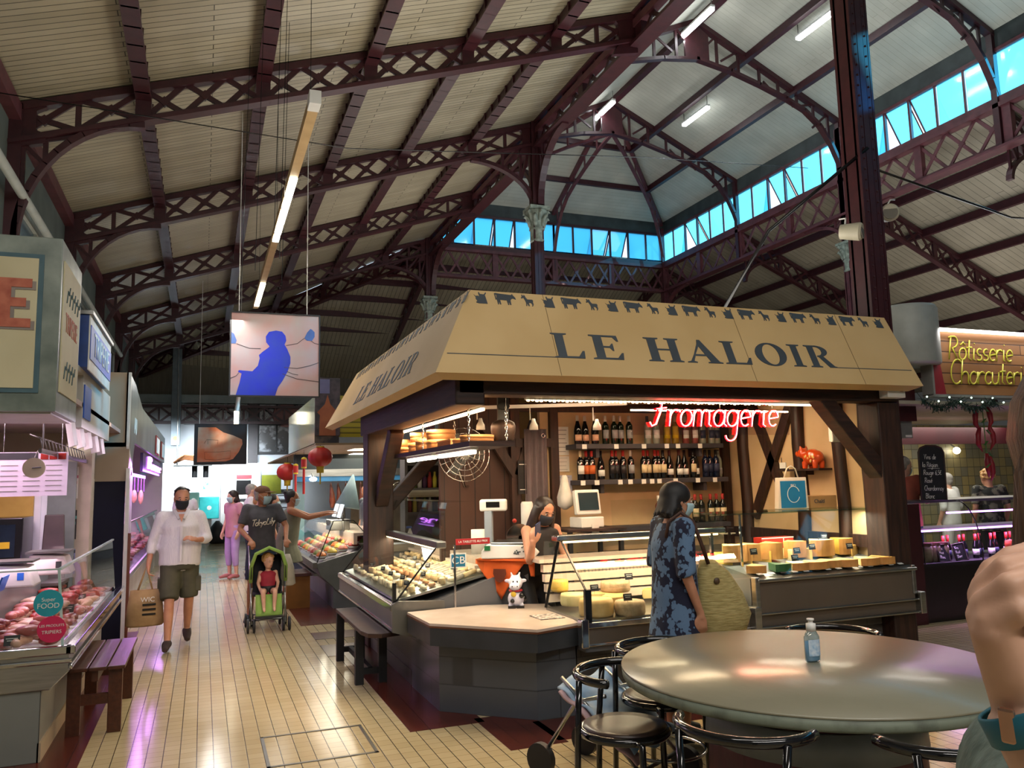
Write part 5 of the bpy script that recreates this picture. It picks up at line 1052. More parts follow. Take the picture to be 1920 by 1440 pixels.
t = thing('paper_roll', 'white paper roll standing on the slicer table by the young woman', 'paper roll', (2.95, 7.3, .95)); b = MB(); b.lathe([(.015, 0), (.06, 0), (.06, .52), (.05, .54), (.015, .54)], n=20); obj('roll', b, PAPER, t)
t = thing('wall_fan', 'chrome wall fan with round cage behind the hanging shelf', 'fan', (2.28, 7.2, 1.95)); b = MB()
for r in (.25, .2, .15, .1, .05): b.tube([(r * math.cos(a), -.05 + .12 * r, r * math.sin(a)) for a in [i * PI / 14 for i in range(28)]], .003, 5, closed=True)
for k in range(16): a = k * PI / 8; b.tube([(.03 * math.cos(a), -.05, .03 * math.sin(a)), (.25 * math.cos(a), -.02, .25 * math.sin(a))], .0025, 4)
obj('cage', b, CHROME, t); b = MB()
for k in range(3): a = k * 2 * PI / 3; b.cbox((.11 * math.cos(a), 0, .11 * math.sin(a)), .2, .01, .1, Euler((.4, 0, 0)).to_matrix() @ Matrix.Rotation(-a, 3, 'Y'))
obj('blade', b, STEELD, t); obj('motor', MB().cyl((0, -.05, 0), (0, .1, 0), .05), STEELD, t); obj('arm', MB().tube([(0, .1, 0), (0, .2, -.1), (.1, .3, -.3), (.2, .5, -.3)], .014, 8), CHROME, t)
t = thing('electric_box', 'white electrical box with a red button on the stall beam end', 'switch box', (5.6, 5.28, 2.33)); obj('casing', MB().box(-.1, -.05, 0, .1, .05, .12), WHITEP, t, bev=.006); obj('button', MB().cyl((.05, -.05, .07), (.05, -.065, .07), .018), mat('red button', '#7d1713'), t)
t = thing('aisle_bench', 'dark wooden bench with a curved edge in front of the aisle-side cheese case', 'bench', (1.38, 7.45, 0))
b = MB(); b.prism([(-.13, .75), (.16, .75), (.16, -.78), (.0, -.82), (-.1, -.76), (-.13, -.6)], (0, 0, .45), (1, 0, 0), (0, 1, 0), (0, 0, 1), .035); obj('seat', b, DARKWOODX, t, bev=.005)
for y in (-.36, .66):
    for x in (-.1, .1): obj('leg', MB().box(x - .035, y - .03, 0, x + .035, y + .03, .45), BLACKM, t)
    obj('rail', MB().box(-.1, y - .02, .08, .1, y + .02, .13), BLACKM, t)
obj('stretcher', MB().box(-.02, -.36, .08, .02, .66, .13), BLACKM, t)
# ================================================================ STALLS ALONG THE LEFT OF THE AISLE
MARBLE = mat('green grey marble', '#59645c', '#8d968b', .35, 0, 4, 8, lo=.35, hi=.75); SIGNC = mat('cream sign panel', '#c4bb98', '#b8ae8a', .6, 0, 2); TEAL = mat('teal border', '#44616a', '#3a565f', .6)
BRICKL = mat('marbled red letter', '#9a4a35', '#b5664c', .6, 0, 12); GREYSH = mat('grey letter shadow', '#8b8178', '#7f756d', .7)
t = thing('stall_sign', 'boxed marble-framed sign with a big red letter E over the near tripe counter', 'sign', (-.9, 5.84, 2.2))
obj('box_body', MB().box(-1.1, 0, 0, 0, .9, 1.15), MARBLE, t, bev=.006)
obj('teal_border', MB().box(-1.0, -.008, .12, -.1, 0, 1.03), TEAL, t); obj('cream_panel', MB().box(-.97, -.014, .15, -.13, -.008, 1.0), SIGNC, t)
EG = [(0, 1), (1, 1), (1, .82), (.42, .82), (.42, .6), (.85, .6), (.85, .42), (.42, .42), (.42, .18), (1, .18), (1, 0), (0, 0), (0, .15), (.1, .18), (.1, .82), (0, .85)]
RG = [(0, 1), (.8, 1), (1, .85), (1, .6), (.8, .48), (1, 0), (.7, 0), (.5, .42), (.4, .42), (.4, 0), (0, 0)]; IG = [(0, 1), (1, 1), (1, 0), (0, 0)]
for P_, x0, wd in ((RG, -.76, .22), (IG, -.5, .1), (EG, -.36, .2)):
    obj('letter_shadow', MB().prism(P_, (x0 + .022, -.0165, .525), (wd, 0, 0), (0, 0, .32), (0, -1, 0), .002), GREYSH, t); obj('letter', MB().prism(P_, (x0, -.018, .54), (wd, 0, 0), (0, 0, .32), (0, -1, 0), .005), BRICKL, t)
obj('side_panel', MB().box(0, .08, .14, .008, .82, 1.02), SIGNC, t); text('small_letters', 'TRIPERIE', .19, BRICKL, t, (.01, .45, .62), (PI / 2, 0, PI / 2), .001, sx=.72)
b = MB()
for k, (dz, n) in enumerate(((.82, 5), (.3, 4))):
    for i in range(n): y = .2 + .12 * i; b.tube([(.01, y, dz - .06), (.01, y + .04, dz + .03), (.01, y + .09, dz + .01), (.01, y + .12, dz + .07)], .004, 4)
obj('ornament', b, TEAL, t); obj('underside_panel', MB().box(-1.08, .03, -.012, -.03, .86, 0), mat('pale underside', '#b9b4aa'), t)
BLUE = mat('sign blue', '#1552b8', '#114aa8', .45)
t = thing('blue_sign', 'blue and white box sign lettered TRIPERIE jutting over the aisle', 'sign', (-.86, 7.0, 2.64))
obj('box_body', MB().box(-.4, 0, .02, -.01, 1.5, .44), mat('deep blue side', '#0f3c86', '#0c3272', .45), t); obj('white_face', MB().box(-.01, 0, 0, .0, 1.5, .46), WHITE, t); obj('blue_band', MB().box(0, .02, .09, .006, 1.48, .36), BLUE, t)
obj('top_cover', MB().box(-.42, -.02, .44, .02, 1.52, .47), STEELD, t); text('letters', 'TRIPERIE', .27, WHITE, t, (.009, .75, .225), (PI / 2, 0, PI / 2), .002, sx=1.05)
# stall structure
LW = mat('off white cladding', '#b9b6ae', '#adaaa2', .6, 0, 2); BEIGE = mat('beige cladding', '#a08f78', '#94836d', .6, 0, 2)
obj('wall_stall_end', MB().box(-2.3, 10.4, 2.2, -.85, 10.46, 3.08).box(-2.3, 10.4, 0, -1.17, 10.46, 2.2).box(-1.2, 10.4, 1.8, -.82, 10.46, 2.25), BEIGE, kind='structure')
obj('wall_stall_fascia', MB().box(-.98, 7.2, 2.2, -.92, 9.2, 2.62).box(-2.2, 5.9, 2.62, -.92, 9.2, 2.66), LW, kind='structure')
obj('door_1', MB().box(-1.18, 10.42, 0, -.85, 10.44, 1.8), mat('navy door curtain', '#0b0d2c', '#080a22', .8, 0, 3), kind='structure')
obj('trim_4', MB().box(-1.2, 10.36, 0, -1.17, 10.41, 1.83).box(-.84, 10.34, 0, -.8, 10.46, 1.95), WHITE, kind='structure')
obj('trim_5', MB().box(-.8, 10.36, 0, -.77, 10.42, 1.2), mat('varnished edge', '#6e3a22'), kind='structure')
obj('wall_poster_column', MB().box(-1.35, 9.5, 0, -1.1, 9.75, 2.2), mat('beige pillar', '#b3a696', '#a69a8a', .6), kind='structure')
obj('ceiling_8', MB().box(-2.3, 5.95, 2.36, -.92, 10.4, 2.4), mat('stall soffit', '#a9948f', '#9c8883', .6), kind='structure')
for i, (z0, z1, m_, l_) in enumerate(((1.62, 1.95, PAPER, 'upper white poster'), (1.2, 1.5, SLATE, 'dark poster with two bright shapes'), (.85, 1.1, mat('lilac poster', '#8f86b0', '#7a86b5'), 'lower lilac poster'))):
    t = thing('poster', '%s on the beige pillar beside the navy doorway' % l_, 'poster', (-1.1, 9.5, z0)); obj('sheet', MB().box(-.22, -.008, 0, -.12, -.001, z1 - z0), m_, t)
    b = MB()
    for k in range(4): b.box(-.2 + .012 * k, -.01, .03 + .06 * k, -.15 + .01 * k, -.008, .06 + .06 * k)
    obj('print', b, [mat('pink print', '#c06a7c'), mat('teal print', '#5aa5a2'), INK][i], t)
# lit panel of the soffit and grow-pink light
PINKL = emitmat('pinkish tube panel', '#ffc9ea', 5); t = thing('ceiling_light', 'pink-white lit ceiling panel under the near stall roof', 'ceiling light', (-1.75, 7.6, 2.34)); obj('diffuser', MB().box(-.16, -.9, 0, .16, .9, .02), PINKL, t); obj('frame', MB().box(-.19, -.93, .005, .19, .93, .03), WHITE, t)
area('pink_glow', (-1.6, 7.4, 2.3), (0, 0, 0), .5, 1.8, 32, (1, .74, .86))
area('aisle_pink_glow', (-.7, 7.6, 2.2), (0, math.radians(20), 0), .1, 2.5, 10, (.9, .7, 1))
# near counter with its glass
t = thing('butcher_display_case', 'steel and glass tripe counter with round stickers on its near pane', 'display case', (-.93, 6.0, 0))
obj('base', MB().box(-1.0, .0, 0, 0, 3.3, .44), brickmat('grey veined slabs', '#8a8c85', '#7e807a', '#4c4d49', .55, .6, .006, 0, '+z', .3, .15, .13), t); obj('skirting', MB().box(-.01, .0, 0, .012, 3.3, .12), BEIGE, t)
b = MB(); b.prism([(-1.0, .44), (.05, .44), (.15, .54), (.15, .66), (-1.0, .66)], (0, -.02, 0), (1, 0, 0), (0, 0, 1), (0, 1, 0), 3.38); obj('tub', b, STEEL, t, bev=.006)
b = MB(); b.box(-1.0, -.05, .655, .17, .0, .71); b.box(.13, -.05, .655, .19, 3.4, .71); b.box(-1.0, -.04, .6, .17, -.02, .63); b.box(.155, -.04, .56, .175, 3.38, .59); obj('bumper_rail', b, CHROME, t, bev=.008)
b = MB(); b.quad((.11, 0, .7), (.11, 3.3, .7), (.07, 3.3, 1.19), (.07, 0, 1.19)); obj('side_glass', b, GLASS, t); b = MB(); b.quad((-1.0, 0, .7), (.11, 0, .7), (.07, 0, 1.19), (-1.0, 0, 1.19)); obj('front_glass', b, GLASS, t)
obj('glass_edge', MB().bar((.11, 0, .7), (.07, 0, 1.19), .015, .015).bar((.075, 0, 1.19), (.075, 3.3, 1.19), .02, .015).bar((-1, 0, 1.19), (.07, 0, 1.19), .012, .01), mat('glass edge', '#9fb5b0', '#c2cfd0', .2), t)
obj('tray', MB().box(-.95, .03, .66, .08, 3.3, .68), WHITEP, t); obj('worktop', MB().box(-1.3, .2, 1.0, -.45, 3.2, 1.04), STEEL, t); obj('worktop_front', MB().box(-.47, .2, .68, -.45, 3.2, 1.0), CASEG, t)
obj('lamp_tube', MB().box(-.46, .1, 1.045, -.42, 3.2, 1.075), emitmat('violet tube', '#d59bff', 2.5), t); area('meat_glow', (-1.2, 7.6, 1.17), (0, 0, 0), .3, 2.8, 12, (1, .78, .85))
for i, (x, z, r, m_, w1, w2) in enumerate(((.02, .98, .085, mat('turquoise sticker', '#1f97a6', '#1b8a99'), 'Super', 'FOOD'), (.045, .815, .083, mat('pink sticker', '#c81e52', '#bb194a'), 'LES PRODUITS', 'TRIPIERS'))):
    s = thing('sticker', 'round %s sticker on the near pane of the tripe counter' % ('turquoise FOOD', 'pink LES PRODUITS TRIPIERS')[i], 'sticker', (-.93 + x, 5.992, z)); obj('disc', MB().cyl((0, 0, 0), (0, -.004, 0), r, n=30), m_, s)
    text('letters', w1, (.034, .022)[i], WHITE, s, (0, -.006, .022), (PI / 2, 0, 0), .0005); text('letters', w2, (.045, .03)[i], WHITE, s, (0, -.006, -.018), (PI / 2, 0, 0), .0005)
MEAT = [mat('dark red meat', '#6d1f22', '#8a3230', .3, 0, 14, bump=.4), mat('pink meat', '#b3625a', '#a04c48', .3, 0, 14, bump=.4), mat('pale tripe', '#c79c86', '#b98872', .4, 0, 20, bump=.5), mat('bright red meat', '#a53328', '#8c241f', .3, 0, 12, bump=.3)]
MP = []
for kk in range(3):
    b = MB()
    if kk == 0: b.ball((0, 0, .035), .085, .06, .036, 14, 8); [b.v.__setitem__(i, (p[0] * (1 + .12 * math.sin(i)), p[1] * (1 + .15 * math.cos(i * 1.7)), p[2])) for i, p in enumerate(b.v)]
    elif kk == 1: b.tube([(-.09, 0, .025), (-.05, .03, .03), (0, .035, .03), (.05, .01, .03), (.09, -.02, .025)], [.018, .028, .03, .028, .016], 10)
    else: b.ball((0, 0, .03), .05, .05, .03, 12, 7); b.ball((.05, .02, .03), .045, .04, .028, 12, 7); b.ball((-.03, -.04, .03), .04, .04, .026, 12, 7)
    MP.append(b)
MN = ['rounded cut', 'curved cut', 'knobbly piece']; mf = {}
def meats(x0, x1, nx, y0, y1, ny, z, where, slope=0):
    for i in range(nx):
        for k in range(ny):
            if random.random() < .1: continue
            kk = random.randrange(3); mi = (i + k // 3) % 4; key = (kk, mi); loc = (x0 + (x1 - x0) * i / max(1, nx - 1) + random.uniform(-.02, .02), y0 + (y1 - y0) * k / max(1, ny - 1) + random.uniform(-.03, .03), z + slope * i + random.uniform(0, .015))
            lab = '%s %s lying in %s' % (['dark red', 'pink', 'pale', 'bright red'][mi], MN[kk], where); grp = '%s meats in %s, %d' % (MN[kk], where, mi)
            if key in mf: o = mf[key].copy(); COL.objects.link(o)
            else: o = obj('meat_cut', MP[kk], MEAT[mi]); mf[key] = o
            o.location = loc; o.rotation_euler = (0, 0, random.random() * 6); tag(o, lab, 'meat', grp)
meats(-1.32, -.92, 4, 6.12, 9.0, 16, .69, 'the near tripe counter'); meats(-1.3, -1.05, 2, 6.2, 9.0, 12, .75, 'the near tripe counter')
for i, (x, y) in enumerate([(-1.12, 6.08), (-1.0, 6.4), (-1.05, 6.9), (-1.0, 7.5), (-1.0, 8.2)]): tagcard(x, y, .72, '%s slate tag along the near tripe counter from its corner' % ORD[i], .09, grp='tags in the tripe counter')
for i, (x, y, z, sx) in enumerate(((-1.24, 6.6, 1.04, 1), (-1.12, 7.35, 1.05, 1))):
    s = thing('shop_scale', 'white shop scale %s on the tripe counter' % ('with a small blue window beside the blue tray', 'with a grey pan behind the first one')[i], 'scale', (x, y, z)); b = MB(); b.prism([(-.17, 0), (.17, 0), (.12, .14), (-.12, .16)], (0, -.13, 0), (1, 0, 0), (0, 0, 1), (0, 1, 0), .26); obj('body', b, mat('pinkish plastic', '#c9b9bb', '#bfaeb1', .4), s, bev=.015); obj('pan', MB().box(-.15, -.14, .165, .15, .14, .18), STEELD, s); obj('display', MB().box(.06, -.134, .05, .1, -.13, .1), BLUE if i == 0 else SLATE, s)
s = thing('plastic_tray', 'blue plastic tray at the corner of the tripe counter worktop', 'tray', (-1.36, 6.3, 1.04)); b = MB(); b.prism([(-.12, 0), (.12, 0), (.15, .1), (.14, .1), (.11, .01), (-.11, .01), (-.14, .1), (-.15, .1)], (0, -.1, 0), (1, 0, 0), (0, 0, 1), (0, 1, 0), .2); obj('tray_body', b, BLUE, s)
s = thing('menu_board', 'hanging white price list with photos above the tripe counter', 'price list', (-1.58, 7.6, 1.66)); obj('board', MB().box(0, 0, 0, .52, .015, .36), mat('lilac white board', '#cfc3d2', '#c5b8c8', .5), s); obj('header', MB().box(0, -.004, .3, .3, 0, .355), SLATE, s); b = MB()
for i in range(3):
    for k in range(6): b.box(.04 + i * .16, -.004, .04 + k * .042, .16 + i * .16, 0, .045 + k * .042)
obj('print', b, mat('grey print', '#8e8b86'), s); b = MB(); [b.box(.32 + i * .065, -.005, .3, .375 + i * .065, 0, .35) for i in range(3)]; obj('photo', b, MEAT[3], s); obj('wire', MB().cyl((.05, .007, .36), (.05, .007, .72), .003, n=5).cyl((.47, .007, .36), (.47, .007, .72), .003, n=5), CHROME, s)
s = thing('hook_rail', 'steel rail with a row of meat hooks hanging over the tripe counter', 'hook rail', (-1.15, 6.9, 2.0)); b = MB(); b.bar((0, 0, 0), (0, 3.2, 0), .02, .035)
for i in range(18): b.tube([(0, .1 + i * .17, .02), (-.02, .1 + i * .17, .1), (-.09, .1 + i * .17, .13)], .005, 5)
b.cyl((0, .1, 0), (0, .1, .36), .006, n=6); b.cyl((0, 3.0, 0), (0, 3.0, .36), .006, n=6); obj('rail', b, STEELD, s)
s = thing('wall_plate', 'round pale disc on a pin hanging at the near end of the hook rail', 'disc', (-1.18, 6.88, 1.87)); obj('disc', MB().cyl((0, 0, 0), (0, -.02, 0), .075, n=26), mat('cream disc', '#bcae96', '#b0a28b', .5), s); obj('pin', MB().cyl((-.01, -.02, 0), (.05, -.03, .005), .006, n=6).cyl((0, -.01, .07), (.02, -.0, .13), .004, n=5), STEELD, s)
for i, (y, z) in enumerate(((6.95, 2.04), (7.4, 2.05), (7.85, 2.06), (8.35, 2.05), (8.8, 2.05))):
    s = thing('framed_picture', '%s tilted white frame along the fascia above the tripe counter from the marble sign' % ORD[i], 'picture', (-.93, y, z), 0, None, (0, -.16, .25)); obj('frame', MB().box(0, 0, 0, .02, .34, .44).box(.02, 0, 0, .026, .34, .04).box(.02, 0, .4, .026, .34, .44).box(.02, 0, 0, .026, .04, .44).box(.02, .3, 0, .026, .34, .44), WHITE, s); obj('print', MB().box(.02, .05, .05, .022, .29, .39), [mat('slate print', '#3b4650', '#59636b', .5, 0, 14), mat('grey green print', '#59665a', '#7f8678', .5, 0, 14)][i % 2], s)
tag(obj('fascia_panel', MB().box(-.92, 7.25, 2.28, -.91, 7.65, 2.55), BLUE), 'blue square panel on the white fascia behind the marble sign', 'panel')
# behind the counter: oven, door gap, chair
s = thing('oven', 'black oven with a yellow label behind the tripe counter', 'oven', (-1.72, 8.7, 0)); obj('body', MB().box(-.35, 0, 0, .16, .5, 1.46), BLACK, s, bev=.01); obj('glass', MB().box(-.3, -.006, 1.1, .1, 0, 1.4), mat('oven glass', '#1d2733', '#151d28', .1), s); obj('label', MB().box(-.02, -.01, 1.18, .06, -.005, 1.24), mat('yellow label', '#c8a61e'), s)
tag(obj('yellow_panel', MB().box(-2.2, 9.25, 1.4, -1.58, 9.3, 1.8), mat('yellow panel', '#c2a24a', '#b59540', .6)), 'yellow wall panel above the black oven', 'panel')
s = thing('door_frame', 'pale lit door frame behind the tripe counter', 'door frame', (-1.52, 9.3, 0)); obj('post', MB().box(-.06, 0, 0, .0, .06, 2.1).box(.0, .02, 0, .05, .07, 2.1), mat('bright white frame', '#e6ebee', '#dde3e6', .4), s); obj('leaf', MB().box(.05, .05, 0, .3, .09, 2.0), mat('grey green door', '#7c8682', '#717a76', .5), s)
s = thing('chair', 'brown plastic chair behind the tripe counter scales', 'chair', (-1.36, 8.9, 0)); BRN = mat('brown plastic', '#4a3f3c', '#413734', .5); obj('backrest', MB().prism([(-.1, 0), (.12, 0), (.09, .62), (-.08, .62)], (0, .1, .85), (1, 0, 0), (0, .05, 1), (0, 1, 0), .03), BRN, s, bev=.01); obj('seat', MB().box(-.16, -.28, .82, .16, .12, .86), BRN, s, bev=.01)
for x in (-.14, .14):
    for y in (-.26, .1): obj('leg', MB().box(x - .012, y - .012, 0, x + .012, y + .012, .82), BLACKM, s)
# bench by the near counter
REDW = mat('varnished brown wood', '#4c2716', '#3d1e11', .35, 0, 5, 5, .15, stretch=(8, .7, 8))
t = thing('aisle_bench', 'varnished slatted wooden bench against the tripe counter', 'bench', (-.68, 7.0, 0))
for x in (-.1, .02, .14): obj('slat', MB().box(x - .055, -.55, .44, x + .055, .6, .465), REDW, t, bev=.004)
for y in (-.47, .5):
    for x in (-.13, .13): obj('leg', MB().box(x - .045, y - .02, 0, x + .045, y + .02, .44), REDW, t, bev=.004)
    obj('rail', MB().box(-.1, y - .015, .2, .1, y + .015, .27), REDW, t)
obj('stretcher', MB().box(-.02, -.5, .36, .02, .5, .44), REDW, t)
# second stall: stainless fascia, violet neon, meat case
BRUSH = mat('dull stainless fascia', '#98a19d', '#7d8783', .32, .85, 1.2, 6, stretch=(1, 4, .3))
b = MB(); b.prism([(10.4, 3.08), (11.3, 3.04), (12.6, 2.86), (19.95, 2.86), (19.95, 2.3), (11.4, 2.3), (11.0, 1.9), (10.4, 2.2)], (-.87, 0, 0), (0, 1, 0), (0, 0, 1), (1, 0, 0), .035); fp = thing('stall_fascia', 'long dull stainless fascia over the violet-lit butcher stall', 'fascia', (-.87, 10.4, 0)); [b.v.__setitem__(i, (p[0] + .87, p[1] - 10.4, p[2])) for i, p in enumerate(b.v)]; obj('panel', b, BRUSH, fp)
obj('edge_strip', MB().bar((.035, 0, 3.08), (.035, 0, 2.2), .03, .05, up=(0, 1, 0)).bar((.035, 0, 2.2), (.035, .6, 1.9), .03, .05).bar((.035, .62, 1.9), (.035, .62, .0), .03, .05, up=(0, 1, 0)), WHITE, fp)
text('letters', 'AU', .3, WHITE, fp, (.04, 1.0, 2.5), (PI / 2, 0, PI / 2), .002)
obj('wall_stall_second', MB().box(-2.2, 20.0, 0, -.87, 20.05, 2.9).box(-2.25, 10.5, 0, -2.2, 20, 2.9).box(-2.25, 10.5, 2.8, -.87, 20, 2.86), LW, kind='structure')
VIO = emitmat('violet neon', '#cf7bff', 7)
t = thing('neon_sign', 'violet neon script sign over the second butcher stall', 'neon sign', (-.86, 13.4, 1.98)); obj('board', MB().box(-.04, 0, 0, 0, 5.2, .28), mat('dark violet board', '#2a1440', '#221036', .4), t);
n3 = MB(); script(n3, 'Bonne', (.02, .5, .07), (0, 1, 0), (0, 0, 1), (1, 0, 0), 1.0, .02, .1); [n3.v.__setitem__(i, (p[0], p[1] * 1.6, .06 + (p[2] - .06) * .2)) for i, p in enumerate(n3.v)]; obj('neon_tube', n3, VIO, t)
for i in range(2):
    y = 16.0 + i * 2.0; s = thing('framed_picture', '%s red and white framed print on the stainless fascia' % ('first', 'second')[i], 'picture', (-.83, y, 2.35)); obj('frame', MB().box(0, 0, 0, .015, 1.1, .34), mat('red frame', '#8c2a22'), s); obj('print', MB().box(.015, .15, .03, .02, 1.05, .31), PAPER, s)
area('violet_glow', (-.74, 14.5, 1.95), (0, math.radians(60), 0), .14, 8.0, 110, (.66, .25, 1)); area('violet_case_glow', (-1.2, 14.5, 1.9), (0, 0, 0), .4, 6, 60, (1, .5, .85))
t = thing('butcher_display_case', 'violet-lit meat case along the second stall behind the walking man', 'display case', (-.95, 11.2, 0)); obj('base', MB().box(-.9, 0, 0, -.02, 8.5, .5), LW, t); obj('tub', MB().prism([(-.9, .5), (.05, .5), (.12, .6), (.12, .66), (-.9, .9)], (0, 0, 0), (1, 0, 0), (0, 0, 1), (0, 1, 0), 8.5), STEEL, t); b = MB(); b.quad((.1, 0, .66), (.1, 8.4, .66), (.0, 8.4, 1.25), (.0, 0, 1.25)); b.quad((.1, 0, .66), (0, 0, 1.25), (-.7, 0, 1.25), (-.7, 0, .66)); obj('side_glass', b, GLASS, t); obj('glass_edge', MB().bar((.0, 0, 1.25), (0, 8.4, 1.25), .025, .02).bar((.1, 0, .66), (0, 0, 1.25), .02, .02), BLACK, t); obj('back_panel', MB().box(-.95, 0, .9, -.9, 8.5, 1.4), mat('pink tiled panel', '#b98a9c', '#a87a8c', .5), t)
meats(-1.6, -.95, 5, 11.35, 17.5, 22, .9, 'the violet-lit meat case', -.04)
meats(-1.75, -1.5, 3, 11.4, 16.5, 16, 1.12, 'the violet-lit meat case')
t = thing('hanging_rack', 'violet-lit rack with hanging pieces under the neon sign', 'rack', (-.98, 12.6, 1.72)); b = MB(); b.bar((0, 0, .2), (0, 3.2, .2), .03, .05); [b.cyl((0, .3 + .7 * i, .2), (0, .3 + .7 * i, -.05), .008, n=5) for i in range(5)]; obj('rail', b, mat('lilac rail', '#9a6fc0', '#8c60b4', .4), t)
b = MB(); b.ball((0, 1.0, -.12), .04, .04, .1); b.ball((0, 2.4, -.14), .04, .04, .12); obj('hanging_piece', b, MEAT[2], t)
# ================================================================ FAR END OF THE AISLE AND THE STALLS BEYOND
YB = YT[6]
def window_far(n, x0, x1, z0, z1, cols, mats, rows=1):
    w_ = bpy.data.objects.new('window_%d' % n, None); COL.objects.link(w_); w_['kind'] = 'structure'; b = MB()
    b.box(x0, YB - .12, z0, x1, YB - .04, z0 + .08); b.box(x0, YB - .12, z1 - .08, x1, YB - .04, z1)
    for i in range(cols + 1): x = x0 + (x1 - x0) * i / cols; b.box(x - .03, YB - .11, z0, x + .03, YB - .03, z1)
    for i in range(1, rows): z = z0 + (z1 - z0) * i / rows; b.box(x0, YB - .11, z - .03, x1, YB - .03, z + .03)
    obj('frame', b, mats[0], w_); obj('pane', MB().box(x0, YB - .06, z0, x1, YB - .04, z1), mats[1], w_)
FOL = mat('leafy dark pane', '#14181a', '#3c4036', .25, 0, 3.2, 6, lo=.5, hi=.62)
window_far(40, -.62, 1.34, 3.86, 4.82, 3, (mat('pale window frame', '#a3aaad', '#979ea1'), FOL))
MURAL = mat('monochrome mural pane', '#15181c', '#8d9196', .25, 0, 2.6, 7, lo=.46, hi=.6)
window_far(41, 1.75, 4.2, 2.85, 4.9, 4, (BLACKM, MURAL), 2)
obj('trim_6', MB().box(1.42, YB - .3, 0, 1.72, YB - .05, 6), mat('dark maroon post', '#23161a', '#1b1013', .5), kind='structure')
tag(obj('mural_face', MB().ball((2.7, YB - .1, 4.2), .5, .02, .42), mat('pink mural face', '#a97b78', '#99706d', .6)), 'pink rounded patch on the monochrome mural window', 'mural')
dct = tag(obj('duct', MB().box(-1.0, 27.6, 3.1, -.72, 27.9, 6.3), mat('grey duct', '#5f6e76', '#55636a', .45, .1), bev=.01), 'grey vertical duct with a yellow sticker in front of the far wall', 'duct')
obj('warning_sticker', MB().cyl((-.86, 27.6, 3.32), (-.86, 27.595, 3.32), .07), mat('yellow sticker', '#d6cf3a'), dct)
t = thing('cable_tray', 'hanging tray with copper pipes and two dark lamps in front of the far wall', 'cable tray', (-.35, 26.5, 2.3)); b = MB(); b.box(-.5, -.3, .1, .6, .3, .14); obj('tray', b, STEELD, t); b = MB()
for i in range(5): b.tube([(-.5, -.2 + .1 * i, .2), (-.2, -.2 + .1 * i, .45 - .03 * i), (.3, -.2 + .1 * i, .4 - .04 * i), (.55, -.2 + .1 * i, .15)], .03, 6)
obj('pipe', b, mat('copper pipe', '#a9714c', '#8f5b3a', .3, .8), t); obj('lamp', MB().cyl((.1, 0, .1), (.1, 0, -.25), .08).cyl((.42, 0, .1), (.42, 0, -.25), .08), BLACKM, t)
obj('bracket', MB().cyl((-.4, 0, .1), (-.45, 0, 4.05), .02), STEELD, t)
t = thing('locker_kiosk', 'tall white kiosk with a red strip and dark screen at the end of the aisle', 'kiosk', (1.15, 27.4, 0)); obj('body', MB().box(-.62, 0, .25, .6, .7, 2.5), WHITEP, t, bev=.02); obj('plinth', MB().box(-.6, .03, 0, .58, .68, .25), mat('grey plinth', '#6d7376'), t); obj('screen', MB().box(-.15, -.02, 1.5, .3, 0, 1.95), BLACK, t); obj('red_strip', MB().box(-.15, -.02, 2.0, .32, 0, 2.12), mat('red strip', '#b3202c'), t); obj('slot', MB().box(-.15, -.02, 1.28, .28, 0, 1.36), SLATE, t)
AQ = mat('turquoise metal', '#38b8b4', '#2fa9a6', .4)
for i, (x0, x1, z0, z1, m_, l_) in enumerate(((-.1, .5, .75, 1.45, AQ, 'bright turquoise letter-box cabinet beside the white kiosk'), (-.45, -.1, 1.1, 1.6, mat('pale green metal', '#6f9a8c', '#648f81', .4), 'pale green cabinet next to the turquoise one'))):
    t = thing('wall_cabinet', l_, 'cabinet', ((x0 + x1) / 2, 27.6, z0)); obj('body', MB().box(-(x1 - x0) / 2, 0, 0, (x1 - x0) / 2, .4, z1 - z0), m_, t, bev=.02); obj('emblem', MB().cyl((0, 0, (z1 - z0) * .5), (0, -.015, (z1 - z0) * .5), .07), WHITE, t); obj('stand', MB().box(-.08, .1, -z0, .08, .3, 0), STEELD, t)
tag(obj('poster', MB().box(.0, YB - .03, 1.7, .2, YB - .01, 2.05), mat('poster with emblem', '#c9d0d0', '#4f8f86', .7, 0, 8)), 'small poster with a green emblem on the far wall', 'poster')
tag(obj('rubbish_bag', MB().lathe([(.2, 0), (.3, .1), (.28, .4), (.12, .62), (.05, .7)], (.45, 27.0, 0)), BLACKM), 'black bag on the floor beside the kiosk', 'bag')
# stairs and dark steelwork
t = thing('metal_stair', 'dark metal staircase with railings at the far end of the aisle', 'stairs', (2.2, 27.2, 0)); b = MB(); [b.box(-.5, i * .2, i * .2, .7, i * .2 + .24, i * .2 + .03) for i in range(9)]; obj('tread', b, BLACKM, t); b = MB(); [b.bar((-.5, i * .2, i * .2), (-.5, i * .2, i * .2 + .95), .02, .02) for i in range(9)]; b.bar((-.5, 0, .95), (-.5, 1.7, 2.6), .04, .04); b.bar((-.5, 0, 0), (-.5, 1.7, 1.7), .05, .2); obj('railing', b, BLACKM, t)
tag(obj('sign_panel', MB().box(1.75, 26.9, 1.5, 2.35, 26.95, 2.1).box(1.8, 26.91, 0, 1.84, 26.94, 1.5), mat('olive panel', '#8b8f1f', '#7d811b')), 'olive yellow panel hung in front of the dark staircase', 'panel')
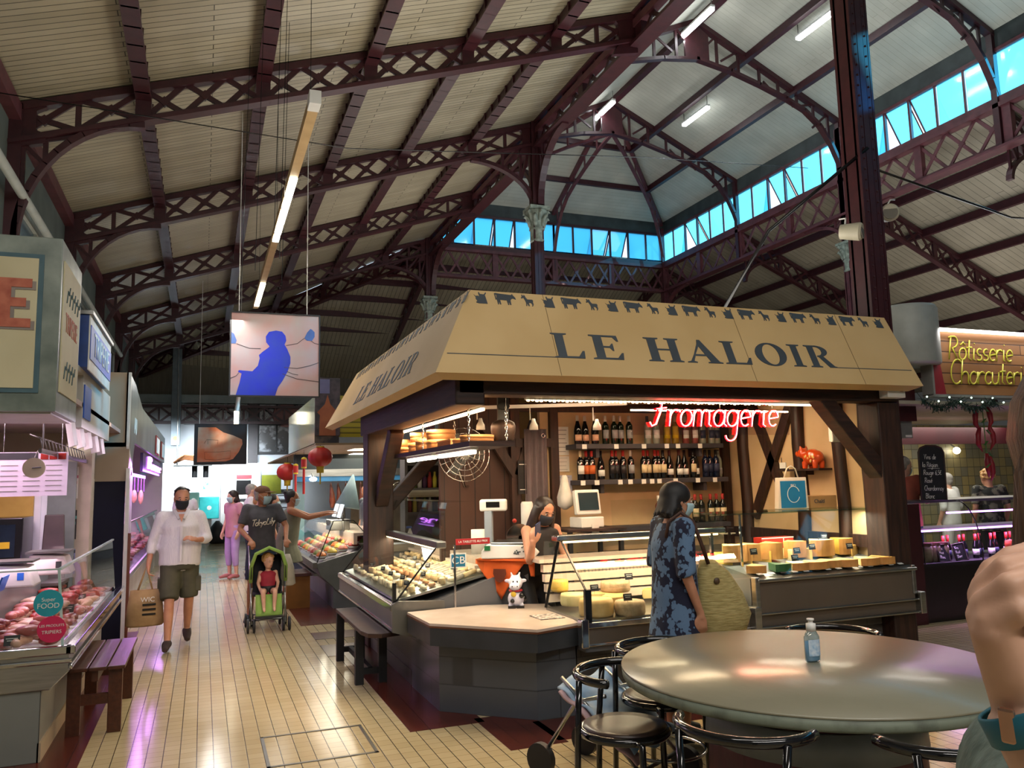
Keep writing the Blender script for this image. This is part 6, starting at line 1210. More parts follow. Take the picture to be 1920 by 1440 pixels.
# paintings hung over the aisle
def painting(x0, y, z0, w_, h_, lab, bgm, shapes, rope):
    t = thing('hanging_painting', lab, 'painting', (x0 + w_ / 2, y, z0)); obj('canvas', MB().box(-w_ / 2, 0, 0, w_ / 2, .03, h_), bgm, t); b = MB(); f = .018
    for q in ((-w_ / 2 - f, -.01, -f, w_ / 2 + f, .04, 0), (-w_ / 2 - f, -.01, h_, w_ / 2 + f, .04, h_ + f), (-w_ / 2 - f, -.01, 0, -w_ / 2, .04, h_), (w_ / 2, -.01, 0, w_ / 2 + f, .04, h_)): b.box(*q)
    obj('frame', b, BLACKM, t)
    for nm, m_, polys, lines in shapes:
        b = MB()
        for p in polys: b.prism([((q[0] - .5) * w_, q[1] * h_) for q in p], (0, 0, 0), (1, 0, 0), (0, 0, 1), (0, -1, 0), .003)
        for p in lines: b.tube([((q[0] - .5) * w_, -.002, q[1] * h_) for q in p], .004, 5)
        obj(nm, b, m_, t)
    for x in (-.42, .36): obj('rope', MB().cyl((x * w_, .015, h_), (x * w_, .015, roofz(x0 + w_ / 2 + x * w_) - z0 + .02), .006, n=6), ROPE, t)
    return t
ROPE = mat('white rope', '#c9c7c0', '#b5b3ac', .8)
FIG = [(.06, 0), (.1, .15), (.12, .26), (.08, .28), (.09, .3), (.24, .29), (.3, .36), (.32, .45), (.31, .49), (.36, .54), (.41, .58), (.43, .6), (.39, .65), (.385, .72), (.42, .78), (.5, .8), (.57, .79), (.61, .74), (.62, .68), (.6, .63), (.63, .58), (.67, .48), (.67, .4), (.64, .3), (.58, .18), (.53, .1), (.5, 0)]
ULTRA = mat('ultramarine paint', '#0a1fa8', '#1a2f9a', .6, 0, 5); INKB = mat('thin brown paint line', '#5a4a4c')
bg1 = mat('pink and grey paint', '#b3847e', '#a39a98', .7, 0, 2.2, 7, .15, lo=.35, hi=.7)
painting(.305, 11.0, 2.9, 1.13, 1.1, 'hanging painting of a blue silhouetted figure on pink', bg1, [('blue_figure', ULTRA, [FIG], []), ('blue_shape', mat('steel blue paint', '#3a5c98', '#31508a'), [[(.83, .72), (.86, .69), (.92, .69), (.95, .74), (.95, .8), (.92, .83), (.9, .84), (.86, .79)], [(0, .62), (.05, .62), (.06, .66), (.03, .74), (0, .76)]], []), ('line', INKB, [], [[(.06, .62), (.2, .57), (.33, .57)], [(.62, .62), (.75, .65), (.83, .72)], [(.6, .35), (.75, .34), (.9, .38), (1, .42)], [(.58, .27), (.75, .21), (1, .18)], [(0, .2), (.06, .23), (.09, .27)], [(.63, .3), (.7, .27), (.76, .26)], [(.91, .69), (.95, .66), (1, .65)]])], 3.6)
bg2 = mat('orange and charcoal paint', '#b7643a', '#b09a80', .7, 0, 1.6, 6, .1, lo=.4, hi=.6)
painting(-.2, 20.0, 2.27, 1.13, .92, 'hanging painting of orange boat outlines on a black ground', BLACKM, [('orange_ground', bg2, [[(.05, .05), (.6, .06), (.75, .12), (.86, .3), (.93, .5), (.92, .62), (.75, .72), (.55, .8), (.4, .93), (.06, .93)]], []), ('line', BLACK, [], [[(.2, .12), (.19, .3), (.45, .3), (.7, .33), (.69, .14), (.4, .1), (.2, .12)], [(.18, .52), (.23, .62), (.45, .6), (.44, .5)], [(.25, .5), (.25, .62)]])], 2.6)
# light troughs and pendant tubes over the aisle
t = thing('light_trough', 'long cream light trough with one lit tube hanging over the aisle', 'lamp', (.84, 9.7, 5.0)); CRT = mat('cream trough', '#b79a6a', '#ab8e5f', .5); obj('trough', MB().box(-.045, -2.9, 0, .045, 5.6, .1), CRT, t); obj('end_cap', MB().box(-.05, -2.95, -.005, .05, -2.78, .115), WHITE, t)
obj('tube', MB().box(-.04, -1.15, -.025, .04, 1.2, -.002), emitmat('trough tube', '#fff6e2', 14), t); obj('cable', MB().cyl((0, -2.6, .1), (0, -2.6, 1.75), .003, n=5).cyl((0, 1, .1), (0, 1, 1.75), .003, n=5).cyl((0, 4.6, .1), (0, 4.6, 1.75), .003, n=5), BLACK, t)
obj('far_tube', MB().box(-.04, 3.6, -.025, .04, 5.3, -.002), emitmat('trough tube far', '#fff1cf', 14), t); area('trough_glow', (.84, 9.7, 4.95), (0, 0, 0), .07, 2.3, 25, (1, .95, .85)); area('trough_glow', (.84, 14.0, 4.95), (0, 0, 0), .07, 1.7, 18, (1, .95, .85))
t = thing('pendant_tube', 'short lit tube lamp hanging below the blue-figure painting', 'lamp', (.72, 20.5, 3.35)); obj('holder', MB().cyl((0, 0, .2), (.04, 0, .55), .05), WHITE, t); obj('tube', MB().cyl((0, 0, -.1), (0, 0, .2), .055), emitmat('pendant tube', '#fff2d0', 14), t); obj('cable', MB().cyl((.04, 0, .55), (.04, 0, 3.58), .006, n=5), BLACK, t); area('pendant_glow', (.72, 20.5, 3.2), (0, 0, 0), .2, .2, 20, (1, .93, .8))
NT = emitmat('nave tube', '#f6fbff', 20)
for i, (x, y, l_) in enumerate(((11.2, 15.9, 'lit tube low on the nave ceiling beside the dome arch'), (11.2, 11.7, 'lit tube on the nave ceiling beside the great riveted column'), (9.4, 13.1, 'lit tube by the nave ridge between the two arches'), (9.4, 17.3, 'lit tube by the nave ridge against the dome'))):
    z = RZ - abs(x - RX) * (RZ - EZ) / 3.815 - .28; t = thing('ceiling_tube', l_, 'lamp', (x, y, z)); obj('housing', MB().box(-.05, -.55, .0, .05, .55, .05), WHITEP, t); obj('tube', MB().box(-.055, -.52, -.05, .055, .52, 0), NT, t); obj('bracket', MB().cyl((0, -.5, .06), (0, -.5, .3), .01, n=6).cyl((0, .5, .06), (0, .5, .3), .01, n=6), STEELD, t)
    area('nave_tube_glow', (x, y, z - .05), (0, 0, 0), .08, 1.4, 40, (.9, .96, 1))
# loudspeakers and stray wires
for i, (x, y, z, rz, l_) in enumerate(((5.86, 5.86, 4.05, .6, 'cream horn loudspeaker on the near side of the great riveted column'), (6.4, 5.9, 4.3, -.6, 'cream loudspeaker on the far side of the great riveted column'))):
    t = thing('loudspeaker', l_, 'loudspeaker', (x, y, z), rz); b = MB(); b.cyl((0, .1, 0), (0, -.08, -.03), .07, .09, 20); b.cyl((0, -.08, -.03), (0, -.1, -.033), .09, .075, 20); obj('drum', b, mat('cream speaker', '#b9b39e', '#ada792', .5), t); obj('grille', MB().cyl((0, -.1, -.033), (0, -.105, -.033), .07), mat('grey grille', '#6f6c63', None, .7), t); obj('bracket', MB().tube([(0, .05, .07), (.04, .05, .14), (.1, .12, .16)], .008, 6), WHITE, t)
b = MB()
for x, y in ((.55, 7.3), (.65, 7.9), (.45, 8.4), (.75, 8.8), (.35, 9.2)): b.cyl((x, y, 3.9), (x + .05, y, roofz(x)), .004, n=4)
tag(obj('cable', b, BLACK), 'thin vertical wires hanging from the roof boards near the light trough', 'wires')
tag(obj('cable', MB().tube([(-2.0, 8.5, 5.5), (1.5, 9.0, 5.6), (5.9, 9.6, 6.3), (9, 9.8, 6.6)], .006, 5), BLACK), 'thin wire stretched across under the roof', 'wire')
tag(obj('cable', MB().tube([(6.1, 5.8, 4.9), (5.4, 6.5, 4.2), (4.9, 7.0, 3.1)], .018, 6), BLACK), 'black cable sagging from the great riveted column to the canopy', 'cable')
tag(obj('cable', MB().tube([(6.2, 5.9, 4.75), (9, 6.5, 4.7), (13, 7.5, 5.3)], .012, 6), BLACK), 'dark cable running from the great riveted column across the side aisle', 'cable')
# stall beyond the cheese stall
t = thing('stall_fascia', 'glossy pale green fascia panel above the red paper lanterns', 'fascia', (1.5, 11.9, 2.3)); b = MB(); b.prism([(0, .0), (3.8, .0), (3.8, .7), (2.2, .7), (0, .7)], (0, 0, 0), (0, 1, 0), (0, 0, 1), (1, 0, 0), .03); obj('panel', b, mat('glossy pale panel', '#9fb0ab', '#b3b98f', .1, .2, .9, lo=.4, hi=.6), t); obj('return_panel', MB().box(0, -.02, 0, .35, 0, .7), mat('temple print', '#6c5a4a', '#2c2a33', .5, 0, 6, lo=.4, hi=.6), t); obj('yellow_panel', brickmat and MB().box(.35, -.02, .1, .9, 0, .72), brickmat('yellow slats', '#a89a20', '#9c8e1c', '#5c5310', 3, .08, .012, 0, 'xz', .5, .3, .13), t)
obj('ceiling_9', MB().box(1.5, 11.8, 2.28, 5.6, 21, 2.31), brickmat('tan soffit boards', '#9a8262', '#8d7658', '#584731', 3, .3, .01, .3, 'xy', .5, .2, .13), kind='structure')
t = thing('temple_picture', 'picture of an orange temple beside the yellow slatted sign', 'picture', (1.66, 11.86, 2.42)); obj('sheet', MB().box(-.16, 0, 0, .2, .02, .85), mat('dark foliage print', '#26262e', '#4a4048', .6, 0, 9), t); obj('temple', MB().prism([(-.1, 0), (.14, 0), (.13, .3), (.17, .34), (.06, .46), (.02, .6), (-.02, .46), (-.13, .34), (-.09, .3)], (0, 0, 0), (1, 0, 0), (0, 0, 1), (0, -1, 0), .004), mat('orange temple', '#9c5a34', '#8a4a2a', .6), t); obj('sky_patch', MB().box(-.15, -.002, .62, .05, 0, .83), mat('lilac sky print', '#6a6d92', '#5f6288', .6), t)
for i, (x, y) in enumerate(((2.6, 13.2), (2.9, 15.0))): t = thing('ceiling_light', '%s bright square panel in the soffit behind the timber post' % ('near', 'far')[i], 'ceiling light', (x, y, 2.27)); obj('diffuser', MB().box(-.35, -.35, 0, .35, .35, .012), emitmat('soffit panel', '#fff3d2', 6), t); obj('frame', MB().box(-.38, -.38, .004, .38, .38, .02), WHITE, t)
area('mid_stall_glow', (2.6, 14.0, 2.2), (0, 0, 0), 1.6, 3, 70, (1, .92, .78))
LANT = mat('red lantern paper', '#b3261b', '#a11d15', .5, 0, 5); YEL = mat('yellow lantern trim', '#c9b02a', '#b59d22', .6)
def lantern(x, y, z, r, lab, ztop):
    t = thing('paper_lantern', lab, 'lantern', (x, y, z)); b = MB(); n = 36; rows = []
    for i in range(9):
        a = -1.25 + 2.5 * i / 8; rows.append([Vector((r * math.cos(a) * (1 + .04 * math.cos(k * PI * 2 * 12 / n)) * math.cos(2 * PI * k / n), r * math.cos(a) * (1 + .04 * math.cos(k * PI * 2 * 12 / n)) * math.sin(2 * PI * k / n), r * .86 * math.sin(a))) for k in range(n)])
    b.rings(rows); obj('globe', b, LANT, t); obj('cap', MB().cyl((0, 0, r * .8), (0, 0, r * .92), r * .34).cyl((0, 0, -r * .92), (0, 0, -r * .8), r * .34), YEL, t); obj('fringe', MB().lathe([(r * .3, -r * 1.35), (r * .32, -r * .9)], n=16), YEL, t); obj('tassel', MB().cyl((0, 0, -r * 2.3), (0, 0, -r * 1.3), r * .06, n=6), YEL, t); obj('string', MB().cyl((0, 0, r * .9), (0, 0, ztop - z), .004, n=5), BLACK, t)
lantern(1.58, 11.86, 2.11, .17, 'large red paper lantern hanging at the corner of the pale fascia', 2.3); lantern(1.55, 16.4, 1.985, .2, 'second red paper lantern hanging further along the pale fascia', 2.3)
for i, (x, y, z) in enumerate(((1.53, 14.7, 2.0), (1.53, 13.45, 2.07))): t = thing('tassel_lantern', '%s small yellow and red cylinder lantern with a long tassel' % ('lower', 'upper')[i], 'lantern', (x, y, z)); obj('drum', MB().cyl((0, 0, -.06), (0, 0, .06), .045), LANT, t); obj('cap', MB().lathe([(.045, .06), (.04, .085), (.01, .1)], n=16).cyl((0, 0, -.085), (0, 0, -.06), .042), YEL, t); obj('tassel', MB().cyl((0, 0, -.5), (0, 0, -.09), .02, n=8), LANT, t); obj('string', MB().cyl((0, 0, .1), (0, 0, .28 - .06 * i), .003, n=5), BLACK, t)
# delicatessen case, hams, bands
t = thing('deli_display_case', 'grey-ended delicatessen case heaped with salads beyond the timber post', 'display case', (1.5, 11.5, 0)); obj('end_panel', MB().prism([(-.02, .62), (.9, .86), (.9, .2), (.35, .16), (.05, .45)], (0, 0, 0), (1, 0, 0), (0, 0, 1), (0, 1, 0), .05), mat('grey ribbed panel', '#6f7470', '#646965', .5), t, bev=.008); obj('tub', MB().prism([(-.02, .62), (.9, .86), (.9, .2), (.35, .16), (.05, .45)], (0, .05, 0), (1, 0, 0), (0, 0, 1), (0, 1, 0), 5.6), mat('lilac grey enamel', '#6d6675', '#615a69', .4), t); obj('plinth', MB().box(.22, .02, 0, .85, 5.6, .3), mat('grey plinth', '#6d7376'), t); obj('bumper_rail', MB().box(-.06, 0, .56, 0, 5.6, .64).box(-.05, 0, .46, -.0, 5.6, .49), STEELD, t)
b = MB(); b.quad((-.0, .02, .64), (0, 5.5, .64), (.22, 5.5, 1.2), (.22, .02, 1.2)); b.add([(0, .02, .64), (.22, .02, 1.2), (.5, .02, 1.2), (.8, .02, .85)], [(0, 1, 2, 3)]); obj('front_glass', b, GLASS, t); obj('glass_edge', MB().bar((0, .02, .64), (.22, .02, 1.2), .012, .012).bar((.22, .02, 1.2), (.5, .02, 1.2), .012, .012).bar((.5, .02, 1.2), (.8, .02, .86), .012, .012), BLACK, t); obj('counter_top', MB().box(.55, 0, .98, 1.0, 5.6, 1.02).box(.5, 0, .86, .55, 5.6, 1.02), MARB, t)
area('deli_glow', (1.9, 13.5, 1.18), (0, 0, 0), .2, 3.8, 40, (1, .85, .65))
SAL = [mat('orange salad', '#c9702a', '#b55c1e', .5, 0, 25, bump=.6), mat('red salad', '#a83428', '#8f2a22', .5, 0, 25, bump=.6), mat('yellow salad', '#cdb04a', '#bb9c3a', .5, 0, 25, bump=.6), mat('green salad', '#6c7a3a', '#5a6a30', .5, 0, 25, bump=.6), mat('pink salad', '#cf7f6c', '#bd6c5a', .5, 0, 25, bump=.6)]
for i in range(5):
    for k in range(9):
        y = 11.7 + k * .34; x = 1.58 + i * .15; z = .68 + i * .04; b = MB(); b.lathe([(.06, 0), (.075, .04), (.07, .05), (.04, .085), (.001, .1)], n=14); t = thing('salad_tray', '%s heap in row %s of the deli case, %s tray from its near end' % (['orange', 'red', 'yellow', 'green', 'pink'][(i * 2 + k * 3) % 5], ['one', 'two', 'three', 'four', 'five'][i], ORD[k]), 'salad', (x, y, z), 0, 'salad heaps in the delicatessen case'); obj('heap', b, SAL[(i * 2 + k * 3) % 5], t); obj('dish', MB().lathe([(.05, -.01), (.08, .03), (.076, .03), (.05, 0)], n=14), WHITEP, t)
obj('wall_deli_back', MB().box(2.9, 17.0, 0, 5.6, 17.05, 2.28), mat('beige deli wall', '#8d8069', '#81745e', .6), kind='structure'); obj('trim_7', MB().box(1.55, 15.2, 2.0, 4.5, 15.3, 2.28), mat('dark teal band', '#16242a', '#121e24', .5), kind='structure'); obj('trim_8', MB().box(1.6, 15.1, 1.87, 4.5, 15.18, 2.0), STEEL, kind='structure'); obj('trim_9', MB().box(1.6, 15.12, 1.78, 4.5, 15.17, 1.87), mat('blue band', '#2c6f9c', '#28668f', .5), kind='structure'); obj('trim_10', MB().box(1.55, 15.25, 0, 1.75, 15.4, 2.0), mat('teal grey post', '#6e8a90', '#647f85', .5), kind='structure')
t = thing('spot_lamp', 'bright round lamp glaring under the blue band', 'lamp', (1.86, 14.9, 1.82)); obj('bulb', MB().ball((0, 0, 0), .07, .07, .04), emitmat('glaring lamp', '#eef8ff', 14), t); obj('arm', MB().cyl((0, 0, .03), (0, .2, .1), .012), STEEL, t)
HAM = mat('cured ham', '#7a3d26', '#4c2618', .45, 0, 10, bump=.2)
for i in range(9): t = thing('ham', '%s dark ham from the blue cone hanging behind the deli counter' % ORD[i], 'ham', (2.25 + .14 * i, 15.4 + .05 * (i % 2), 1.7), 0, 'hams hanging behind the deli counter'); b = MB(); b.tube([(0, 0, .05), (0, 0, 0), (.02, 0, -.15), (.03, 0, -.3), (.02, 0, -.42)], [.008, .02, .045, .06, .025], 10); obj('ham_body', b, HAM, t); obj('hook', MB().cyl((0, 0, .04), (0, 0, .12), .005, n=5), CHROME, t)
obj('rail_beam', MB().bar((2.0, 15.42, 1.83), (4.2, 15.42, 1.83), .03, .03), CHROME, kind='structure')
t = thing('paper_cone', 'large grey-blue paper cone standing on the deli counter', 'cone', (2.1, 13.0, 1.02)); b = MB(); b.lathe([(.19, .32), (.2, .34), (.1, .62), (.012, .86)], n=24, sy=.8); obj('cone_side', b, mat('grey blue card', '#7f989f', '#748d94', .6), t, rot=(0, .18, 0)); obj('stem', MB().cyl((0, 0, 0), (0, 0, .35), .03), STEELD, t)
t = thing('sauce_bottle', 'red and white sauce bottle on the deli counter', 'bottle', (2.26, 12.0, 1.02)); obj('bottle_body', MB().lathe([(.03, 0), (.035, .02), (.035, .13), (.015, .17), (.008, .22)], n=14), mat('red plastic bottle', '#b53b28', '#d8cdc4', .4, 0, 9), t); obj('cap', MB().cyl((0, 0, .22), (0, 0, .25), .008, .004, 8), WHITE, t)
t = thing('glass_vase', 'tall clear vase of white blooms by the timber post', 'vase', (2.42, 11.8, 1.02)); obj('vase_body', MB().lathe([(.06, 0), (.065, .02), (.07, .3), (.075, .46), (.068, .46), (.06, .03)], n=18), GLASSG, t); b = MB(); [b.ball((.08 * math.cos(k * 2.4), .06 * math.sin(k * 2.4), .52 + .03 * (k % 5)), .05, n=8, m=6) for k in range(11)]; obj('bloom', b, mat('cream blooms', '#cfc69c', '#b9b084', .8, 0, 20, bump=.5), t)
t = thing('deli_scale', 'grey scale with lit white screens on the deli counter', 'scale', (1.95, 12.6, 1.02)); obj('body', MB().box(-.15, -.2, 0, .15, .2, .16), STEELD, t, bev=.01); obj('screen', MB().cbox((-.05, -.1, .3), .02, .26, .2, (0, .3, 0)).cbox((-.05, -.55, .3), .02, .26, .2, (0, .3, 0)), emitmat('white screen', '#dfe8ec', 1.2), t); obj('mast', MB().cyl((0, -.1, .15), (-.02, -.1, .25), .015).cyl((0, -.55, 0), (-.02, -.55, .25), .015), STEELD, t)
t = thing('crate_stool', 'upturned reddish crate with a yellow side beside the deli case', 'crate', (1.28, 12.1, 0)); obj('crate_body', MB().box(-.16, -.3, 0, .16, .3, .44), mat('ochre board', '#8a5a1e', '#7c4f18', .6, 0, 5), t); obj('crate_top', MB().box(-.19, -.34, .44, .19, .34, .48), mat('red brown board', '#4a2420', '#3e1d1a', .5), t)
# bottle shelves seen through the cheese stall
t = thing('grocery_shelves', 'grocery shelves with bags on top seen through the cheese stall', 'shelves', (3.05, 11.2, 0)); b = MB(); [b.box(-.34, 0, z, .4, .3, z + .03) for z in (1.26, 1.6, 1.95)]; b.box(-.36, .28, 0, .42, .32, 2.2); b.box(.4, 0, 0, .44, .3, 2.2); b.box(-.38, 0, 0, -.34, .3, 2.2); obj('frame', b, mat('grey shelf', '#6a655c', '#5f5a52', .5), t); obj('hood', MB().box(-.36, -.12, 1.5, .34, 0, 1.6), mat('cream hood', '#a89c80', '#9c9075', .5), t, bev=.03)
JC = [mat('jar %d' % i, c, None, .2) for i, c in enumerate(('#a5342a', '#c8b63a', '#5b3a2c', '#7f8a40', '#d0c7b4', '#4b2a40'))]; JB = MB(); JB.lathe([(.03, 0), (.034, .01), (.034, .14), (.018, .18), (.018, .23), (.001, .23)], n=12)
for r, z in enumerate((1.29, 1.63)):
    for i in range(9): tag(obj('sauce_bottle', JB, JC[(i + r * 2) % 6], loc=(2.76 + .075 * i, 11.3, z)), '%s bottle from the timber post on the %s grocery shelf, %s' % (ORD[i], ('lower', 'upper')[r], ['red', 'yellow', 'brown', 'olive', 'cream', 'plum'][(i + r * 2) % 6]), 'bottle', 'bottles on the grocery shelves')
for i in range(4): b = MB(); b.ball((0, 0, .09), .1, .08, .1, 12, 8); b.ball((.02, 0, .2), .05, .04, .06); [b.v.__setitem__(k, (p[0] * (1 + .12 * math.sin(k * 2.1)), p[1], p[2] * (1 + .06 * math.cos(k)))) for k, p in enumerate(b.v)]; tag(obj('snack_bag', b, [mat('green white packet', '#9fae86', '#d0cdbb', .3, 0, 9), mat('silver packet', '#b7b6ae', '#7fa39a', .3, 0, 9)][i % 2], loc=(2.8 + .18 * i, 11.35, 1.98)), '%s crinkled packet from the timber post on top of the grocery shelves' % ORD[i], 'packet', 'packets on the grocery shelves')
t = thing('sink_tap', 'tall chrome hoop tap behind the corner glass case', 'tap', (2.05, 9.35, 1.0)); obj('spout', MB().tube([(0, 0, 0), (0, 0, .6), (.04, 0, .68), (.1, 0, .7), (.16, 0, .66), (.17, 0, .5)], .018, 10), CHROME, t); obj('base', MB().box(-.25, -.1, -.08, .5, .2, 0), STEEL, t); obj('cabinet', MB().box(-.25, -.08, -1.0, .5, .2, -.08), CASEG, t)
# ================================================================ ROTISSERIE STALL ON THE RIGHT
MAROON = mat('maroon panel', '#3d1218', '#330e13', .45, 0, 3); SGW = brickmat('sign planks', '#a8774a', '#93643b', '#4c2f1c', 2.2, .13, .008, .3, 'xz', .5, .3, .13)
t = thing('stall_sign', 'wood-look sign lettered Rotisserie Charcuterie in yellow script with a red edge', 'sign', (8.07, 7.0, 2.6)); obj('board', MB().box(0, 0, 0, 2.6, .12, .78), SGW, t)
CRIM = mat('crimson edge', '#8d1725', '#7c1220', .5); obj('red_edge', MB().prism([(.02, 0), (.2, 0), (.16, .25), (.12, .5), (.1, .74), (.02, .76)], (0, -.006, 0), (1, 0, 0), (0, 0, 1), (0, 1, 0), .006), CRIM, t); obj('red_edge', MB().prism([(1.3, 0), (2.6, 0), (2.6, .18), (2.1, .03)], (0, -.006, 0), (1, 0, 0), (0, 0, 1), (0, 1, 0), .006), CRIM, t)
obj('light_bar', MB().box(-.02, -.06, .77, 2.6, .02, .8), emitmat('white light bar', '#fff4ea', 9), t); obj('side_frame', MB().box(-.03, -.03, -.01, 0, .13, .8).box(-.03, -.02, -.03, 2.6, .13, 0), mat('grey aluminium', '#b4b3b0', None, .4, .6), t)
YL = mat('yellow green sign paint', '#c8c33a', '#b9b42f', .5); b = MB(); script(b, 'Rôtisserie', (.27, -.008, .43), (1, .0, 0), (-.05, 0, 1), (0, -1, 0), .29, .011, .22, flat=.4, gap=-.02); script(b, 'Charcuterie', (.27, -.008, .13), (1, 0, .015), (-.05, 0, 1), (0, -1, 0), .3, .011, .22, flat=.4, gap=-.015); obj('script', b, YL, t)
area('sign_glow', (9.3, 6.85, 3.36), (math.radians(-25), 0, 0), 2.4, .05, 14, (1, .95, .9))
t = thing('extraction_hood', 'big pale grey cylinder tank above the rotisserie stall', 'tank', (7.85, 7.1, 2.95)); obj('drum', MB().lathe([(.33, 0), (.34, .02), (.34, .66), (.32, .7), (.001, .72)], n=36), mat('pale grey drum', '#aab0ad', '#9fa5a2', .5, .1), t)
obj('wall_rotisserie', MB().box(7.45, 7.25, 2.3, 8.05, 7.3, 2.95), MAROON, kind='structure')
t = thing('socket_disc', 'white round device with a trailing cord on the maroon panel', 'device', (7.72, 7.2, 2.82)); obj('disc', MB().cyl((0, 0, 0), (0, -.06, 0), .1, n=24), WHITEP, t); obj('knob', MB().cyl((.02, -.06, .0), (.02, -.08, 0), .02), STEELD, t); obj('cord', MB().tube([(0, -.03, .1), (-.02, -.02, .2), (-.09, 0, .3)], .008, 6), WHITEP, t)
t = thing('extractor_box', 'grey metal box hanging between the stall post and the chalkboard', 'box', (7.78, 7.3, 2.1)); obj('casing', MB().box(-.28, 0, 0, .24, .4, .36), mat('satin grey metal', '#8b8b87', '#7e7e7a', .4, .4), t, bev=.006); obj('label', MB().box(.12, -.004, .01, .22, 0, .035), PAPER, t)
obj('beam_soffit', MB().box(7.3, 7.0, 2.48, 12, 10, 2.52), mat('pale soffit', '#a59b8d', '#998f81', .6), kind='structure')
# fir garland, lights, chilli string
PINE = mat('fir garland', '#1c3a30', '#12291f', .8, 0, 30)
def garland(x0, x1, y, z0, lab, n):
    t = thing('fir_garland', lab, 'garland', (x0, y, z0)); b = MB()
    for i in range(n):
        f = i / n; c = Vector(((x1 - x0) * f, 0, -.06 - .09 * abs(math.sin(f * 7)))); d = Vector((random.uniform(-1, 1), random.uniform(-.6, .2), random.uniform(-1, .3))).normalized() * random.uniform(.05, .1); b.bar(c, c + d, .008, .003)
    obj('needles', b, PINE, t, kind='stuff'); b = MB(); [b.ball(((x1 - x0) * i / 7 + .03, -.05, -.04 - .05 * (i % 2)), .011, n=7, m=5) for i in range(8)]; obj('fairy_lights', b, emitmat('fairy light', '#d7ffe0', 4), t)
garland(7.85, 9.1, 6.98, 2.6, 'dark green fir garland under the wooden sign', 420); garland(9.6, 10.4, 6.98, 2.6, 'short fir garland near the long-haired woman', 200)
t = thing('chilli_string', 'string of big red cloth chillies with green leaves hanging under the sign', 'chilli string', (9.1, 7.2, 2.52)); CHI = mat('red chilli cloth', '#8c1520', '#74101a', .5)
for i, (dx, dz, a) in enumerate(((-.09, -.05, .5), (.08, -.03, -.4), (-.08, -.3, .4), (.09, -.28, -.5), (.0, -.62, .2), (.05, -.66, -.2))):
    b = MB(); b.tube([(dx, 0, dz), (dx * 1.5, 0, dz - .1), (dx * 1.6, 0, dz - .2), (dx * .9 + a * .02, 0, dz - .3)], [.02, .034, .03, .006], 9); obj('chilli', b, CHI, t)
b = MB(); [b.bar((0, -.03, -.05 - .14 * i), (.06 * (-1) ** i, -.03, -.1 - .14 * i), .03, .004) for i in range(6)]; b.cyl((0, 0, .06), (0, 0, -.7), .006, n=5); obj('leaves', b, mat('green leaf', '#4a7a3a', '#3d6a30', .6), t)
# chalkboard
t = thing('chalkboard', 'chalk menu board on the rotisserie case listing regional wines', 'chalkboard', (7.87, 7.12, 1.36), -.05, None, (0, .02, -.05)); AR = [(.0, 0), (.38, 0), (.38, .56), (.35, .61), (.26, .64), (.12, .64), (.03, .61), (0, .56)]
obj('board', MB().prism(AR, (0, 0, 0), (1, 0, 0), (0, 0, 1), (0, 1, 0), .012), mat('slate board', '#15171c', '#1b1d23', .7), t); obj('frame', MB().tube([(x, 0, z) for x, z in AR], .011, 6, closed=True), DARKWOODX, t)
b = MB()
for i, (s_, x) in enumerate((('Vins de', .07), ('la Région', .04), ('Rouge 6,5€', .05), ('Rosé', .06), ('Chardonnay', .05), ('Blanc', .06))): script(b, s_, (x, -.004, .48 - .092 * i), (1, 0, .0), (0, 0, 1), (0, -1, 0), .058, .0028, .1, flat=.4)
b.bar((.12, -.003, .37), (.3, -.003, .372), .003, .003); obj('chalk_writing', b, CHALK, t)
# display case with violet lights
t = thing('charcuterie_display_case', 'black violet-lit charcuterie case with bottles and jars', 'display case', (7.6, 6.9, 0)); obj('base', MB().box(.0, .05, 0, 3.6, .9, .62), mat('black base', '#120d10', '#0d090b', .3), t); obj('side_panel', MB().box(-.28, .0, 0, -.02, .9, 1.33), MAROON, t); obj('deck', MB().box(0, .05, .62, 3.6, .9, .65), BLACKM, t); obj('mid_shelf', MB().box(.05, .35, .98, 3.6, .9, 1.0), mat('pale shelf', '#a79eac', None, .3), t)
obj('violet_tube', MB().box(.03, .12, 1.0, 3.6, .15, 1.02).box(.65, .2, 1.19, 3.6, .23, 1.21), emitmat('violet tube lamp', '#d28cff', 6), t); area('violet_case', (9.2, 7.1, 1.17), (0, 0, 0), 2.4, .1, 18, (.8, .4, 1)); area('violet_case', (9.2, 7.05, .97), (0, 0, 0), 2.8, .1, 22, (.8, .4, 1))
obj('lid', MB().box(.0, .3, 1.32, 3.6, .9, 1.35), STEELD, t); b = MB(); n = 8; R = [(.02 + .0 * k, .3 - .3 * math.sin(PI / 2 * k / n), .65 + .69 * math.cos(PI / 2 * k / n) ** .8) for k in range(n + 1)]; b.rings([[Vector((x, y, z)) for x, y, z in [(0, r[1], r[2]), (3.6, r[1], r[2])]] for r in R], caps=False); obj('curved_glass', b, GLASS, t); obj('glass_edge', MB().tube([(0, r[1], r[2]) for r in R], .008, 6).tube([(.9, r[1] - .003, r[2]) for r in R], .007, 6), BLACK, t)
for i in range(10):
    x = 8.15 + i * .13; s = thing('wine_bottle', '%s red-capped bottle from the jars in the violet-lit case' % ORD[i], 'bottle', (x, 7.12 + .05 * (i % 2), .65), 0, 'bottles in the violet-lit case'); obj('bottle_glass', MB().lathe([(.034, 0), (.036, .01), (.036, .15), (.014, .21), (.0135, .26)], n=14), BK, s); obj('capsule', MB().lathe([(.0155, .2), (.0165, .285), (.001, .287)], n=12), CAPS['r'], s); obj('label', MB().lathe([(.0368, .04), (.0368, .11)], n=14), [LABS['w'], LABS['n']][i % 2], s)
